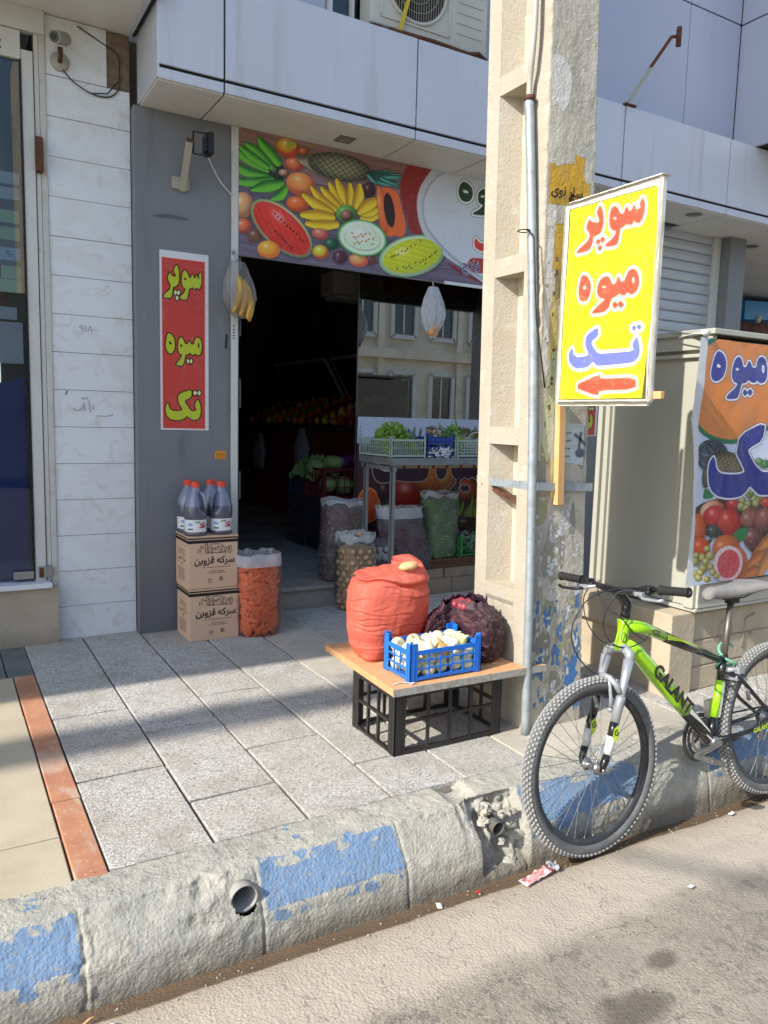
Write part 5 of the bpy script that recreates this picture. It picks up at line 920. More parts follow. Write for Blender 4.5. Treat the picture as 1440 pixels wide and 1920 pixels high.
for k in range(14): torn(rr.uniform(0, 368), rr.uniform(1500, 3400), rr.uniform(60, 200), rr.uniform(120, 500), rr.choice([(196, 190, 176), (176, 172, 160), (204, 200, 190), (184, 178, 160)]))
for cx, cy, w_, h in ((300, 250, 130, 260), (330, 420, 70, 180), (110, 560, 60, 130), (200, 480, 60, 120), (250, 540, 40, 90), (60, 330, 60, 200), (40, 620, 30, 110), (345, 120, 50, 160), (180, 360, 80, 120), (330, 640, 30, 160)):
    torn(cx, cy, w_, h, (74, 120, 178), 16, .75)
for k in range(26): torn(rr.uniform(20, 340), rr.uniform(120, 640), rr.uniform(8, 44), rr.uniform(14, 70), rr.choice([(96, 134, 176), (84, 122, 168), (150, 160, 168), (110, 140, 172)]), 12, .7)
for k in range(110): torn(rr.uniform(10, 360), rr.uniform(120, 1250), rr.uniform(8, 48), rr.uniform(8, 60), rr.choice([(206, 206, 202), (196, 194, 184), (214, 212, 206), (176, 172, 140)]), 12, .65)
for cx, cy, w_, h in ((180, 950, 110, 130), (300, 900, 70, 100), (220, 1040, 70, 110), (330, 700, 60, 90), (130, 820, 60, 100)):
    for k in range(9): torn(cx + rr.uniform(-w_, w_) * .5, cy + rr.uniform(-h, h) * .5, rr.uniform(14, 50), rr.uniform(12, 50), (208, 208, 204), 10, .7)
torn(140, 1260, 110, 300, (206, 196, 142)); torn(80, 1480, 120, 360, (190, 196, 160)); torn(120, 1700, 150, 380, (182, 190, 146)); torn(70, 1960, 110, 360, (196, 182, 112)); torn(150, 2180, 170, 260, (150, 140, 96))
torn(90, 2290, 140, 260, (200, 160, 60)); torn(40, 2200, 60, 420, (214, 210, 200)); torn(30, 1880, 50, 420, (218, 216, 210)); torn(40, 2430, 90, 140, (212, 204, 190))
for k in range(50): torn(rr.uniform(20, 190), rr.uniform(1350, 2300), rr.uniform(6, 26), rr.uniform(6, 34), rr.choice([(92, 86, 62), (120, 104, 60), (214, 210, 196), (160, 150, 96)]), 9, .6)
a.run([('g', [[(20, 2480), (330, 2500), (338, 2700), (210, 2712), (200, 2670), (16, 2650)]], [], (196, 152, 50), [(3, (150, 118, 50))])], 0)
torn(90, 2690, 90, 90, (190, 182, 164)); torn(320, 2660, 70, 130, (192, 186, 170))
a.run([('g', [[(96, 1500), (230, 1500), (232, 1790), (96, 1800)]], [], (184, 200, 184), []), ('g', [[(96, 1330), (345, 1300), (345, 1500), (96, 1500)]], [], (198, 206, 210), [])], 0)
def front(u, v):
    z = .0 + v * 3.4; x = lean(2.456 + u * .346, z); return (x + .006 * (.5 - u), 2.7585 - .0012 * fbm(u * 9, v * 60), z)
gf = a.mesh(front); obj('street_face_paper', gf, M['skin'], U_)
for s_, (x, z, tx, sz) in enumerate(((2.53, 2.545, 'سار نوی', .060), (2.56, 2.50, '۸', .10))): lettering('advert_text', tx, sz, (x, 2.7535, z), (1, 0, .04), (0, 0, 1), M['ink'], U_, org=ORG[U_.name])
def lines(x0, x1, z0, z1, n, y, axis, m, rr, nm, h=.006):
    g = G()
    for i in range(n):
        z = z0 + (z1 - z0) * i / max(1, n - 1); x = x0
        while x < x1:
            w_ = rr.uniform(.006, .02); g.box(x, y - .0004, z - h * rr.uniform(.3, .7), min(x + w_, x1), y, z + h * rr.uniform(.3, .7)); x += w_ + rr.uniform(.003, .008)
    return g
g = lines(2.56, 2.64, 1.345, 1.455, 4, 2.7545, 'y', None, rr, ''); g.ball((2.70, 2.7545, 1.36), (.03, .001, .022), 12, 6); g.bar((2.69, 2.7545, 1.38), (2.70, 2.7545, 1.46), .012, .001, (0, 1, 0)); g.bar((2.66, 2.7545, 1.45), (2.735, 2.7545, 1.40), .012, .001, (0, 1, 0)); obj('advert_print', g, mat('grey print', (92, 98, 110), .6), U_)
g = G()
for k in range(9):
    z = 1.53 + k * .03; g.bar((2.55, 2.7545, z), (2.60, 2.7545, z + .035), .005, .001, (0, 1, 0))
obj('slanted_print', g, mat('grey print pale', (120, 124, 118), .6), U_)
# side face: scraps on the recessed panel
a, torn, rr = skin(420, 3400, 9, False)
for k in range(26): torn(rr.uniform(0, 420), rr.uniform(600, 3400), rr.uniform(50, 170), rr.uniform(60, 300), rr.choice([(196, 178, 150), (212, 198, 172), (186, 170, 146)]))
for cx, cy, w_, h in ((110, 1000, 140, 560), (60, 1180, 80, 200), (140, 860, 120, 240), (90, 1700, 50, 420), (150, 1860, 40, 300), (60, 1560, 90, 380), (40, 1420, 90, 260)): torn(cx, cy, w_, h, (212, 210, 204), 18, .35)
for k in range(24): torn(rr.uniform(40, 170), rr.uniform(700, 1250), rr.uniform(8, 30), rr.uniform(8, 40), (150, 146, 136), 9, .6)
torn(110, 1750, 70, 340, (176, 110, 76)); torn(100, 1560, 60, 160, (190, 130, 96)); torn(130, 1500, 30, 200, (206, 180, 96))
a2 = a
def side(u, v):
    z = .0 + v * 3.4; y = 2.89 + .21 * u; return (lean(2.5725, z) - .0, y, z)
aa = Art(210, 3400, 3.2, (200, 184, 158)); aa.C[:] = a2.C[np.linspace(0, a2.nv, aa.nv + 1).astype(int)][:, np.linspace(0, a2.nu, aa.nu + 1).astype(int)]
gs = aa.mesh(side); obj('recess_paper', gs, M['skin'], U_)
# steel strap
g = G(); zs = 1.205
for (p, q, up_) in (((2.436, 3.21, zs - .01), (2.424, 2.75, zs), 1), ((2.42, 2.735, zs), (2.78, 2.742, zs - .012), 0), ((2.79, 2.75, zs - .012), (2.79, 3.21, zs - .012), 1), ((2.43, 3.21, zs), (2.79, 3.21, zs), 0)): g.bar(p, q, .004, .038)
tag(obj('steel_strap', g, M['galv'], org=(2.6, 2.75, zs)), 'flat steel strap tied around the concrete pole', 'strap')
g = G(); g.bar((2.428, 3.16, 1.19), (2.50, 2.93, 1.10), .006, .03); tag(obj('steel_strip', g, M['rust'], org=(2.45, 3.1, 1.1)), 'rusty strip hanging below the strap in the pole recess', 'strip')
# conduit and cables
C_ = thing('conduit_pipe', 'grey galvanised conduit running up the side of the pole', 'pipe', (2.42, 2.75, 0))
g = G(); g.tube(smooth([(2.425, 2.738, -.01), (2.412, 2.745, .8), (2.397, 2.772, 1.7), (2.372, 2.815, 2.5), (2.362, 2.85, 2.95)]), .0215, 14); obj('lower_pipe', g, M['galv'], C_)
g = G(); g.tube(smooth([(2.362, 2.85, 2.94), (2.358, 2.845, 3.02), (2.345, 2.82, 3.12), (2.342, 2.81, 3.3), (2.34, 2.82, 3.7), (2.31, 2.85, 4.6)]), .0135, 12); obj('upper_hose', g, mat('grey hose', (176, 172, 160), .5), C_)
g = G(); g.lathe([(.026, 0), (.026, .02)], (2.363, 2.848, 2.93), 14); obj('coupling', g, M['rust'], C_)
g = G(); g.tube([(2.345 + .03 * math.cos(k / 8 * 2 * PI), 2.82 + .03 * math.sin(k / 8 * 2 * PI), 2.36) for k in range(8)], .003, 6, closed=True)
g.tube([(2.345, 2.80, 2.36), (2.35, 2.76, 2.33), (2.36, 2.745, 2.1), (2.37, 2.735, 1.95), (2.41, 2.74, 1.8), (2.45, 2.748, 1.66)], .004, 6); tag(obj('tie_wire', g, M['cable'], org=(2.35, 2.8, 2.3)), 'thin dark wire tied round the conduit and trailing down the pole', 'wire')
g = G(); g.tube([(2.79, 3.22, 4.6), (2.83, 3.20, 3.6), (2.80, 3.22, 3.3), (2.83, 3.2, 3.05), (2.80, 3.2, 2.75), (2.77, 3.2, 2.6)], [.03, .03, .022, .03, .02, .008], 10); g.tube([(2.77, 3.215, 4.6), (2.81, 3.215, 3.7), (2.76, 3.215, 3.2), (2.80, 3.215, 2.8)], .012, 8); tag(obj('cable_bundle', g, M['cable'], org=(2.8, 3.2, 3)), 'dark cable bundle hanging down behind the pole', 'cable')
g = G(); g.tube([(2.86, 2.99, -.01), (2.855, 2.99, .5), (2.85, 2.99, 1.1)], .024, 10); tag(obj('black_pipe', g, M['black'], org=(2.86, 2.99, 0)), 'short black pipe standing behind the right edge of the pole', 'pipe')

# ================================================================ kiosk on its plinth
K = thing('kiosk', 'cream steel kiosk on a concrete plinth beside the pole', 'kiosk', (4.2, 3.1, 0))
g = G(); g.box(3.625, 2.745, .50, 5.05, 3.53, 1.97); obj('body', g, M['cream'], K, bev=.006)
g = G(); g.box(3.60, 2.725, .478, 5.06, 3.54, .498); g.box(3.585, 2.735, .50, 3.625, 2.80, 1.99); g.box(3.612, 2.722, .50, 5.05, 2.745, .635); obj('base_channel', g, M['cream'], K, bev=.004)
g = G(); g.box(3.60, 3.44, .52, 3.625, 3.475, 1.99); g.box(3.59, 3.49, .52, 3.625, 3.525, 1.99); obj('door_edge', g, M['cream'], K, bev=.004)
g = G(); g.box(3.598, 2.80, 1.875, 3.625, 3.30, 1.895); g.box(3.59, 2.80, 1.915, 3.625, 3.43, 1.99); obj('top_rail', g, M['cream'], K, bev=.003)
g = G(); g.box(3.57, 2.71, 1.99, 5.09, 3.56, 2.02); obj('roof', g, M['cream'], K, bev=.004)
g = G(); g.lathe([(.001, 0), (.014, -.002), (.02, -.006), (.022, 0)], (3.69, 2.72, .575), 18, 'y'); obj('lock', g, M['steel'], K)
g = G(); g.lathe([(.001, 0), (.012, 0)], (3.69, 2.7125, .573), 14, 'y', caps=False); obj('keyhole', g, M['seam'], K)
g = G(); g.box(3.46, 2.76, -.3, 3.655, 2.90, .47); g.box(3.52, 2.902, -.05, 3.62, 3.62, .30); g.box(3.47, 2.902, .305, 3.66, 3.62, .465); g.box(3.47, 3.50, -.05, 3.66, 3.62, .30)
for a, b in ((.0, .135), (.142, .29), (.297, .455)): g.box(3.662, 2.78, a, 5.05, 2.9, b)
g.box(3.664, 2.79, -.05, 5.05, 3.6, .45); obj('plinth', g, M['block'], K, bev=.006)
g = G()
def smudge(cx, cz, r, k):
    P = [(cx + r * math.cos(t * 2 * PI / 14) * (1 + .4 * fbm(t, k)), cz + r * math.sin(t * 2 * PI / 14) * (1 + .4 * fbm(t + 9, k))) for t in range(14)]; return P
g.tube([(p[0], 2.778, p[1]) for p in smudge(3.95, .33, .06, 1)], .005, 5, closed=True); g.tube([(4.13, 2.778, .38), (4.12, 2.778, .2)], .006, 5); g.tube([(4.13, 2.778, .38), (4.22, 2.778, .40)], .006, 5); g.tube([(4.14, 2.778, .28), (4.2, 2.778, .28)], .006, 5)
obj('spray_mark', g, mat('faded spray', (150, 142, 126), .9), K)
# banner on the kiosk
a = Art(1300, 1370, 2.9, (190, 200, 220)); a.run(ART_KIOSK)
kb = thing('kiosk_banner', 'fruit printed banner with blue Persian letters hanging on the kiosk', 'banner', (4.0, 2.7, .62))
KE = [(36, 1333), (28, 1101), (21, 908), (52, 741), (61, 586), (74, 429), (68, 170), (62, 30)]; KP = [(94, 1337), (91, 1104), (75, 909), (93, 713), (91, 586), (95, 428), (107, 167), (128, 24)]
def kbf(u, v):
    x = 3.40 + u * 1.3; z = .62 + v * 1.37; wv = .010 * fbm(u * 3, v * 2.4, 5) + .007 * math.sin(v * 5 + u * 4)
    return (x, 2.700 - abs(wv) - .002, z)
el = np.interp(a.V[:, 0], [p[1] for p in KE][::-1], [p[0] for p in KE][::-1]); pl_ = np.interp(a.V[:, 0], [p[1] for p in KP][::-1], [p[0] for p in KP][::-1])
a.C[a.U < pl_[:, None]] = lin((206, 208, 210))
gk = a.mesh(kbf); m_ = a.nu + 1
def keep(f):
    j, i = divmod(f[0], m_); return a.U[j, i] >= el[j] - 1 and a.V[j, i] > 22 + (a.U[j, i] - 120) * .018 and a.V[j, i] < 1340 - (a.U[j, i] - 50) * .008
gk.f = [f for f in gk.f if keep(f)]; gk.sm = gk.sm[:len(gk.f)]
obj('banner_cloth', gk, M['print'], kb)
g = G(); g.tube([(3.46, 2.70, 1.985), (3.52, 2.73, 2.0), (3.60, 2.9, 1.995)], .010, 8); g.tube([(3.46, 2.70, 1.98), (3.50, 2.78, 1.99), (3.56, 2.95, 1.98)], .004, 6); g.tube([(3.47, 2.70, 1.99), (3.54, 2.76, 2.012), (3.58, 3.05, 2.012)], .003, 6)
g.ball((3.475, 2.69, 1.985), (.03, .015, .02), 10, 6, .5, 4); obj('tie_corner', g, M['white'], kb)
# ================================================================ boxes and jugs by the column
def carton(x0, y0, z0, w_, d, h, label):
    t = thing('cardboard_box', label, 'box', (x0 + w_ / 2, y0 + d / 2, z0), 'printed vinegar cartons by the column'); O = ORG[t.name]
    g = G(); g.box(x0, y0, z0, x0 + w_, y0 + d, z0 + h - .012); obj('carton_body', g, M['card'], t, bev=.003)
    g = G(); g.box(x0 - .003, y0 - .004, z0 + h - .012, x0 + w_ + .004, y0 + d, z0 + h - .002); obj('lid_flap', g, M['card'], t, bev=.002)
    g = G(); e = .0012
    for a, b in ((.030, .046), (.020, .024)):
        g.box(x0 - e, y0 - e, z0 + h - a - .004, x0 + w_ + e, y0, z0 + h - b + .018 if a == .02 else z0 + h - .020)
    g.v = []; g.f = []; g.sm = []
    g.box(x0 - e, y0 - e, z0 + h - .048, x0 + w_ + e, y0 - .0002, z0 + h - .028); g.box(x0 - e, y0 - e, z0 + h - .022, x0 + w_ + e, y0 - .0002, z0 + h - .0135)
    g.box(x0 - e, y0, z0 + h - .048, x0 - .0002, y0 + d, z0 + h - .028); g.box(x0 - e, y0, z0 + h - .022, x0 - .0002, y0 + d, z0 + h - .0135)
    obj('printed_stripe', g, M['ink'], t)
    cx = x0 + w_ * .56; yf = y0 - .0006
    lettering('brand_print', 'بیدستان', .068, (cx - .01, yf, z0 + h * .76), (1, 0, .0), (0, 0, 1), M['ink'], t, bold=.09, org=O)
    lettering('brand_print', 'بیدستان', .068, (cx - .01, yf - .0008, z0 + h * .76), (1, 0, .0), (0, 0, 1), M['card'], t, bold=.025, org=O)
    g = G(); g.prism([(cx - .05, z0 + h * .835), (cx - .02, z0 + h * .85), (cx + .01, z0 + h * .845), (cx + .05, z0 + h * .82), (cx + .0, z0 + h * .833)], 'y', yf - .0004, yf); obj('brand_swoosh', g, M['ink'], t)
    lettering('product_print', 'سرکه قزوین', .062, (cx - .012, yf, z0 + h * .53), (1, 0, .0), (0, 0, 1), M['ink'], t, bold=.03, org=O, sx=.95)
    g = G(); rr = random.Random(4)
    for z, a, b, hh in ((.67, .33, .78, .006), (.40, .28, .84, .005), (.325, .42, .72, .005), (.29, .38, .76, .005)):
        x = x0 + w_ * a
        while x < x0 + w_ * b:
            q = rr.uniform(.004, .013); g.box(x, yf - .0004, z0 + h * z - hh / 2 * rr.uniform(.5, 1), x + q, yf, z0 + h * z + hh / 2 * rr.uniform(.5, 1)); x += q + rr.uniform(.002, .004)
    def ring(cx_, cz_, r, sq): 
        P = [(cx_ + r * math.cos(k / 16 * 2 * PI), yf - .0004, cz_ + r * math.sin(k / 16 * 2 * PI)) for k in range(16)] if not sq else [(cx_ - r, yf - .0004, cz_ - r), (cx_ + r, yf - .0004, cz_ - r), (cx_ + r, yf - .0004, cz_ + r), (cx_ - r, yf - .0004, cz_ + r)]
        g.tube(P, .0014, 4, closed=True, smooth=False)
    ring(x0 + w_ * .66, z0 + h * .17, .012, 0); ring(x0 + w_ * .645, z0 + h * .17, .006, 0); g.bar((x0 + w_ * .655, yf, z0 + h * .13), (x0 + w_ * .655, yf, z0 + h * .22), .003, .001, (0, 1, 0)); ring(x0 + w_ * .43, z0 + h * .145, .012, 1)
    g.bar((x0 + w_ * .405, yf, z0 + h * .15), (x0 + w_ * .455, yf, z0 + h * .155), .004, .001, (0, 1, 0))
    xs_ = x0 - .0006   # side print
    for z, a, b, hh in [(.70, .3, .75, .004), (.66, .3, .75, .004), (.62, .28, .78, .004)] + [(.34 - .035 * k, .3, .78, .004) for k in range(7)] + [(.45, .45, .55, .008), (.41, .47, .54, .006)]:
        y = y0 + d * a
        while y < y0 + d * b:
            q = rr.uniform(.004, .012); g.box(xs_ - .0004, y, z0 + h * z - hh / 2, xs_, y + q, z0 + h * z + hh / 2 * rr.uniform(.5, 1)); y += q + rr.uniform(.002, .004)
    obj('fine_print', g, M['ink'], t)
    lettering('side_print', 'سرکه قزوین', .038, (xs_, y0 + d * .52, z0 + h * .54), (0, -1, 0), (0, 0, 1), M['ink'], t, bold=.0, org=O, sx=1.1)
    return t
carton(1.408, 4.905, .0, .336, .30, .352, 'lower cardboard vinegar box standing on the pavement tiles')
carton(1.402, 4.908, .353, .334, .30, .352, 'upper cardboard vinegar box carrying the four jugs')
def jug(x, y, z, rot, label):
    t = thing('vinegar_jug', label, 'jug', (0, 0, 0), 'vinegar jugs on the cartons'); s = 1.0
    pr = [(.001, 0), (.060, 0), (.067, .006), (.068, .02), (.066, .024), (.066, .112), (.070, .120), (.071, .150), (.070, .178), (.064, .212), (.053, .248), (.040, .280), (.030, .298), (.026, .308), (.026, .326), (.001, .326)]
    g = G(); n = 40; o = 0
    for r, h in pr:
        for j in range(n):
            a = 2 * PI * j / n; rb = 1 + (.035 * math.sin(a * 12 + h * 14) if .16 < h < .295 else 0); X, Yv = r * rb * math.cos(a), r * rb * math.sin(a)
            if .15 < h < .29 and X > r * .45: X = min(X, r * .45 + (X - r * .45) * .35)
            g.v.append((X, Yv, h))
    for i in range(len(pr) - 1):
        for j in range(n): g.f.append((i * n + j, i * n + (j + 1) % n, (i + 1) * n + (j + 1) % n, (i + 1) * n + j)); g.sm.append(True)
    g.v = [(x * 1.07, y * 1.07, z) for x, y, z in g.v]
    obj('bottle', g, MJ, t)
    g = G(); g.tube([(.032, 0, .285), (.058, 0, .272), (.070, 0, .235), (.074, 0, .19), (.066, 0, .155)], [.010, .012, .012, .012, .012], 10); obj('handle', g, MJ, t)
    g = G(); g.lathe([(.001, .352), (.025, .352), (.028, .348), (.0285, .326), (.027, .322), (.029, .320), (.029, .314), (.025, .313)], (0, 0, 0), 24, caps=False)
    for k in range(24): a = 2 * PI * k / 24; g.box(.0280 * math.cos(a) - .001, .028 * math.sin(a) - .001, .326, .028 * math.cos(a) + .001, .028 * math.sin(a) + .001, .346)
    obj('cap', g, M['cap'], t)
    g = G(); g.lathe([(.0722, .028), (.0722, .108)], (0, 0, 0), 40, caps=False); lb = obj('label', g, M['label'], t)
    def decal(a0, z0, w_, h, m, kind):
        g = G(); n = 10
        for j in range(2 if kind != 'o' else 7):
            for i in range(n + 1):
                u = i / n * 2 - 1; v = (j / (1 if kind != 'o' else 6)) * 2 - 1
                if kind == 'o': u *= math.sqrt(max(0, 1 - v * v * .98))
                if kind == 'l': v *= max(.1, 1 - u * u)
                a = a0 + u * w_ / .066 / 2; g.v.append((.0728 * math.cos(a), .0728 * math.sin(a), z0 + v * h / 2 + (u * h * .3 if kind == 'l' else 0)))
        m_ = n + 1
        for j in range((2 if kind != 'o' else 7) - 1):
            for i in range(n): g.f.append((j * m_ + i, j * m_ + i + 1, (j + 1) * m_ + i + 1, (j + 1) * m_ + i)); g.sm.append(True)
        obj('label_print', g, m, lb)
    f0 = -PI / 2 - rot + .18
    decal(f0 + .25, .078, .048, .024, M['redink'], 'o'); decal(f0 + .25, .060, .062, .012, M['redink'], 'l'); decal(f0 - .15, .094, .022, .012, M['greenink'], 'l'); decal(f0 - .40, .093, .018, .011, M['greenink'], 'l'); decal(f0 - .95, .078, .034, .020, M['blueink'], 'o'); decal(f0 - .95, .046, .034, .010, mat('dark green ink', (40, 84, 70), .4), 's'); decal(f0 + .72, .050, .014, .016, M['greenink'], 'l')
    g = G()
    for k in range(6): a = f0 + .25 + (k - 2.5) * .085; g.box(.0733 * math.cos(a) - .0015, .0733 * math.sin(a) - .0006, .074, .0733 * math.cos(a) + .0015, .0733 * math.sin(a) + .0003, .083)
    obj('brand_letters', g, M['label'], lb)
    t.location = (x, y, z); t.rotation_euler = (0, 0, rot); return t
def jugmat():
    N = NT('vinegar jug plastic')
    co = N.co(); sp = N.new('ShaderNodeSeparateXYZ'); N.set(sp.inputs[0], co); z = sp.outputs[2]
    v = N.rng(z, .185, .20); cs = N.mix(v, (84, 84, 98), (120, 126, 146)); N.set(N.b.inputs['Base Color'], cs); N.b.inputs['Roughness'].default_value = .22; N.b.inputs['Coat Weight'].default_value = .3
    N.set(N.b.inputs['Roughness'], .32)
    return N.m
MJ = jugmat()
ZJ = .7035
jug(1.472, 4.985, ZJ, -.75, 'front left vinegar jug with its handle turned to the right')
jug(1.650, 5.000, ZJ, 3.35, 'front right vinegar jug with the red oval label facing the street')
jug(1.470, 5.150, ZJ, .2, 'rear left vinegar jug half hidden behind the front left jug')
jug(1.628, 5.155, ZJ, .2, 'rear right vinegar jug behind the gap between the front jugs')

# ================================================================ bags
def bagfn(cx, cy, z0, h, rx, ry, seed, bulge=.08, sq=2.6, amp=.10, top=None, lean_=(0, 0), taper=0., botr=.86):
    def f(u, v):
        a = 2 * PI * u; ca, sa = math.cos(a), math.sin(a); q = 1 / (abs(ca) ** sq + abs(sa) ** sq) ** (1 / sq)
        r = botr + (1 - botr) * min(1, v * 7) ** .5 + bulge * math.sin(PI * v) - taper * v
        n1 = fbm(ca * 1.4 + seed, sa * 1.4, v * 2.6) * amp + fbm(ca * 4 + seed, sa * 4, v * 9) * amp * .35
        r *= 1 + n1
        if top and v > top[0]: t = (v - top[0]) / (1 - top[0]); r *= 1 + top[1] * t + top[2] * math.sin(u * 2 * PI * 7 + seed) * t + .10 * fbm(ca * 3, sa * 3, seed) * t
        return (cx + rx * q * r * ca + lean_[0] * v, cy + ry * q * r * sa + lean_[1] * v, z0 + h * v + (.02 * fbm(ca * 2, sa * 2, seed + 5) if v > .9 else 0))
    return f
def bagmesh(f, nu=56, nv=40, close=True):
    g = G(); g.grid(f, nu, nv, True, True)
    if close: g.f.append(tuple(range(nu))[::-1]); g.sm.append(False)
    return g
def rim(f, r=.008, n=48, m=None):
    g = G(); g.tube([Vector(f(i / n, 1.0)) + Vector((0, 0, r * .3 + .006 * fbm(i / n * 9, 3))) for i in range(n)], r, 8, closed=True); return g
# carrots
Z0 = .002; cb = (1.888, 4.945); CR = (.128, .100); CH = .56
fB = bagfn(cb[0], cb[1], Z0, CH, CR[0] + .028, CR[1] + .028, 3, .05, 3.2, .05, (.84, .0, .03))
t = thing('carrot_bag', 'clear plastic bag full of carrots beside the cardboard boxes', 'bag', (cb[0], cb[1], 0)); obj('bag_film', bagmesh(fB), M['film'], t)
fr_ = lambda u, v: fB(u, .84 + v * .16); g = G(); g.grid(lambda u, v: (lambda p: (p[0] + (p[0] - cb[0]) * .02, p[1] + (p[1] - cb[1]) * .02, p[2]))(fB(u, .86 + v * .15)), 56, 6, True, True); obj('rolled_rim', g, M['filmw'], t)
protos = []
for k in range(5):
    g = G(); L = .085 + .010 * k; bnd = random.uniform(-.012, .012)
    pts = []; rad = []
    for i in range(9): s = i / 8; pts.append((bnd * math.sin(PI * s), bnd * .5 * math.sin(2 * PI * s), (s - .5) * L)); rad.append(max(.003, (.0165 + .001 * k) * (1 - .62 * s ** 1.3) * (1 if s > 0 else .8)))
    rad[0] *= .6; pts.insert(0, (0, 0, -L / 2 - .003)); rad.insert(0, .003); g.tube(pts, rad, 9); protos.append(g)
cc = []
for k, g in enumerate(protos): cc.append(tag(obj('carrot', g, M['carrot']), 'orange carrot packed inside the clear carrot bag', 'carrot', 'carrots in the clear bag'))
cnt = 0; used = 0; random.seed(11)
rows = 22
for r_ in range(rows):
    zz = .025 + r_ * .0215
    npr = 9
    for k in range(npr):
        ang = -PI * .98 + (PI * 1.15) * (k + random.random()) / npr
        if ang > .25: continue
        ca, sa = math.cos(ang), math.sin(ang); q = 1 / (abs(ca) ** 2.4 + abs(sa) ** 2.4) ** (1 / 2.4); rr_ = (.95 - .10 * random.random()) * (.90 if zz < .03 else 1)
        bul = 1 + .05 * math.sin(PI * zz / CH)
        p = Vector((cb[0] + CR[0] * q * ca * rr_ * bul, cb[1] + CR[1] * q * sa * rr_ * bul, zz + random.uniform(-.008, .008)))
        tangent = Vector((-sa * CR[0], ca * CR[1], 0)).normalized(); tilt = random.gauss(0, .5); d = tangent * math.cos(tilt) + Vector((0, 0, 1)) * math.sin(tilt)
        if random.random() < .10: d = Vector((0, 0, 1)) + tangent * .5
        if random.random() < .5: d = -d
        base = cc[(cnt * 3 + k) % 5]
        if used < 5: o = cc[used]; 
        else: o = cc[cnt % 5].copy(); COL.objects.link(o)
        used += 1; o.location = p; o.rotation_euler = d.normalized().to_track_quat('Z', 'Y').to_euler(); cnt += 1
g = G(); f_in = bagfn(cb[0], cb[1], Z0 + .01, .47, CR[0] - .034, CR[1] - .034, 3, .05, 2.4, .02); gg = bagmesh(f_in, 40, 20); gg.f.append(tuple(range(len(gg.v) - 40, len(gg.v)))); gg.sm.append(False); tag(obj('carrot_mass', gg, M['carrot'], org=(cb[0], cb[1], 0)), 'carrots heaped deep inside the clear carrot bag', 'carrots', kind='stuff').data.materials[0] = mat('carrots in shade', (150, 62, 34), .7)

def content_bag(name, label, cx, cy, z0, h, rx, ry, seed, items, film_m, rimm, fill=.84, **kw):
    f = bagfn(cx, cy, z0, h, rx, ry, seed, **kw); t = thing(name, label, 'bag', (cx, cy, z0)); obj('bag_film', bagmesh(f), film_m, t)
    g = G(); g.grid(lambda u, v: (lambda p: (p[0] + (p[0] - cx) * (.015 + .03 * v), p[1] + (p[1] - cy) * (.015 + .03 * v), p[2] + .018 * fbm(u * 9, seed, v * 2)))(f(u, (lambda fu: fu + v * (1.0 - fu))(fill + .045 + .05 * fbm(math.cos(2 * PI * u) * 2, math.sin(2 * PI * u) * 2, seed)))), 56, 8, True, True); obj('rolled_rim', g, rimm, t)
    return f, t
def core(f, fill, m, name, label, cat, shrink=.93, org=None, lump=0., lfr=20, seedv=0):
    c = [sum(f(i / 8, .5)[k] for i in range(8)) / 8 for k in (0, 1)]
    def h(u, v):
        p = Vector(f(u, v * fill + .01)); q = shrink + (lump * fbm(p.x * lfr, p.y * lfr, p.z * lfr) if lump else 0); return (c[0] + (p.x - c[0]) * q, c[1] + (p.y - c[1]) * q, p.z)
    g = G(); g.grid(h, 90, 70, True, True); g.f.append(tuple(range(90))[::-1]); g.sm.append(False)
    # domed top
    top = [Vector(v) for v in g.v[-90:]]; o = len(g.v); cz = Vector((c[0], c[1], sum(p.z for p in top) / 90))
    for r, dz in ((.7, .012), (.4, .02), (.08, .024)):
        for p in top: q = cz + (p - cz) * r; g.v.append((q.x, q.y, q.z + dz + .012 * fbm(q.x * 30, q.y * 30)))
    for k in range(3):
        a0 = o - 90 + k * 90
        for i in range(90): g.f.append((a0 + i, a0 + (i + 1) % 90, a0 + 90 + (i + 1) % 90, a0 + 90 + i)); g.sm.append(True)
    g.f.append(tuple(range(len(g.v) - 90, len(g.v)))); g.sm.append(True)
    return tag(obj(name, g, m, org=(c[0], c[1], 0)), label, cat, kind='stuff')
def scatter_tubes(f, fill, n, L, r, m, name, label, cat, seed, shrink=.97, front=True, curve=.01):
    rr = random.Random(seed); g = G(); c = [sum(f(i / 8, .5)[k] for i in range(8)) / 8 for k in (0, 1)]
    for k in range(n):
        u = rr.uniform(.48, 1.06) if front else rr.random(); v = rr.uniform(.02, fill); p = Vector(f(u % 1, v)); p2 = Vector(f((u + .01) % 1, v)); tg = (p2 - p).normalized(); q = shrink - rr.uniform(0, .07)
        p.x = c[0] + (p.x - c[0]) * q; p.y = c[1] + (p.y - c[1]) * q; ti = rr.gauss(0, .6); d = tg * math.cos(ti) + Vector((0, 0, 1)) * math.sin(ti); l = L * rr.uniform(.6, 1.1) / 2; s = Vector((rr.uniform(-1, 1), rr.uniform(-1, 1), rr.uniform(-1, 1))) * curve
        g.tube([p - d * l, p + s, p + d * l], [r * .5, r, r * .5], 5, caps=False)
    return tag(obj(name, g, m, org=(c[0], c[1], 0)), label, cat, kind='stuff')
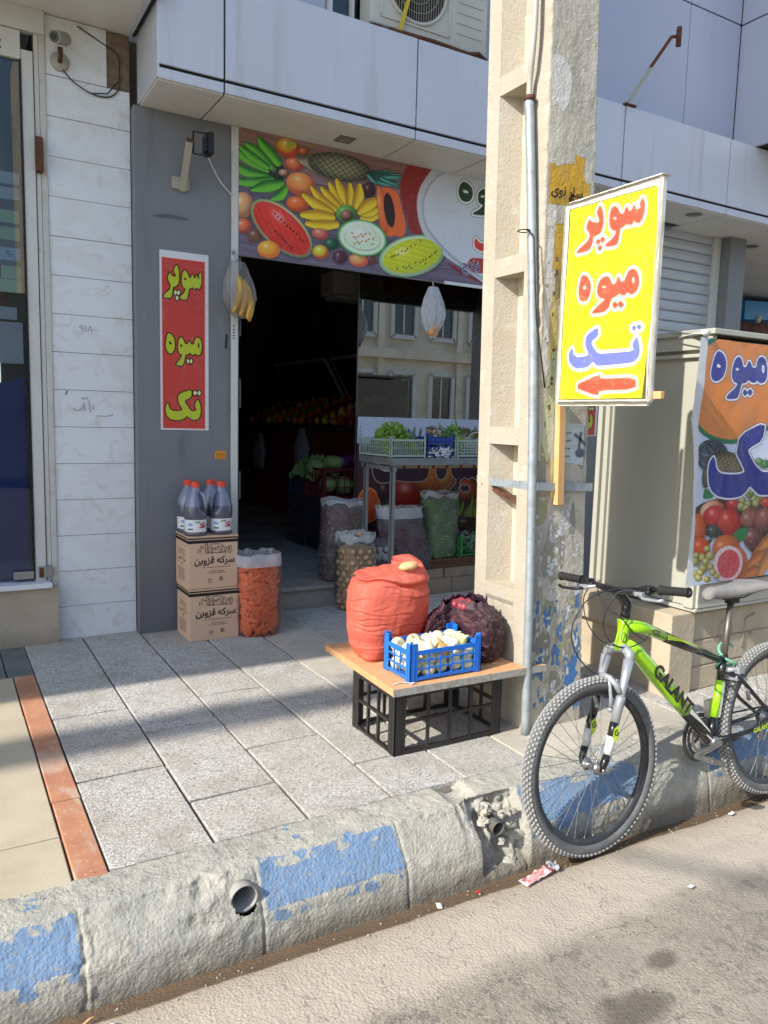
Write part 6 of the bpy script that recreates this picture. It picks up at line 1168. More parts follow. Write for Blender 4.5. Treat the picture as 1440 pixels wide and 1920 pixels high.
# tall bag of dried fruit
f, t = content_bag('dried_bag', 'tall clear bag of brown dried slices inside the doorway', 2.868, 5.62, .172, .66, .175, .145, 11, None, M['filmd'], M['filmw'], .90, bulge=.03, sq=3., amp=.06, taper=-.0, lean_=(.03, 0), botr=.9)
core(f, .88, M['dry'], 'dried_slices', 'brown dried slices filling the tall doorway bag', 'dried food', .93, lump=.06, lfr=26)
rr = random.Random(2); g = G()
for k in range(420):
    u = rr.uniform(.45, 1.1); v = rr.uniform(.02, .87); p = Vector(f(u % 1, v)); p.x = 2.87 + (p.x - 2.87) * .95; p.y = 5.62 + (p.y - 5.62) * .95; r = rr.uniform(.008, .017); s = len(g.v); g.ball(p, (r, r * .5, r * .8), 6, 4, .6, 2, k)
tag(obj('dried_chips', g, mat('pale dried slices', (156, 130, 112), .6, layers=[('n', 25, .4, .6, (96, 68, 58))]), org=(2.87, 5.62, .17)), 'loose pale dried chips pressed against the tall doorway bag', 'dried food', kind='stuff')
# potato bag
f, t = content_bag('potato_bag', 'clear bag of small pale potatoes half hidden behind the coral sack', 2.845, 5.30, .0, .60, .155, .125, 17, None, M['film'], M['filmw'], .86, bulge=.05, sq=2.4, amp=.05)
core(f, .80, M['potato'], 'potato_mass', 'potatoes deep in the clear potato bag', 'potatoes', .84)
pp = []
for k in range(3): g = G(); g.ball((0, 0, 0), (.028, .024, .022), 12, 8, .12, 2, k); pp.append(tag(obj('potato', g, M['potato']), 'small pale potato packed in the clear bag', 'potato', 'potatoes in the clear bag'))
rr = random.Random(8); k = 0
for r_ in range(11):
    for c_ in range(7):
        u = .50 + (c_ + (r_ % 2) * .5) * .078 + rr.uniform(-.01, .01); v = .05 + r_ * .073; p = Vector(f(u % 1, v)); o = pp[k] if k < 3 else pp[k % 3].copy()
        if k >= 3: COL.objects.link(o)
        o.location = (2.845 + (p.x - 2.845) * .88, 5.30 + (p.y - 5.30) * .88, p.z); o.rotation_euler = (rr.uniform(0, 6), rr.uniform(0, 6), rr.uniform(0, 6)); s = rr.uniform(.8, 1.1); o.scale = (s, s, s); k += 1
g = G(); g.ball((0, 0, 0), (.03, .026, .024), 14, 9, .1, 2, 4); tag(obj('potato', g, M['potato'], org=(0, 0, 0)), 'single potato lying on the rim of the potato bag', 'potato').location = (2.85, 5.24, .60)
# knotted small bag behind
f2 = bagfn(3.16, 5.42, .30, .22, .10, .07, 23, .1, 2., .1, (.7, -.6, .1)); t = thing('knotted_bag', 'small knotted clear bag between the potato bag and the dusky bag', 'bag', (3.16, 5.42, .3)); obj('bag_film', bagmesh(f2, 40, 24), M['filmd'], t)
g = G(); 
for k in range(12): g.ball((3.16 + random.uniform(-.06, .06), 5.42 + random.uniform(-.04, .04), .34 + random.uniform(0, .10)), .024, 9, 6)
tag(obj('garlic_bulbs', g, M['garlic'], org=(3.16, 5.42, .3)), 'grey bulbs inside the small knotted bag', 'bulbs', kind='stuff')
# dusky shallot bag leaning on the ledge
def f3(u, v):
    p = bagfn(3.40, 5.52, .24, .53, .20, .10, 29, .06, 2.2, .09, (.80, .05, .05))(u, v); x, y, z = p
    k = max(0, (x - 3.40) / .2) * (1 - v); return (x + .07 * k + .10 * k * k - .03 * v, y, z - .06 * k * (1 - v))
t = thing('dusky_bag', 'cloudy plastic bag of dusky shallots slumped on the window ledge', 'bag', (3.40, 5.52, .24)); obj('bag_film', bagmesh(f3), M['filmd'], t)
g = G(); g.grid(lambda u, v: (lambda p: (p[0] + (p[0] - 3.38) * .05, p[1] + (p[1] - 5.52) * .1, p[2] - .01))(f3(u, .84 + v * .17)), 56, 7, True, True); obj('rolled_rim', g, M['filmw'], t)
core(f3, .66, M['beet'], 'shallot_mass', 'dusky shallots inside the cloudy bag', 'shallots', .90, lump=.1, lfr=22)
rr = random.Random(5); g = G()
for k in range(150): u = rr.uniform(.45, 1.08); v = rr.uniform(.03, .66); p = Vector(f3(u % 1, v)); p.x = 3.40 + (p.x - 3.40) * .93; p.y = 5.52 + (p.y - 5.52) * .93; g.ball(p, rr.uniform(.014, .022), 8, 6, .1, 2, k)
tag(obj('shallot_layer', g, M['beet'], org=(3.4, 5.52, .24)), 'round shallots pressed against the cloudy bag', 'shallots', kind='stuff')
# green beans
f, t = content_bag('bean_bag', 'tall clear bag packed with green beans on the window ledge', 3.832, 5.60, .30, .57, .172, .125, 37, None, M['filmd'], M['filmw'], .90, bulge=.04, sq=2.6, amp=.05)
core(f, .88, M['bean'], 'bean_mass', 'green beans deep in the tall bag', 'beans', .90, lump=.04)
scatter_tubes(f, .89, 620, .085, .0042, M['bean'], 'bean_layer', 'green beans pressed against the tall bag', 'beans', 3)
scatter_tubes(f, .89, 130, .08, .004, mat('pale bean', (168, 186, 140), .5), 'pale_beans', 'paler beans among the green ones in the tall bag', 'beans', 9)

# ================================================================ crates
def crate(label, x0, y0, z0, w_, d, h, m, nx=6, nz=3, ny=4, post=.022, bw=.005, raised=.03, group=None, name='crate', rot=0., twist=None, solidtop=.0, t=.006):
    T = thing(name, label, 'crate', (x0, y0, z0), group); g = G()
    for (a, b) in ((0, 0), (w_ - post, 0), (0, d - post), (w_ - post, d - post)): 
        g = G(); ox = x0 + a; oy = y0 + b; sx = 1 if a == 0 else -1; sy = 1 if b == 0 else -1; ex = ox if a == 0 else ox + post; ey = oy if b == 0 else oy + post
        g.box(ex, ey, z0 - .0, ex + sx * post, ey + sy * .006, z0 + h + raised); g.box(ex, ey, z0, ex + sx * .006, ey + sy * post, z0 + h + raised)
        g.box(ex + sx * .004, ey + sy * .004, z0 + h + raised, ex + sx * .012, ey + sy * .012, z0 + h + raised + .010)
        g.box(ex + sx * post * .5 - .0015, ey - sy * .002, z0, ex + sx * post * .5 + .0015, ey, z0 + h); g.box(ex - sx * .002, ey + sy * post * .5 - .0015, z0, ex, ey + sy * post * .5 + .0015, z0 + h)
        obj('corner_post', g, m, T, bev=.001, seg=1)
    def wall(axis, pos, a0, a1, n):
        g = G(); L = a1 - a0
        def bx(p, q, z_, zz_, th):
            if axis == 'x': g.box(p, pos - th / 2, z_, q, pos + th / 2, zz_)
            else: g.box(pos - th / 2, p, z_, pos + th / 2, q, zz_)
        bx(a0, a1, z0 + h - .014 - solidtop, z0 + h, t); bx(a0, a1, z0 + .008, z0 + .022, t)
        for k in range(1, nz): zc_ = z0 + .02 + (h - .03) * k / nz; bx(a0, a1, zc_ - bw / 2, zc_ + bw / 2, t * .9)
        for k in range(1, n): p = a0 + L * k / n; bx(p - bw / 2, p + bw / 2, z0 + .02, z0 + h - .012, t * .8)
        return obj('side_panel', g, m, T)
    wall('x', y0 + .004, x0 + post, x0 + w_ - post, nx); wall('x', y0 + d - .004, x0 + post, x0 + w_ - post, nx); wall('y', x0 + .004, y0 + post, y0 + d - post, ny); wall('y', x0 + w_ - .004, y0 + post, y0 + d - post, ny)
    g = G()
    for k in range(1, nx * 2): g.box(x0 + w_ * k / nx / 2 - bw / 2, y0 + .01, z0 + .008, x0 + w_ * k / nx / 2 + bw / 2, y0 + d - .01, z0 + .013)
    for k in range(1, ny * 2): g.box(x0 + .01, y0 + d * k / ny / 2 - bw / 2, z0 + .008, x0 + w_ - .01, y0 + d * k / ny / 2 + bw / 2, z0 + .0128)
    obj('crate_floor', g, m, T)
    return T
# big black crate lying upside down as a table base
cr = crate('large black plastic crate turned over as base of the board table', 1.72, 2.80, .0, .60, .40, .296, M['blkcrate'], 4, 2, 3, .058, .013, 0, t=.016, solidtop=.016)
for ch in cr.children:
    if ch.name.startswith('crate_floor'): ch.location.z = .272
# chipboard
g = G(); P = [(1.672, 2.745), (2.525, 2.725), (2.512, 2.748), (2.398, 2.752), (2.385, 3.44), (1.70, 3.47)]
o_ = thing('board', 'weathered orange chipboard laid on the black crate', 'board', (2.1, 3.1, .306))
g.prism(P, 'z', .306, .338); obj('board_top', g, M['board'], o_, bev=.003)
g = G(); g.bar((1.673, 2.742, .321), (2.526, 2.722, .321), .004, .033); obj('board_edge', g, M['edge'], o_)
ZB = .339
crate('bright blue open crate of white onions on the board', 1.778, 2.778, ZB, .392, .235, .142, M['bluecrate'], 5, 3, 3, .040, .0062, .034, t=.0075, solidtop=.006)
pro = []
for k, m in enumerate((M['onion'], M['onion'], M['onion2'], M['onion3'])):
    g = G(); pr = [(.001, -.034), (.014, -.033), (.028, -.022), (.034, -.004), (.031, .014), (.018, .029), (.008, .037), (.004, .050), (.001, .056)]
    n = 16
    for r, h in pr:
        for j in range(n): a = 2 * PI * j / n; q = 1 + .05 * fbm(math.cos(a) * 2 + k, math.sin(a) * 2, h * 20); g.v.append((r * q * math.cos(a) + (h * .2 if h > .03 else 0), r * q * math.sin(a), h))
    for i in range(len(pr) - 1):
        for j in range(n): g.f.append((i * n + j, i * n + (j + 1) % n, (i + 1) * n + (j + 1) % n, (i + 1) * n + j)); g.sm.append(True)
    pro.append(tag(obj('onion', g, m), None, 'onion'))
rr = random.Random(12); k = 0
labs = {0: ('white onion heaped in the blue crate', 'white onions in the blue crate'), 2: ('the one golden orange onion on top of the white onions in the blue crate', None), 3: ('yellow green onion at the back right of the blue crate', None)}
spots = []
for lay, zc in ((0, .045), (1, .090), (2, .128)):
    for iy in range(3):
        for ix in range(5):
            if lay == 2 and (ix in (0, 4) and iy == 0): continue
            spots.append((1.825 + ix * .074 + rr.uniform(-.008, .008), 2.822 + iy * .066 + rr.uniform(-.006, .006), ZB + zc + rr.uniform(-.008, .008), lay))
first = {}
for i, (x, y, z, lay) in enumerate(spots):
    kind = 0
    if lay == 2 and abs(x - 1.985) < .03 and y < 2.85: kind = 2
    elif lay == 2 and x > 2.08 and y > 2.86 and 3 not in first: kind = 3
    src = pro[kind if kind else (i % 2)]; key = kind if kind else i % 2
    if key in first: o = src.copy(); COL.objects.link(o)
    else: o = src; first[key] = 1
    o.location = (x, y, z); o.rotation_euler = (rr.gauss(0, .7), rr.gauss(0, .7), rr.uniform(0, 6)); s = rr.uniform(.92, 1.12); o.scale = (s, s, s)
    lb, gr = labs[kind]; o['label'] = lb; o['category'] = 'onion'
    if gr: o['group'] = gr
for k_, p_ in ((2, pro[2]), (3, pro[3])):
    if k_ not in first: bpy.data.objects.remove(p_)
g = G(); g.tube([(1.70, 2.79, .341), (1.74, 2.80, .345), (1.78, 2.775, .342), (1.80, 2.765, .344), (1.77, 2.76, .341)], .003, 6); tag(obj('string', g, M['whitecable'], org=(1.75, 2.78, .34)), 'loose white string on the board by the blue crate', 'string')
# coral woven sack
CREASE = [(.80, .74, -.30, .20, .030, .022), (.86, .63, -.22, .16, .022, .016), (.60, .50, -.05, .10, .016, .012), (.61, .435, .06, .10, .014, .011), (.62, .385, -.04, .09, .014, .010), (.60, .33, .05, .11, .016, .012), (.72, .26, -.35, .12, .018, .014),
          (.90, .50, .25, .12, .016, .014), (.84, .36, .12, .13, .016, .013), (.55, .62, .45, .08, .018, .014), (.68, .14, .5, .08, .014, .012), (.95, .28, -.3, .1, .016, .014), (.66, .56, .9, .05, .010, .012), (.76, .48, -.12, .12, .010, .012)]
def fs(u, v):
    a = 2 * PI * u; ca, sa = math.cos(a), math.sin(a); q = 1 / (abs(ca) ** 2.5 + abs(sa) ** 2.5) ** (1 / 2.5)
    prof_ = [(0, .58), (.04, .70), (.14, .86), (.32, .99), (.52, 1.06), (.66, 1.05), (.76, .99), (.84, .93), (.90, .84), (.95, .62), (.985, .30), (1.0, .05)]
    for (v0, r0), (v1, r1) in zip(prof_[:-1], prof_[1:]):
        if v0 <= v <= v1: f = (v - v0) / (v1 - v0); f = f * f * (3 - 2 * f) * .5 + f * .5; r = r0 + (r1 - r0) * f; break
    r += .05 * fbm(ca * 1.3, sa * 1.3, v * 2.2 + 4) + .010 * fbm(ca * 4, sa * 4, v * 9) + .004 * fbm(ca * 12, sa * 12, v * 30)
    for u0, v0, sl, w_, dp, wd in CREASE:
        du = (u - u0 + .5) % 1 - .5
        if abs(du) < w_:
            k = (1 - (du / w_) ** 2); dv = v - (v0 + sl * du + .012 * math.sin(du * 40 + v0 * 30)); r += dp * k * (-math.exp(-(dv / wd) ** 2) + .8 * math.exp(-((dv - wd * 1.6) / (wd * 1.1)) ** 2))
    # hem of the folded mouth: a tilted tuck with an overhanging lip
    dv = v - (.800 - .045 * ca + .02 * math.sin(a * 2 + 1) + .012 * math.sin(a * 5))
    r += -.085 * math.exp(-(dv / .016) ** 2) + .060 * math.exp(-((dv - .045) / .030) ** 2)
    if v > .84: r += (v - .84) * (1.1 - v) * 6 * (.45 * fbm(ca * 1.8, sa * 1.8, v * 2 + 2) + .22 * math.sin(a * 6 + 3 * math.sin(a)) * (1 - v) * 4)
    foot = math.exp(-(((u - .64 + .5) % 1 - .5) / .06) ** 2) * math.exp(-(v / .10) ** 2) * .20; r += foot
    x = 1.925 + .196 * q * r * ca - .05 * (1 - v) ** 2; y = 3.215 + .150 * q * r * sa; z = ZB + .475 * v
    if v > .78: k = (v - .78) / .22; z += k * (.050 * ca + .030 * fbm(ca * 2.2, sa * 2.2, 3) + .016 * math.sin(a * 3 + 1)) - .10 * k ** 4 * (.6 + .4 * sa)
    return (x, y, z)
t = thing('coral_sack', 'coral red woven sack of onions with a crumpled folded top', 'sack', (1.92, 3.2, ZB))
base = np.array(lin((238, 122, 100))); st_ = np.array(lin((178, 100, 96)))
g = G(); nu, nv = 260, 240; g.grid(fs, nu, nv, True, True); g.f.append(tuple(range(nu))[::-1]); g.sm.append(False); C_ = []
for j in range(nv + 1):
    for i in range(nu):
        u = i / nu; d = min(abs(u - .665 - .01 * math.sin(j / nv * 9)), abs(u - .725 - .01 * math.sin(j / nv * 9))); k = max(0, 1 - d / .008) if j / nv < .8 else 0; v = g.v[j * nu + i]
        c = base * (1 + .10 * fbm(v[0] * 6, v[1] * 6, v[2] * 14)); C_.append(c * (1 - .5 * k) + st_ * .5 * k)
g.c = np.array(C_); obj('sack_body', g, M['redsack'], t)
for k, (u_, v_, r_) in enumerate(((.80, .935, .036), (.77, .925, .026), (.83, .945, .026))):
    p = fs(u_, v_); g = G(); g.ball((0, 0, 0), (r_ * 1.3, r_, r_ * .62), 16, 10, .08, 2, k)
    o = tag(obj('onion', g, mat('pale yellow onion', (222, 176, 122), .5)), 'pale yellow onion showing in the folded mouth of the coral sack', 'onion', 'onions in the mouth of the coral sack'); o.location = (p[0], p[1] - .004, p[2] + .006)
# dark net sack of red onions
vor = []
rr = random.Random(3)
def fn_(u, v):
    a = 2 * PI * u; ca, sa = math.cos(a), math.sin(a); q = 1 / (abs(ca) ** 2.3 + abs(sa) ** 2.3) ** (1 / 2.3)
    prof_ = [(0, .88), (.06, 1.0), (.3, 1.05), (.6, 1.03), (.8, .95), (.92, .80), (1.0, .62)]
    for (v0, r0), (v1, r1) in zip(prof_[:-1], prof_[1:]):
        if v0 <= v <= v1: r = r0 + (r1 - r0) * (v - v0) / (v1 - v0); break
    r *= 1 + .06 * fbm(ca * 1.5 + 3, sa * 1.5, v * 2)
    p = Vector((2.235 + .196 * q * r * ca, 3.015 + .175 * q * r * sa, ZB + .002 + .258 * v - .03 * v * max(0, -ca)))
    p.y = max(p.y, 3.035 - .2 * min(1, max(0, (p.x - 2.175) / .07)))
    if v > .01:
        d = mn.voronoi(p * 38, distance_metric='DISTANCE', exponent=2.5)[0]; k = .009 * (1 - min(1, d[0] * 1.5)); o = Vector((ca, sa, .3)).normalized(); p += o * (k - .004)
    return p
g = G(); nu, nv = 170, 80; g.grid(fn_, nu, nv, True, True); g.f.append(tuple(range(nu))[::-1]); g.sm.append(False); cl = []
ca_ = np.array(lin((112, 58, 62))); cb_ = np.array(lin((50, 28, 38)))
for v in g.v:
    d = mn.voronoi(Vector(v) * 38, distance_metric='DISTANCE', exponent=2.5)[0]; k = max(0, 1 - d[0] * 1.8); hid = mn.noise(Vector(v) * 22); cl.append(cb_ + (ca_ * (1 + .5 * hid) - cb_) * k)
g.c = np.array(cl); t = thing('net_sack', 'dark net sack of small red onions against the pole', 'sack', (2.205, 2.985, ZB)); obj('net_body', g, M['netsack'], t)
def ncol(u, v):
    a = 2 * PI * u; p = Vector(fn_(u, 1.0)); c = Vector((2.235, 3.03, 0)); out = Vector((p.x - c.x, p.y - c.y, 0)).normalized(); ang = v * 2.4; k = .045 + .030 * fbm(math.cos(a) * 1.5, math.sin(a) * 1.5, 4)
    return p + out * (k * (1 - math.cos(ang)) * .30 - .04 * math.sin(ang / 2)) + Vector((0, 0, (.034 + .026 * fbm(math.cos(a) * 2, math.sin(a) * 2, 9)) * math.sin(ang) ))
g = G(); g.grid(ncol, 110, 14, True, True); g.c = np.tile(np.array(lin((62, 40, 56))), (len(g.v), 1)); obj('net_collar', g, M['netsack'], t)
g = G(); g.tube([(2.30, 2.945, .60), (2.35, 2.935, .58), (2.39, 2.94, .53), (2.41, 2.94, .47), (2.415, 2.945, .41), (2.41, 2.95, .345)], .0035, 6); obj('drawstring', g, M['whitecable'], t)
g = G(); g.tube([(2.25, 2.935, .61), (2.253, 2.93, .58)], .007, 8); g.tube([(2.26, 2.92, .565), (2.272, 2.915, .535)], .007, 8); obj('knot', g, M['whitecable'], t)
ro = G(); ro.ball((0, 0, 0), (.020, .020, .017), 12, 8); ro = tag(obj('red_onion', ro, M['redonion']), 'small red onion in the open mouth of the net sack', 'onion', 'red onions in the net sack')
k = 0
for i in range(26):
    a = rr.uniform(0, 2 * PI); r = math.sqrt(rr.random()) * .062; o = ro if i == 0 else ro.copy()
    if i: COL.objects.link(o)
    o.location = (2.23 + r * math.cos(a), 3.03 + r * math.sin(a), ZB + .248 + .02 * (1 - r / .09) + rr.uniform(-.006, .006)); o.rotation_euler = (rr.uniform(0, 3), rr.uniform(0, 3), 0)

# ================================================================ steel table with crates at the window
t = thing('display_table', 'grey steel table in front of the shop window', 'table', (3.6, 5.27, 0))
g = G(); g.box(2.985, 5.0, 1.185, 4.55, 5.535, 1.205); g.box(2.985, 5.0, 1.150, 4.55, 5.004, 1.185); g.box(2.985, 5.0, 1.150, 2.989, 5.535, 1.185); obj('tabletop', g, M['tin'], t, bev=.002)
for (x, y, z) in ((2.99, 5.01, 0), (2.99, 5.43, .0), (4.50, 5.01, 0), (4.50, 5.43, 0)):
    g = G(); g.box(x, y, z, x + .032, y + .004, 1.15); g.box(x, y, z, x + .004, y + .032, 1.15); obj('leg', g, M['tin'], t)
g = G(); g.box(2.99, 5.02, 1.11, 3.02, 5.5, 1.14); obj('side_rail', g, M['tin'], t)
g = G()
for k in range(9): g.box(3.15 + k * .14, 5.30, 1.105 - k * .0, 3.262 + k * .14, 5.304, 1.165)
tt = tag(obj('price_strip', g, mat('cream tag', (170, 158, 132), .6), org=(3.6, 5.3, 1.1)), 'row of cream price tags hanging under the steel table', 'tags')
g = G()
for k in range(9): g.box(3.262 + k * .14, 5.299, 1.103, 3.29 + k * .14, 5.305, 1.167)
obj('red_band', g, mat('dull red', (120, 50, 34), .6), tt)
g = G(); g.tube([(3.02, 5.32, 1.14), (3.10, 5.31, 1.10), (3.2, 5.30, 1.098)], .02, 8); obj('paper_roll', g, M['garlic'], tt)
ZT_ = 1.206
crate('grey green crate of leafy greens at the left end of the table', 2.975, 5.02, ZT_, .325, .50, .142, M['greycrate'], 15, 2, 14, .02, .004, .018, group='crates on the steel table')
crate('grey green crate at the right end of the table', 3.585, 5.02, ZT_, .40, .45, .142, M['greycrate'], 12, 5, 8, .02, .006, .02, group='crates on the steel table')
crate('lower navy blue crate with white roots between the grey crates', 3.318, 5.04, ZT_, .255, .36, .085, M['navy'], 2, 1, 6, .02, .005, .012, group='crates on the steel table')
crate('upper navy blue crate stacked between the grey crates', 3.318, 5.04, ZT_ + .098, .255, .36, .06, M['navy'], 12, 2, 8, .02, .008, .03, group='crates on the steel table', solidtop=.01)
crate('navy blue crate showing behind the left grey crate', 3.20, 5.30, ZT_ + .12, .12, .2, .06, M['navy'], 4, 2, 4, .02, .01, .03, group='crates on the steel table')
rr = random.Random(31)
def leafpile(name, cx, cy, z, w_, d, h, n, size, m, label, cat, seed):
    r_ = random.Random(seed); g = G()
    for k in range(n):
        px = r_.uniform(-1, 1); py = r_.uniform(-1, 1); hh = max(0, 1 - px * px * .8 - py * py * .4); p = Vector((cx + px * w_ / 2, cy + py * d / 2, z + h * hh * r_.uniform(.55, 1)))
        nrm = Vector((r_.gauss(0, .6), r_.gauss(-.4, .6), r_.gauss(.5, .5))).normalized(); u = nrm.orthogonal().normalized(); v = nrm.cross(u); s = size * r_.uniform(.6, 1.2); o = len(g.v); K_ = 7
        g.v.append(tuple(p)); 
        for i in range(K_): a = 2 * PI * i / K_; q = s * (1 + .35 * math.sin(i * 2.4 + k)); g.v.append(tuple(p + (u * math.cos(a) + v * math.sin(a)) * q + nrm * .25 * s * math.sin(i * 2.1 + k)))
        for i in range(K_): g.f.append((o, o + 1 + i, o + 1 + (i + 1) % K_)); g.sm.append(False)
    return tag(obj(name, g, m, org=(cx, cy, z)), label, cat, kind='stuff')
leafpile('leafy_greens', 3.13, 5.26, ZT_ + .02, .28, .42, .26, 900, .015, M['leaf'], 'curly leafy greens heaped in the left grey crate', 'greens', 1)
leafpile('herb_bunch', 3.68, 5.22, ZT_ + .04, .12, .3, .22, 200, .014, M['leaf'], 'light green stalks in the right grey crate', 'greens', 2)
g = G()
for k in range(9): x = 3.62 + k * .018; g.tube([(x, 5.2, ZT_ + .05), (x + rr.uniform(-.03, .03), 5.22, ZT_ + .2), (x + rr.uniform(-.09, .09), 5.25, ZT_ + rr.uniform(.25, .34))], [.008, .007, .002], 6)
tag(obj('leek_stalks', g, mat('leek', (70, 120, 70), .5), org=(3.7, 5.2, ZT_)), 'dark green leek stalks rising from the right grey crate', 'leeks', kind='stuff')
g = G()
for k in range(46): x = 3.345 + rr.random() * .2; z = ZT_ + .02 + rr.random() * .08; g.tube([(x, 5.035 + rr.random() * .04, z), (x + rr.uniform(-.04, .04), 5.03, z - .02), (x + rr.uniform(-.05, .05), 5.03, z - rr.uniform(.01, .05))], .0035, 5)
tag(obj('white_roots', g, mat('white root strips', (206, 208, 214), .5), org=(3.44, 5.04, ZT_)), 'tangle of white roots spilling from the navy crate', 'roots', kind='stuff')
t = thing('clear_packet', 'clear wrapped packet in the left grey crate', 'packet', (3.24, 5.2, ZT_)); obj('packet_film', bagmesh(bagfn(3.24, 5.2, ZT_ + .04, .16, .07, .08, 41, .1, 2, .15, (.7, -.5, .1)), 30, 16), M['filmd'], t)
g = G(); g.obox((3.46, 5.16, ZT_ + .20), (.035, .01, 0), (-.01, .04, 0), (0, 0, .02)); g.tube([(3.42, 5.16, ZT_ + .2), (3.44, 5.16, ZT_ + .24), (3.49, 5.16, ZT_ + .22)], .006, 6); tag(obj('snack_packet', g, mat('brown packet', (110, 70, 56), .5, layers=[('n', 40, .5, .6, (206, 196, 190))]), org=(3.46, 5.16, ZT_ + .18), bev=.006), 'small brown and white packet on the upper navy crate', 'packet')
t = thing('round_basket', 'cream round handled basket at the back of the right grey crate', 'basket', (3.85, 5.2, ZT_))
g = G(); g.tube([(3.85 + .10 * math.cos(a / 20 * PI), 5.12, ZT_ + .09 + .11 * math.sin(a / 20 * PI)) for a in range(21)], .008, 8); obj('handle', g, M['ivory'], t)
g = G(); g.lathe([(.09, .03), (.115, .11)], (3.85, 5.22, ZT_), 24, caps=False); obj('basket_wall', g, M['ivory'], t)
# green crate on the ledge
crate('dark green crate of white roots on the window ledge', 3.985, 5.48, .299, .36, .26, .17, M['greencrate'], 7, 4, 5, .04, .006, .02)
g = G()
for k in range(90): x = 4.02 + rr.random() * .27; y = 5.51 + rr.random() * .2; z = .32 + rr.random() * .15; g.tube([(x, y, z), (x + rr.uniform(-.03, .03), y, z + rr.uniform(-.01, .02)), (x + rr.uniform(-.05, .05), y + rr.uniform(-.02, .02), z + rr.uniform(-.01, .04))], .0045, 5)
tag(obj('root_strips', g, M['garlic'], org=(4.15, 5.6, .3)), 'white root strips filling the dark green crate', 'roots', kind='stuff')

# ================================================================ hanging bags
def banana_fn(L, r, bend):
    g = G(); pts = []; rad = []
    for i in range(11): s = i / 10; pts.append((bend * math.sin(PI * s), 0, (s - .5) * L)); rad.append(r * (math.sin(PI * min(.97, max(.04, s))) ** .45) * (1 if s < .9 else .5))
    g.tube(pts, rad, 7); return g
t = thing('banana_bag', 'clear plastic bag of ripe bananas hung beside the door', 'bag', (1.815, 5.17, 2.2))
def fb(u, v):
    a = 2 * PI * u; ca, sa = math.cos(a), math.sin(a); r = .014 + .104 * max(0, math.sin(.22 + 2.80 * (1 - v) ** 1.35)) ** .75 if v < .97 else .008
    r *= 1 + .10 * fbm(ca * 2, sa * 2, v * 5 + 1); return (1.818 + .022 * (1 - v) + r * ca, 5.160 + r * sa * .62, 2.155 + .39 * v)
obj('bag_film', bagmesh(fb, 40, 36), M['filmn'], t); g = G(); g.tube([(1.818, 5.165, 2.54), (1.816, 5.18, 2.57), (1.81, 5.21, 2.59)], [.012, .005, .004], 8); g.ball((1.816, 5.18, 2.565), .014, 10, 6); obj('knot', g, M['filmw'], t)
g = G(); g.tube([(1.81, 5.235, 2.595), (1.81, 5.20, 2.60), (1.812, 5.19, 2.585)], .004, 8); g.ball((1.81, 5.228, 2.60), .012, 8, 6); obj('hook', g, M['steel'], t)
bg = banana_fn(.26, .024, .03); bo = tag(obj('banana', bg, M['banana']), 'ripe banana inside the hanging clear bag', 'banana', 'bananas in the hanging bag')
for k in range(9):
    o = bo if k == 0 else bo.copy()
    if k: COL.objects.link(o)
    o.location = (1.786 + k * .0125, 5.120 + .020 * (k % 3), 2.318 - k * .006); o.rotation_euler = (.05, .10 - .034 * k, -.25 + .05 * k)
t = thing('white_hanging_bag', 'thin white carrier bag of onions hung under the banner', 'bag', (3.43, 5.2, 2.15))
def fw_(u, v):
    a = 2 * PI * u; ca, sa = math.cos(a), math.sin(a); r = .020 + .092 * math.sin(PI * min(1, (1 - v) * .88 + .10)) ** 1.2 * (1 - .25 * v)
    r *= 1 + .14 * fbm(ca * 3, sa * 3, v * 2 + 7) + .08 * math.sin(a * 9); return (3.43 + r * ca, 5.19 + r * sa * .65, 2.135 + .40 * v)
obj('bag_film', bagmesh(fw_, 60, 30), M['filmw'], t); g = G(); g.tube([(3.43, 5.19, 2.53), (3.432, 5.21, 2.58), (3.432, 5.225, 2.60)], .006, 6); obj('hook', g, M['steel'], t)
for k, (x, y, z) in enumerate(((3.41, 5.18, 2.185), (3.45, 5.19, 2.18), (3.43, 5.17, 2.22))):
    g = G(); g.ball((0, 0, 0), .032, 12, 8); o = tag(obj('onion', g, M['onion2']), 'golden onion inside the thin white hanging bag', 'onion', 'onions in the white hanging bag'); o.location = (x, y, z)
# ================================================================ inside the shop
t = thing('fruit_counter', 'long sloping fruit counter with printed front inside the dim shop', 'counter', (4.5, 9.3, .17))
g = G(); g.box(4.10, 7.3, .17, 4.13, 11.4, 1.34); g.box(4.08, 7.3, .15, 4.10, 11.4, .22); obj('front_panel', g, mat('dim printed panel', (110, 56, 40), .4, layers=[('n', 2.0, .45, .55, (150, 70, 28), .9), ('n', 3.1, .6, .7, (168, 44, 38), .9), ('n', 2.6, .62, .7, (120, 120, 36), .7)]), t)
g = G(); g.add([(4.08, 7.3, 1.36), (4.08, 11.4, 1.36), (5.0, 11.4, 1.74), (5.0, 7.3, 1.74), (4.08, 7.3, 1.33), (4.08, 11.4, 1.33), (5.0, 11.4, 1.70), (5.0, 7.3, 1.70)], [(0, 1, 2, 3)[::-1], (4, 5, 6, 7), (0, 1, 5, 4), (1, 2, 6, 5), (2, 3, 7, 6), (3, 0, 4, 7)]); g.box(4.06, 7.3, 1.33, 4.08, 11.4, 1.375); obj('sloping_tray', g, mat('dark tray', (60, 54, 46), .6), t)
kinds = [('orange', (222, 122, 34), 'oranges on the sloping counter', 'orange fruit on the sloping counter deep in the shop'), ('apple', (150, 34, 34), 'red apples on the sloping counter', 'red apple on the sloping counter deep in the shop'), ('lemon', (214, 186, 52), 'lemons on the sloping counter', 'yellow lemon on the sloping counter deep in the shop'), ('pear', (130, 150, 60), 'green pears on the sloping counter', 'green pear on the sloping counter deep in the shop')]
pr_ = {}
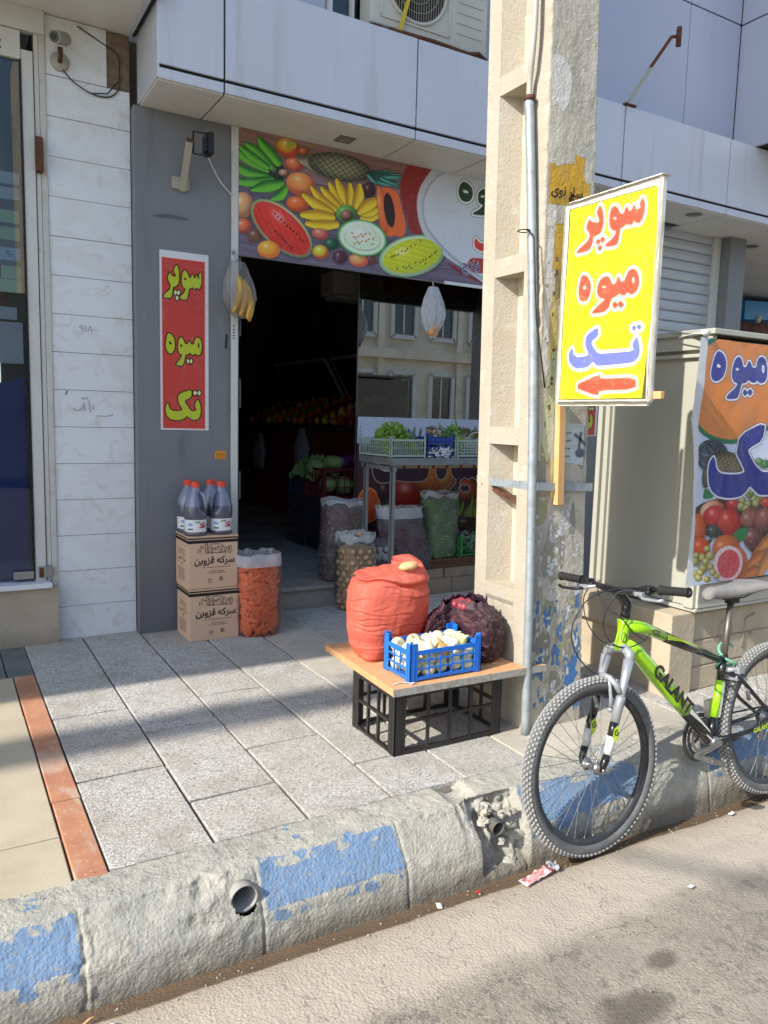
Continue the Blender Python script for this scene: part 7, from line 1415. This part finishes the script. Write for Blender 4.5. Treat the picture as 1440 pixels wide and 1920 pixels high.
for nm, c, gr, lb in kinds:
    g = G(); g.ball((0, 0, 0), (.045, .045, .040 if nm != 'lemon' else .034), 12, 8, .04, 2); pr_[nm] = [tag(obj(nm, g, mat(nm + ' skin', c, .4)), lb, nm, gr), 0]
rr = random.Random(77)
order = ['orange', 'apple', 'orange', 'lemon', 'apple', 'orange', 'pear', 'orange', 'lemon', 'apple', 'orange']
for iy in range(34):
    y = 7.45 + iy * .115; nm = order[int(iy / 34 * 11)]
    for ix in range(7):
        x = 4.15 + ix * .118 + (iy % 2) * .05; z = 1.36 + (x - 4.08) / .92 * .38 + .045; e = pr_[nm]; o = e[0] if e[1] == 0 else e[0].copy()
        if e[1]: COL.objects.link(o)
        e[1] += 1; o.location = (x + rr.uniform(-.012, .012), y + rr.uniform(-.012, .012), z + rr.uniform(0, .02)); o.rotation_euler = (rr.uniform(0, 3), rr.uniform(0, 3), 0)
mirm = mat('tilted dark mirror', (52, 54, 50), .06, metal=1.)
for y0, y1, lb in ((9.62, 11.35, 'far tilted mirror with white frame above the fruit counter'), (7.75, 9.42, 'near tilted mirror with white frame above the fruit counter')):
    t = thing('tilted_mirror', lb, 'mirror', (4.9, (y0 + y1) / 2, 1.7)); P = [(5.0, y0, 1.66), (5.0, y1, 1.66), (4.62, y1, 2.28), (4.62, y0, 2.28)]
    g = G(); g.add([(x - .015, y, z) for x, y, z in P], [(0, 1, 2, 3)[::-1]]); obj('mirror_glass', g, mirm, t)
    g = G()
    for i in range(4): g.bar(P[i], P[(i + 1) % 4], .04, .03, (-.85, 0, -.5))
    obj('mirror_frame', g, M['white'], t)
for k in range(12):
    g = G(); g.lathe([(.001, 0), (.035, 0), (.035, .16), (.014, .21), (.014, .27), (.001, .27)], (0, 0, 0), 12); y = 11.55 + (k % 4) * .16; x = 4.2 + (k // 4) * .2; o = obj('sauce_bottle', g, mat('dark bottle', (46, 40, 22) if k % 3 else (110, 80, 20), .2), org=(0, 0, 0)); o.location = (x, y, 1.36)
    tag(o, 'dark bottle on the rear shelf at the far left inside the shop', 'bottle', 'bottles on the rear shelf')
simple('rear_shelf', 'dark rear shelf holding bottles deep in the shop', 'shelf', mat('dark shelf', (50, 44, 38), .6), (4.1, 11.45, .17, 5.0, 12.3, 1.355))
simple('indoor_air_unit', 'dim white indoor air unit under the shop ceiling', 'air unit', mat('dim white plastic', (150, 148, 140), .5), (3.42, 6.95, 2.70, 4.0, 7.25, 2.93), (3.44, 6.93, 2.66, 3.98, 7.2, 2.70), bev=.02)
for (x, y, z, lb) in ((4.0, 10.4, .75, 'white carrier bag hanging on the far end of the counter front'), (4.0, 8.95, .85, 'clear carrier bag hanging on the near end of the counter front')):
    t = thing('carrier_bag', lb, 'bag', (x, y, z)); obj('bag_film', bagmesh(bagfn(x, y, z, .5, .06, .14, 51 + x, .2, 2, .2, (.5, -.6, .1)), 24, 20), M['filmw'], t)
cs = [('black plastic crate at the bottom of the near stack inside the shop', 3.26, 6.78, .171, .41, .42, .262, 'darkcrate'), ('black plastic crate second in the near stack inside the shop', 3.26, 6.78, .436, .41, .42, .262, 'darkcrate'),
      ('maroon plastic crate topmost of the near stack inside the shop', 3.26, 6.78, .702, .41, .42, .30, 'wine'), ('black plastic crate at the bottom of the far stack inside the shop', 3.26, 7.22, .171, .41, .42, .262, 'darkcrate'),
      ('black plastic crate second in the far stack inside the shop', 3.26, 7.22, .436, .41, .42, .262, 'darkcrate'), ('dark teal crate of lettuce topmost of the far stack inside the shop', 3.26, 7.22, .702, .41, .42, .20, 'tealcrate')]
for lb, x, y, z, w_, d, h, m in cs: crate(lb, x, y, z, w_, d, h, M[m], 5, 3, 5, .04, .008, .005, group='crate stacks inside the shop', solidtop=.01, t=.008)
leafpile('lettuce_heap', 3.42, 7.30, .88, .34, .55, .22, 420, .035, M['cabbage'], 'pale lettuce heaped on the dark teal crate inside the shop', 'lettuce', 4)
def cab(name, c, r, m, lb, cat): 
    g = G(); g.ball(c, r, 18, 12, .22, 4, c[1]); tag(obj(name, g, m, org=c), lb, cat)
cab('lettuce', (3.34, 7.10, 1.0), (.12, .14, .09), M['cabbage'], 'big pale lettuce drooping over the crate edge', 'lettuce'); cab('lettuce', (3.46, 6.95, 1.05), (.12, .12, .07), M['cabbage'], 'pale green lettuce on the maroon crate beside the purple cabbages', 'lettuce'); cab('lettuce', (3.36, 6.86, .84), (.09, .09, .08), M['cabbage'], 'white lettuce inside the maroon crate', 'lettuce')
cab('lettuce', (3.55, 6.88, .82), (.10, .09, .09), M['cabbage'], 'green striped lettuce low in the maroon crate', 'lettuce')
cab('purple_cabbage', (3.56, 6.92, 1.06), (.075, .07, .065), M['redcab'], 'purple cabbage on the near corner of the maroon crate', 'cabbage'); cab('purple_cabbage', (3.68, 7.0, 1.07), (.07, .07, .06), M['redcab'], 'purple cabbage behind the near purple cabbage', 'cabbage')

# ================================================================ bicycle
BY = 2.13; BZ = -.262; la = R(5.5)
def W(x, o, h): return Vector((x, BY + o * math.cos(la) + h * math.sin(la), BZ - o * math.sin(la) + h * math.cos(la)))
bk = thing('bicycle', 'lime green and black mountain bike leaning in the gutter against the kerb', 'bicycle', (2.8, BY, BZ)); OB = ORG[bk.name]
def wobj(name, g, m, par=bk, **k): g.v = [tuple(W(*v)) for v in g.v]; return obj(name, g, m, par, **k)
RW = .368
def wheel(cx, ch, yaw=0.):
    # tyre cross-section swept; u round the wheel, v round the section
    def sec(u, v, tread):
        a = 2 * PI * u; b = 2 * PI * v; rs = .0275; rr_ = (RW - rs) + rs * math.cos(b); o = rs * .98 * math.sin(b)
        return a, b, rr_, o
    g = G(); NU, NVt = 300, 14
    def tr(u, v):
        b = (v - .5) * 2 * 1.15; rs = .0275; k = 0.
        row = int(u * 100) ; fu = (u * 100) % 1; lane = (v * 6) % 1; ln = int(v * 6)
        sh = (ln % 2) * .5; fu = (fu + sh) % 1
        if .20 < fu < .80 and .14 < lane < .86: k = .006; TM.append(1)
        else: TM.append(0)
        r = (RW - rs - .004) + (rs + k) * math.cos(b); o = (rs + k) * math.sin(b); a = 2 * PI * u; return (cx + r * math.cos(a), o, ch + r * math.sin(a))
    TM = []; g.grid(tr, 600, 30, False); g.mk = [(m, 0, 0) for m in TM]
    t_ = wobj('tyre', g, M['tyre'])
    g = G()
    for s in (-1, 1):
        def sw(u, v, s=s):
            b = 1.15 + v * 1.25; rs = .0275; r = (RW - rs - .004) + rs * math.cos(b); o = s * rs * math.sin(b); a = 2 * PI * u; return (cx + r * math.cos(a), o, ch + r * math.sin(a))
        g.grid(sw, 120, 6, True)
    wobj('sidewall', g, M['tyreside'], t_)
    g = G(); ri = RW - .050
    prof_ = [(-.016, ri), (-.0145, ri - .006), (-.012, ri - .020), (0, ri - .027), (.012, ri - .020), (.0145, ri - .006), (.016, ri), (.010, ri - .002), (-.010, ri - .002), (-.016, ri)]
    g.grid(lambda u, v: (lambda q: (cx + q[1] * math.cos(2 * PI * u), q[0], ch + q[1] * math.sin(2 * PI * u)))((lambda t: (prof_[int(t)][0] + (prof_[min(int(t) + 1, 9)][0] - prof_[int(t)][0]) * (t % 1), prof_[int(t)][1] + (prof_[min(int(t) + 1, 9)][1] - prof_[int(t)][1]) * (t % 1)))(v * 8.999)), 100, 9, True)
    wobj('rim', g, M['rim'])
    g = G(); nip = G()
    for k in range(36):
        a = 2 * PI * k / 36; s = 1 if k % 2 else -1; off = (.9 if (k // 2) % 2 else -.9); hb = a + off
        p = Vector((cx + .024 * math.cos(hb), s * .030, ch + .024 * math.sin(hb))); q = Vector((cx + (ri - .018) * math.cos(a), 0, ch + (ri - .018) * math.sin(a))); g.tube([p, q], .0013, 4, caps=False)
        d = (p - q).normalized(); nip.tube([q, q + d * .014], .0022, 5)
    wobj('spokes', g, M['chrome']); wobj('spoke_nipples', nip, M['steel'])
    g = G(); g.lathe([(.001, -.055), (.009, -.055), (.011, -.048), (.018, -.046), (.026, -.034), (.026, -.028), (.014, -.024), (.012, 0), (.014, .024), (.026, .028), (.026, .034), (.018, .046), (.011, .048), (.009, .055), (.001, .055)], (cx, 0, ch), 20, 'y'); g.lathe([(.001, -.070), (.010, -.070), (.010, -.056)], (cx, 0, ch), 12, 'y')
    wobj('hub', g, M['chrome'])
FW = (2.288, .368); RWc = (3.468, .366)
wheel(*FW); wheel(*RWc)
# frame
HT = (2.484, .955); HB = (2.458, .828); BBc = (3.03, .335); SC = (3.128, .690)
def tb(pts, r, m, name, n=14, ov=None, **k):
    g = G(); g.tube(pts, r, n)
    return wobj(name, g, m, **k)
tb([(HB[0], 0, HB[1]), (HB[0] + .003, 0, HB[1] + .02), (2.475, 0, .90), (HT[0] - .003, 0, HT[1] - .02), (HT[0], 0, HT[1])], [.030, .027, .024, .027, .030], M['lime'], 'head_tube', 20)
tb([(2.488, 0, .93), (2.60, 0, .905), (2.72, 0, .855)], [.027, .026, .024], M['lime'], 'top_tube')
tb([(2.719, 0, .8555), (2.85, 0, .80), (3.118, 0, .694)], [.0238, .021, .019], M['bikeblack'], 'top_tube')
tb([(2.475, 0, .862), (2.56, 0, .80), (2.66, 0, .700), (2.80, 0, .565), (2.86, 0, .506)], [.026, .033, .036, .034, .032], M['lime'], 'down_tube', 18)
tb([(2.859, 0, .507), (2.95, 0, .418), (3.02, 0, .345)], [.0318, .030, .028], M['bikeblack'], 'down_tube', 18)
tb([(BBc[0], 0, BBc[1]), (3.06, 0, .44)], [.021, .0185], M['bikeblack'], 'seat_tube'); tb([(3.0595, 0, .439), (3.105, 0, .605)], .0188, M['lime'], 'seat_tube'); tb([(3.1045, 0, .604), (SC[0], 0, SC[1] + .01)], .019, M['bikeblack'], 'seat_tube')
g = G(); g.lathe([(.001, -.04), (.024, -.04), (.026, -.03), (.026, .03), (.024, .04), (.001, .04)], (BBc[0], 0, BBc[1]), 20, 'y'); wobj('bottom_bracket', g, M['chrome'])
for s in (-1, 1):
    tb([(3.04, s * .025, .34), (3.16, s * .055, .352), (3.30, s * .06, .36), (RWc[0], s * .068, RWc[1])], [.014, .012, .010, .010], M['bikeblack'], 'chain_stay', 10)
    tb([(3.115, s * .016, .655), (3.19, s * .05, .605), (3.33, s * .06, .47), (RWc[0], s * .068, RWc[1] + .01)], [.011, .011, .010, .010], M['bikeblack'], 'seat_stay', 10)
g = G(); g.box(3.155, -.05, .60, 3.185, .05, .625); wobj('stay_bridge', g, M['bikesilver'], bev=.003)
# decals
def btext(txt, size, a, b, off, m, nm, bold=.03, flip=False, sx=1.0):
    """text along a->b on the side facing the street (negative offset)"""
    A = W(a[0], off, a[1]); Bp = W(b[0], off, b[1]); ux = (Bp - A).normalized(); nrm = (W(0, -1, 0) - W(0, 0, 0)).normalized(); uy = nrm.cross(ux)
    return lettering(nm, txt, size, (A + Bp) / 2, ux, uy, m, bk, bold=bold, org=OB, sx=sx)
btext('GALANT', .080, (2.60, .760), (2.88, .485), -.0372, M['bikeblack'], 'frame_lettering', .045, sx=1.0)
btext('GS', .036, (2.615, .893), (2.68, .866), -.0265, M['bikeblack'], 'frame_lettering', .01, sx=1.2)
btext('GALANT', .030, (3.25, .358), (3.36, .366), -.0722, M['limedecal'], 'stay_lettering', .03)
for s in (0,):
    g = G(); P = [(2.70, .64), (2.78, .60), (2.86, .52), (2.87, .50), (2.84, .55), (2.76, .61)]
g = G()
def decal_side(P, off, m, nm): 
    g = G(); g.v = [(x, off, h) for x, h in P]; g.f = [tuple(range(len(P)))[::-1]]; g.sm = [False]; return wobj(nm, g, m)
decal_side([(2.86, .520), (2.875, .508), (2.985, .40), (2.995, .382), (2.93, .44), (2.85, .50)], -.0335, M['white'], 'white_flash')
decal_side([(2.72, .868), (2.80, .838), (2.95, .778), (2.80, .826), (2.72, .843)], -.0262, M['limedecal'], 'lime_flash')
decal_side([(3.062, .44), (3.078, .44), (3.105, .545), (3.115, .60), (3.10, .60), (3.085, .53)], -.0200, M['white'], 'white_flash')
g = G(); g.tube([(2.452 + .014 * math.cos(k / 14 * 2 * PI), -.0262, .885 + .02 * math.sin(k / 14 * 2 * PI)) for k in range(14)], .0018, 5, closed=True); wobj('head_badge', g, M['bikeblack'])
# fork
FC = (2.447, .805)
for s in (-1, 1):
    tb([(2.440, s * .062, .800), (2.405, s * .062, .690), (2.385, s * .062, .63)], [.0215, .0155, .0155], M['bikesilver'], 'fork_stanchion', 16)
    m1 = M['bikeblack']
    tb([(2.392, s * .062, .655), (2.388, s * .062, .64), (2.355, s * .062, .555)], [.0195, .020, .0185], M['bikesilver'] if s < 0 else m1, 'fork_leg', 16)
    tb([(2.3552, s * .062, .5555), (2.335, s * .062, .50)], [.0185, .018], m1, 'fork_leg', 16)
    tb([(2.3352, s * .062, .5005), (2.312, s * .062, .43)], [.0180, .017], M['white'] if s < 0 else M['white'], 'fork_leg', 16)
    tb([(2.3125, s * .062, .4305), (2.290, s * .058, .385), (2.288, s * .055, .362)], [.0172, .0155, .012], m1, 'fork_leg', 16)
    btext('G', .034, (2.335, .515), (2.352, .519), -.0625 - .020 if s < 0 else .062 - .0205, M['bikeblack'], 'fork_mark', .02)
    decal_side([(2.330, .535), (2.352, .548), (2.362, .52), (2.350, .487), (2.334, .480), (2.322, .505)], s * .062 - .0198, M['limedecal'], 'fork_decal')
g = G(); g.tube([(2.443, -.066, .795), (2.449, -.058, .822), (2.456, -.03, .836), (2.458, 0, .838), (2.456, .03, .836), (2.449, .058, .822), (2.443, .066, .795)], [.019, .021, .020, .021, .020, .021, .019], 14)
wobj('fork_crown', g, M['bikesilver'])
g = G(); g.tube([(2.392, -.062, .665), (2.372, -.055, .705), (2.365, -.03, .728), (2.363, 0, .734), (2.365, .03, .728), (2.372, .055, .705), (2.392, .062, .665)], .013, 12); wobj('fork_arch', g, M['bikesilver'])
for s in (-1, 1):
    g = G(); g.tube([(2.358, s * .036, .60), (2.352, s * .046, .64), (2.352, s * .042, .70), (2.356, s * .028, .73)], [.009, .008, .007, .006], 8); g.ball((2.357, s * .036, .60), .012, 10, 6); wobj('brake_arm', g, M['bikesilver'])
    g = G(); g.tube([(2.335, s * .024, .655), (2.385, s * .024, .645)], .006, 8); wobj('brake_pad', g, M['black'])
g = G(); g.tube([(2.356, -.03, .735), (2.356, .03, .738)], .0025, 6); wobj('brake_wire', g, M['chrome'])
# stem, bars
tb([(2.486, 0, .962), (2.494, 0, .988)], [.022, .020], M['black'], 'headset')
g = G(); g.tube([(2.494, 0, .982), (2.500, 0, 1.03)], .022, 14); g.bar((2.502, 0, 1.015), (2.440, 0, 1.082), .036, .034, (0, 1, 0)); wobj('stem', g, M['bikeblack'], bev=.005)
g = G(); g.tube([(2.455, -.34, 1.108), (2.450, -.20, 1.102), (2.440, -.11, 1.094), (2.432, -.045, 1.084), (2.432, .045, 1.084), (2.440, .11, 1.094), (2.450, .20, 1.102), (2.455, .34, 1.108)], [.011, .011, .0125, .0155, .0155, .0125, .011, .011], 14); wobj('handlebar', g, M['bikeblack'])
for s in (-1, 1):
    g = G(); rad = []; pts = []
    for k in range(25): q = k / 24; pts.append((2.4535 + .002 * q, s * (.212 + .136 * q), 1.1035 + .005 * q)); rad.append(.0165 + (.0016 if k % 2 else 0) + (.003 if q > .95 or q < .05 else 0))
    g.tube(pts, rad, 16); wobj('grip', g, M['blackrub'])
    g = G(); g.lathe([(.001, 0), (.007, 0)], (2.4555, s * .3505, 1.1085), 10, 'y', caps=False); wobj('grip_end', g, M['steel'])
    g = G(); g.obox((2.44, s * .165, 1.10), (.022, 0, 0), (0, .022, 0), (0, 0, .016)); g.tube([(2.43, s * .12, 1.095), (2.425, s * .19, 1.092)], .012, 10); wobj('shifter', g, M['black'], bev=.006)
    g = G(); g.obox((2.415, s * .150, 1.085), (.018, 0, 0), (0, .020, 0), (0, 0, .008)); g.tube([(2.425, s * .10, 1.09), (2.405, s * .145, 1.082)], [.007, .010], 8); lv = wobj('brake_lever_mount', g, M['bikesilver'], bev=.003)
    g = G(); g.tube([(2.405, s * .15, 1.080), (2.385, s * .19, 1.072), (2.382, s * .26, 1.072), (2.386, s * .285, 1.078)], [.008, .007, .006, .007], 8); wobj('brake_lever', g, M['black'] if s > 0 else M['bikesilver'])
# cables
cab_ = G(); cab_.tube(smooth([(2.42, -.11, 1.095), (2.36, -.06, 1.10), (2.24, -.03, 1.06), (2.18, -.01, .96), (2.20, .0, .86), (2.27, .0, .775), (2.35, .02, .735)]), .0028, 6)
cab_.tube(smooth([(2.42, -.14, 1.09), (2.37, -.08, 1.09), (2.33, -.05, 1.02), (2.33, -.03, .94), (2.38, -.03, .87), (2.46, -.04, .845), (2.55, -.04, .86), (2.60, -.036, .885)]), .0026, 6)
cab_.tube(smooth([(2.43, .14, 1.09), (2.35, .10, 1.04), (2.33, .06, .95), (2.38, .03, .87), (2.44, -.034, .845)]), .0026, 6); cab_.tube(smooth([(2.43, .10, 1.09), (2.40, .04, 1.02), (2.44, -.02, .97), (2.50, -.035, .90), (2.57, -.038, .86)]), .0026, 6)
# smooth the cables with more points
wobj('cables', cab_, M['cable'])
# saddle and post
tb([(3.125, 0, .68), (3.185, 0, .955)], .0152, M['post'], 'seat_post', 14)
g = G(); g.lathe([(.022, 0), (.022, .03)], (3.128, 0, .69), 14); wobj('seat_clamp', g, M['black'])
g = G(); g.obox((3.195, 0, .965), (.03, 0, 0), (0, .018, 0), (0, 0, .010))
for s in (-1, 1): g.tube([(3.06, s * .012, .998), (3.12, s * .020, .978), (3.25, s * .022, .978), (3.33, s * .035, 1.0)], .0038, 6)
wobj('saddle_rails', g, M['black'])
def sad(u, v):
    a = 2 * PI * u; x = 2.995 + .385 * v; tt = v
    wd = .022 + .018 * min(1, tt * 4) ** .6 + .075 * max(0, (tt - .30) / .70) ** 1.25 if tt < .93 else .115 * (1 - (tt - .93) / .07 * .35)
    th = .022 + .012 * math.sin(PI * min(1, tt * 1.1)); e = math.sin(PI * min(1, max(0, tt * 6))) if tt < 1 / 12 else 1
    if tt < .05: wd *= (tt / .05) ** .5; th *= (tt / .05) ** .5
    if tt > .96: k = max(0, (1 - tt) / .04) ** .5; wd *= max(.02, k); th *= max(.05, k)
    zt = 1.018 + .012 * max(0, (tt - .45)) * 2 - .010 * math.sin(PI * tt) - (.02 * (1 - tt / .12) if tt < .12 else 0)
    c, s = math.cos(a), math.sin(a); lo = 1.0 if s > 0 else .75 + .5 * max(0, .6 - tt); return (x, wd * (abs(c) ** .8) * (1 if c > 0 else -1), zt + th * (abs(s) ** .8) * (1 if s > 0 else -1) * lo)
g = G(); g.grid(sad, 36, 44, True, True); wobj('saddle', g, M['saddle'])
# drivetrain
for o_, r_, tn in ((.052, .088, 42), (.045, .068, 32)):
    g = G(); ring_ = []
    for k in range(tn * 2): a = PI * k / tn; q = r_ + (.003 if k % 2 else -.002); ring_.append((BBc[0] + q * math.cos(a), BBc[1] + q * math.sin(a)))
    inn = [(BBc[0] + (r_ - .016) * math.cos(PI * k / tn), BBc[1] + (r_ - .016) * math.sin(PI * k / tn)) for k in range(tn * 2)]; n = tn * 2
    g.v = [(x, o_, h) for x, h in ring_] + [(x, o_, h) for x, h in inn] + [(x, o_ + .003, h) for x, h in ring_] + [(x, o_ + .003, h) for x, h in inn]
    for k in range(n):
        j = (k + 1) % n; g.f += [(k, j, n + j, n + k), (2 * n + k, 3 * n + k, 3 * n + j, 2 * n + j), (k, 2 * n + k, 2 * n + j, j), (n + k, n + j, 3 * n + j, 3 * n + k)]; g.sm += [False] * 4
    wobj('chainring', g, M['rim'] if r_ > .08 else M['chrome'])
g = G(); 
for r_ in (.108, .099): g.tube([(BBc[0] + r_ * math.cos(k / 40 * 2 * PI), .058, BBc[1] + r_ * math.sin(k / 40 * 2 * PI)) for k in range(40)], .006, 6, closed=True)
for k in range(4): a = k * PI / 2 + .4; g.bar((BBc[0], .055, BBc[1]), (BBc[0] + .085 * math.cos(a), .055, BBc[1] + .085 * math.sin(a)), .004, .016, (0, 1, 0))
wobj('chain_guard', g, M['rim'])
g = G(); g.bar((BBc[0] + .012, -.052, BBc[1] + .002), (BBc[0] - .175, -.066, BBc[1] - .018), .026, .012, (0, 1, 0)); wobj('crank_arm', g, M['chrome'], bev=.004)
g = G(); g.bar((BBc[0] - .012, .07, BBc[1]), (BBc[0] + .175, .078, BBc[1] + .018), .026, .012, (0, 1, 0)); wobj('crank_arm', g, M['chrome'], bev=.004)
def pedal(x, o, h, s):
    g = G(); tl = -.35
    def pp(a, b, c=0): return (x + a * math.cos(tl), o + b, h + a * math.sin(tl) + c)
    for a in (-.045, .045): g.bar(pp(a, s * .012), pp(a, s * .098), .006, .022)
    for b in (.012, .055, .098): g.bar(pp(-.045, s * b), pp(.045, s * b), .007, .020, (0, 0, 1))
    g.tube([pp(0, 0), pp(0, s * .10)], .009, 10)
    for a in (-.045, .045):
        for b in (.02, .04, .07, .09): g.bar(pp(a, s * b, .011), pp(a, s * b, .016), .004, .004, (0, 1, 0))
    wobj('pedal', g, M['chrome'])
pedal(BBc[0] - .175, -.076, BBc[1] - .018, -1); pedal(BBc[0] + .175, .086, BBc[1] + .018, 1)
g = G()
for r_, o_ in ((.052, .030), (.045, .036), (.038, .042), (.030, .048)): g.lathe([(.001, o_), (r_, o_), (r_, o_ + .002), (.001, o_ + .002)], (RWc[0], 0, RWc[1]), 30, 'y')
wobj('cassette', g, M['rim'])
g = G()
for s in (1, -1):
    a = (BBc[0] + .02, .05, BBc[1] + s * .085); b = (RWc[0], .045, RWc[1] + s * .04); n = 44
    for k in range(n):
        p = [a[i] + (b[i] - a[i]) * k / n for i in range(3)]; q = [a[i] + (b[i] - a[i]) * (k + .8) / n for i in range(3)]; p[2] -= .012 * math.sin(PI * k / n) * (s < 0); q[2] -= .012 * math.sin(PI * (k + .8) / n) * (s < 0); g.bar(p, q, .006, .007)
wobj('chain', g, M['rim'])
g = G(); g.obox((3.075, .03, .47), (.03, 0, 0), (0, .015, 0), (0, 0, .04)); g.obox((3.05, .045, .40), (.035, 0, 0), (0, .006, 0), (0, 0, .02)); wobj('front_derailleur', g, M['chrome'], bev=.003)
g = G(); g.obox((3.49, .06, .30), (.015, 0, 0), (0, .008, 0), (0, 0, .05)); g.lathe([(.001, -.004), (.02, -.004), (.02, .004), (.001, .004)], (3.48, .055, .25), 16, 'y'); wobj('rear_derailleur', g, M['chrome'], bev=.003)
g = G()
for s in (-1, 1): g = G(); g.tube([(3.215, s * .045, .60), (3.235, s * .05, .55), (3.25, s * .045, .50)], [.008, .009, .010], 8); g.tube([(3.225, s * .03, .60), (3.225, s * .05, .595)], .012, 8); wobj('rear_brake_arm', g, M['bikesilver'])
g = G(); g.tube([(3.115, -.03, .655), (3.20, -.055, .655)], .010, 8); g.box(3.155, -.066, .638, 3.19, -.046, .668); wobj('rear_clamp', g, M['bikesilver'])
# cable lock
g = G(); pts = []
for k in range(40): a = k / 40 * 2 * PI * 1.6; pts.append((3.15 + .045 * math.cos(a) + .012 * math.sin(a * .5), .035 * math.sin(a), .70 + .06 * math.sin(a * .62 + .5) + .02 * math.cos(a)))
g.tube(pts, .0065, 8); g.v = [tuple(W(*v)) for v in g.v]; tag(obj('cable_lock', g, M['mint'], org=tuple(W(3.15, 0, .7))), 'mint green cable lock coiled round the bicycle seat post', 'lock')

# ================================================================ street out of view (seen in reflections, with pieces added to cast shade)
O_ = thing('stone_building', 'cream stone building with arched windows across the street', 'building', (12, -9.5, 0))
cs_ = mat('cream cut stone', (226, 216, 194), .8, layers=[('n', 1.5, .4, .7, (190, 172, 140), .7)], bump=[('n', 20, .004)]); dk = mat('dark window', (34, 36, 40), .1, spec=.8)
g = G(); g.box(2, -12, -1, 26, -9.7, 9.9); g.box(-16, -12, -1, 1.99, -9.7, 4.2); obj('wall', g, cs_, O_)
for k in range(22):
    x = -8 + k * 1.5
    for z0, arch in ((1.5, 0), (4.2, 1), (7.2, 0)):
        if x < 2.6 and z0 > 2: continue
        g = G(); P = [(x - .36, z0), (x + .36, z0), (x + .36, z0 + 1.35)] + ([(x + .36 * math.cos(a / 10 * PI), z0 + 1.35 + .36 * math.sin(a / 10 * PI)) for a in range(1, 10)] if arch else []) + [(x - .36, z0 + 1.35)]
        g.prism(P[::-1], 'y', -9.68, -9.66); w0 = obj('window', g, dk, O_)
        g = G(); Q = [(p[0] + (p[0] - x) * .22, p[1] + (.12 if p[1] > z0 + .8 else -.12)) for p in P]
        for i in range(len(Q)): a_, b_ = Q[i], Q[(i + 1) % len(Q)]; g.bar((a_[0], -9.64, a_[1]), (b_[0], -9.64, b_[1]), .12, .14, (0, 1, 0))
        g.bar((x, -9.655, z0), (x, -9.655, z0 + 1.4), .05, .04, (0, 1, 0)); obj('window_frame', g, M['white'], w0)
g = G()
for z in (3.4, 6.4, 9.4): g.box(2 if z > 4 else -16, -9.7, z, 26, -9.45, z + .3)
for k in range(6): g.box(3.05 + k * 3.0, -9.7, -.3, 3.25 + k * 3.0, -9.55, 9.8)
obj('cornice', g, cs_, O_)
g = G(); g.box(-40, -9.2, -.3, 60, -40, -.1); 
struct(obj('far_pavement', G().box(-60, -9.3, -.9, 80, -30, -.12), M['concrete']))
t = thing('shading_block', 'unseen tall block, its projecting upper floors shaped to shade the shopfront', 'building', (-8, 4.5, 4.8)); g = G(); g.box(-17, 3.1, 4.8, -1.5, 8, 14); obj('upper_floors', g, M['bluewall'], t)  # out of view; overhang shaped so the facade and near paving fall in shade
g = G()
for k in range(5):
    for z in (5.8, 8.8, 11.6): g.box(-16 + k * 3, 3.08, z, -14.4 + k * 3, 3.1, z + 1.5)
obj('window', g, dk, t); g = G(); g.box(-16.8, 4.9, -.1, -3, 8, 4.8); obj('ground_floor', g, M['travertine'], t)
t = thing('shadow_awning', 'unseen awning roll on thin arms, added to cast the dark band on the paving', 'awning', (-12, 1.5, 8.6)); g = G(); g.box(-17, 1.37, 8.58, -8.9, 1.68, 8.66); obj('shadow_roll', g, M['white'], t)  # added out of view; its shadow is the soft dark band on the tiles
g = G()
for k in range(2): x = -16.5 + k * 3.2; g.bar((x, 3.1, 8.2), (x, 1.5, 8.6), .03, .03)
obj('shadow_roll_arm', g, M['rust'], t)
t = thing('shadow_mast', 'unseen mast added so that its long arm casts a shadow streak on the road', 'mast', (.6, -8.9, -.3)); g = G(); g.tube([(.6, -8.9, -.3), (.6, -8.9, 6.9)], [.11, .08], 12); obj('shadow_mast_pole', g, M['galv'], t); g = G(); g.tube([(.6, -8.9, 6.8), (-2.6, -4.6, 6.7), (-6.4, .47, 6.5)], [.06, .04, .022], 10); obj('shadow_mast_arm', g, M['galv'], t)  # added out of view; the arm's shadow makes the streak on the road
# shop with the blue awning far right
t = thing('blue_awning_shop', 'shop with a blue fascia beyond the grey column at the right edge', 'shop', (11, 7.6, 0))
bm = mat('sky blue fascia', (36, 132, 196), .4)
g = G(); g.obox((12.0, 7.5, 3.30), (1.9, 0, .12), (0, .3, 0), (0, 0, .13)); obj('fascia', g, bm, t)
g = G(); g.box(10.2, 7.3, 3.9, 14, 8.6, 3.94); g.box(10.2, 7.4, 2.85, 14, 7.6, 2.9); g.box(10.2, 7.25, 3.50, 12.0, 7.5, 3.58); obj('canopy_edge', g, mat('dark canopy', (60, 56, 52), .6), t)
g = G(); g.box(10.3, 7.6, -.1, 14, 7.8, 3.1); obj('shopfront', g, mat('dark red goods', (70, 40, 36), .6, layers=[('n', 3, .45, .6, (150, 60, 40), .8)]), t)
g = G()
for x in (10.42, 11.2): g.lathe([(.001, 0), (.05, 0), (.05, .04), (.001, .05)], (x, 7.2, 3.08), 12); g.ball((x, 7.2, 3.06), .04, 10, 6)
obj('dome_camera', g, M['white'], t)
bpy.context.view_layer.update()
# clean up leftover prototypes that were never placed
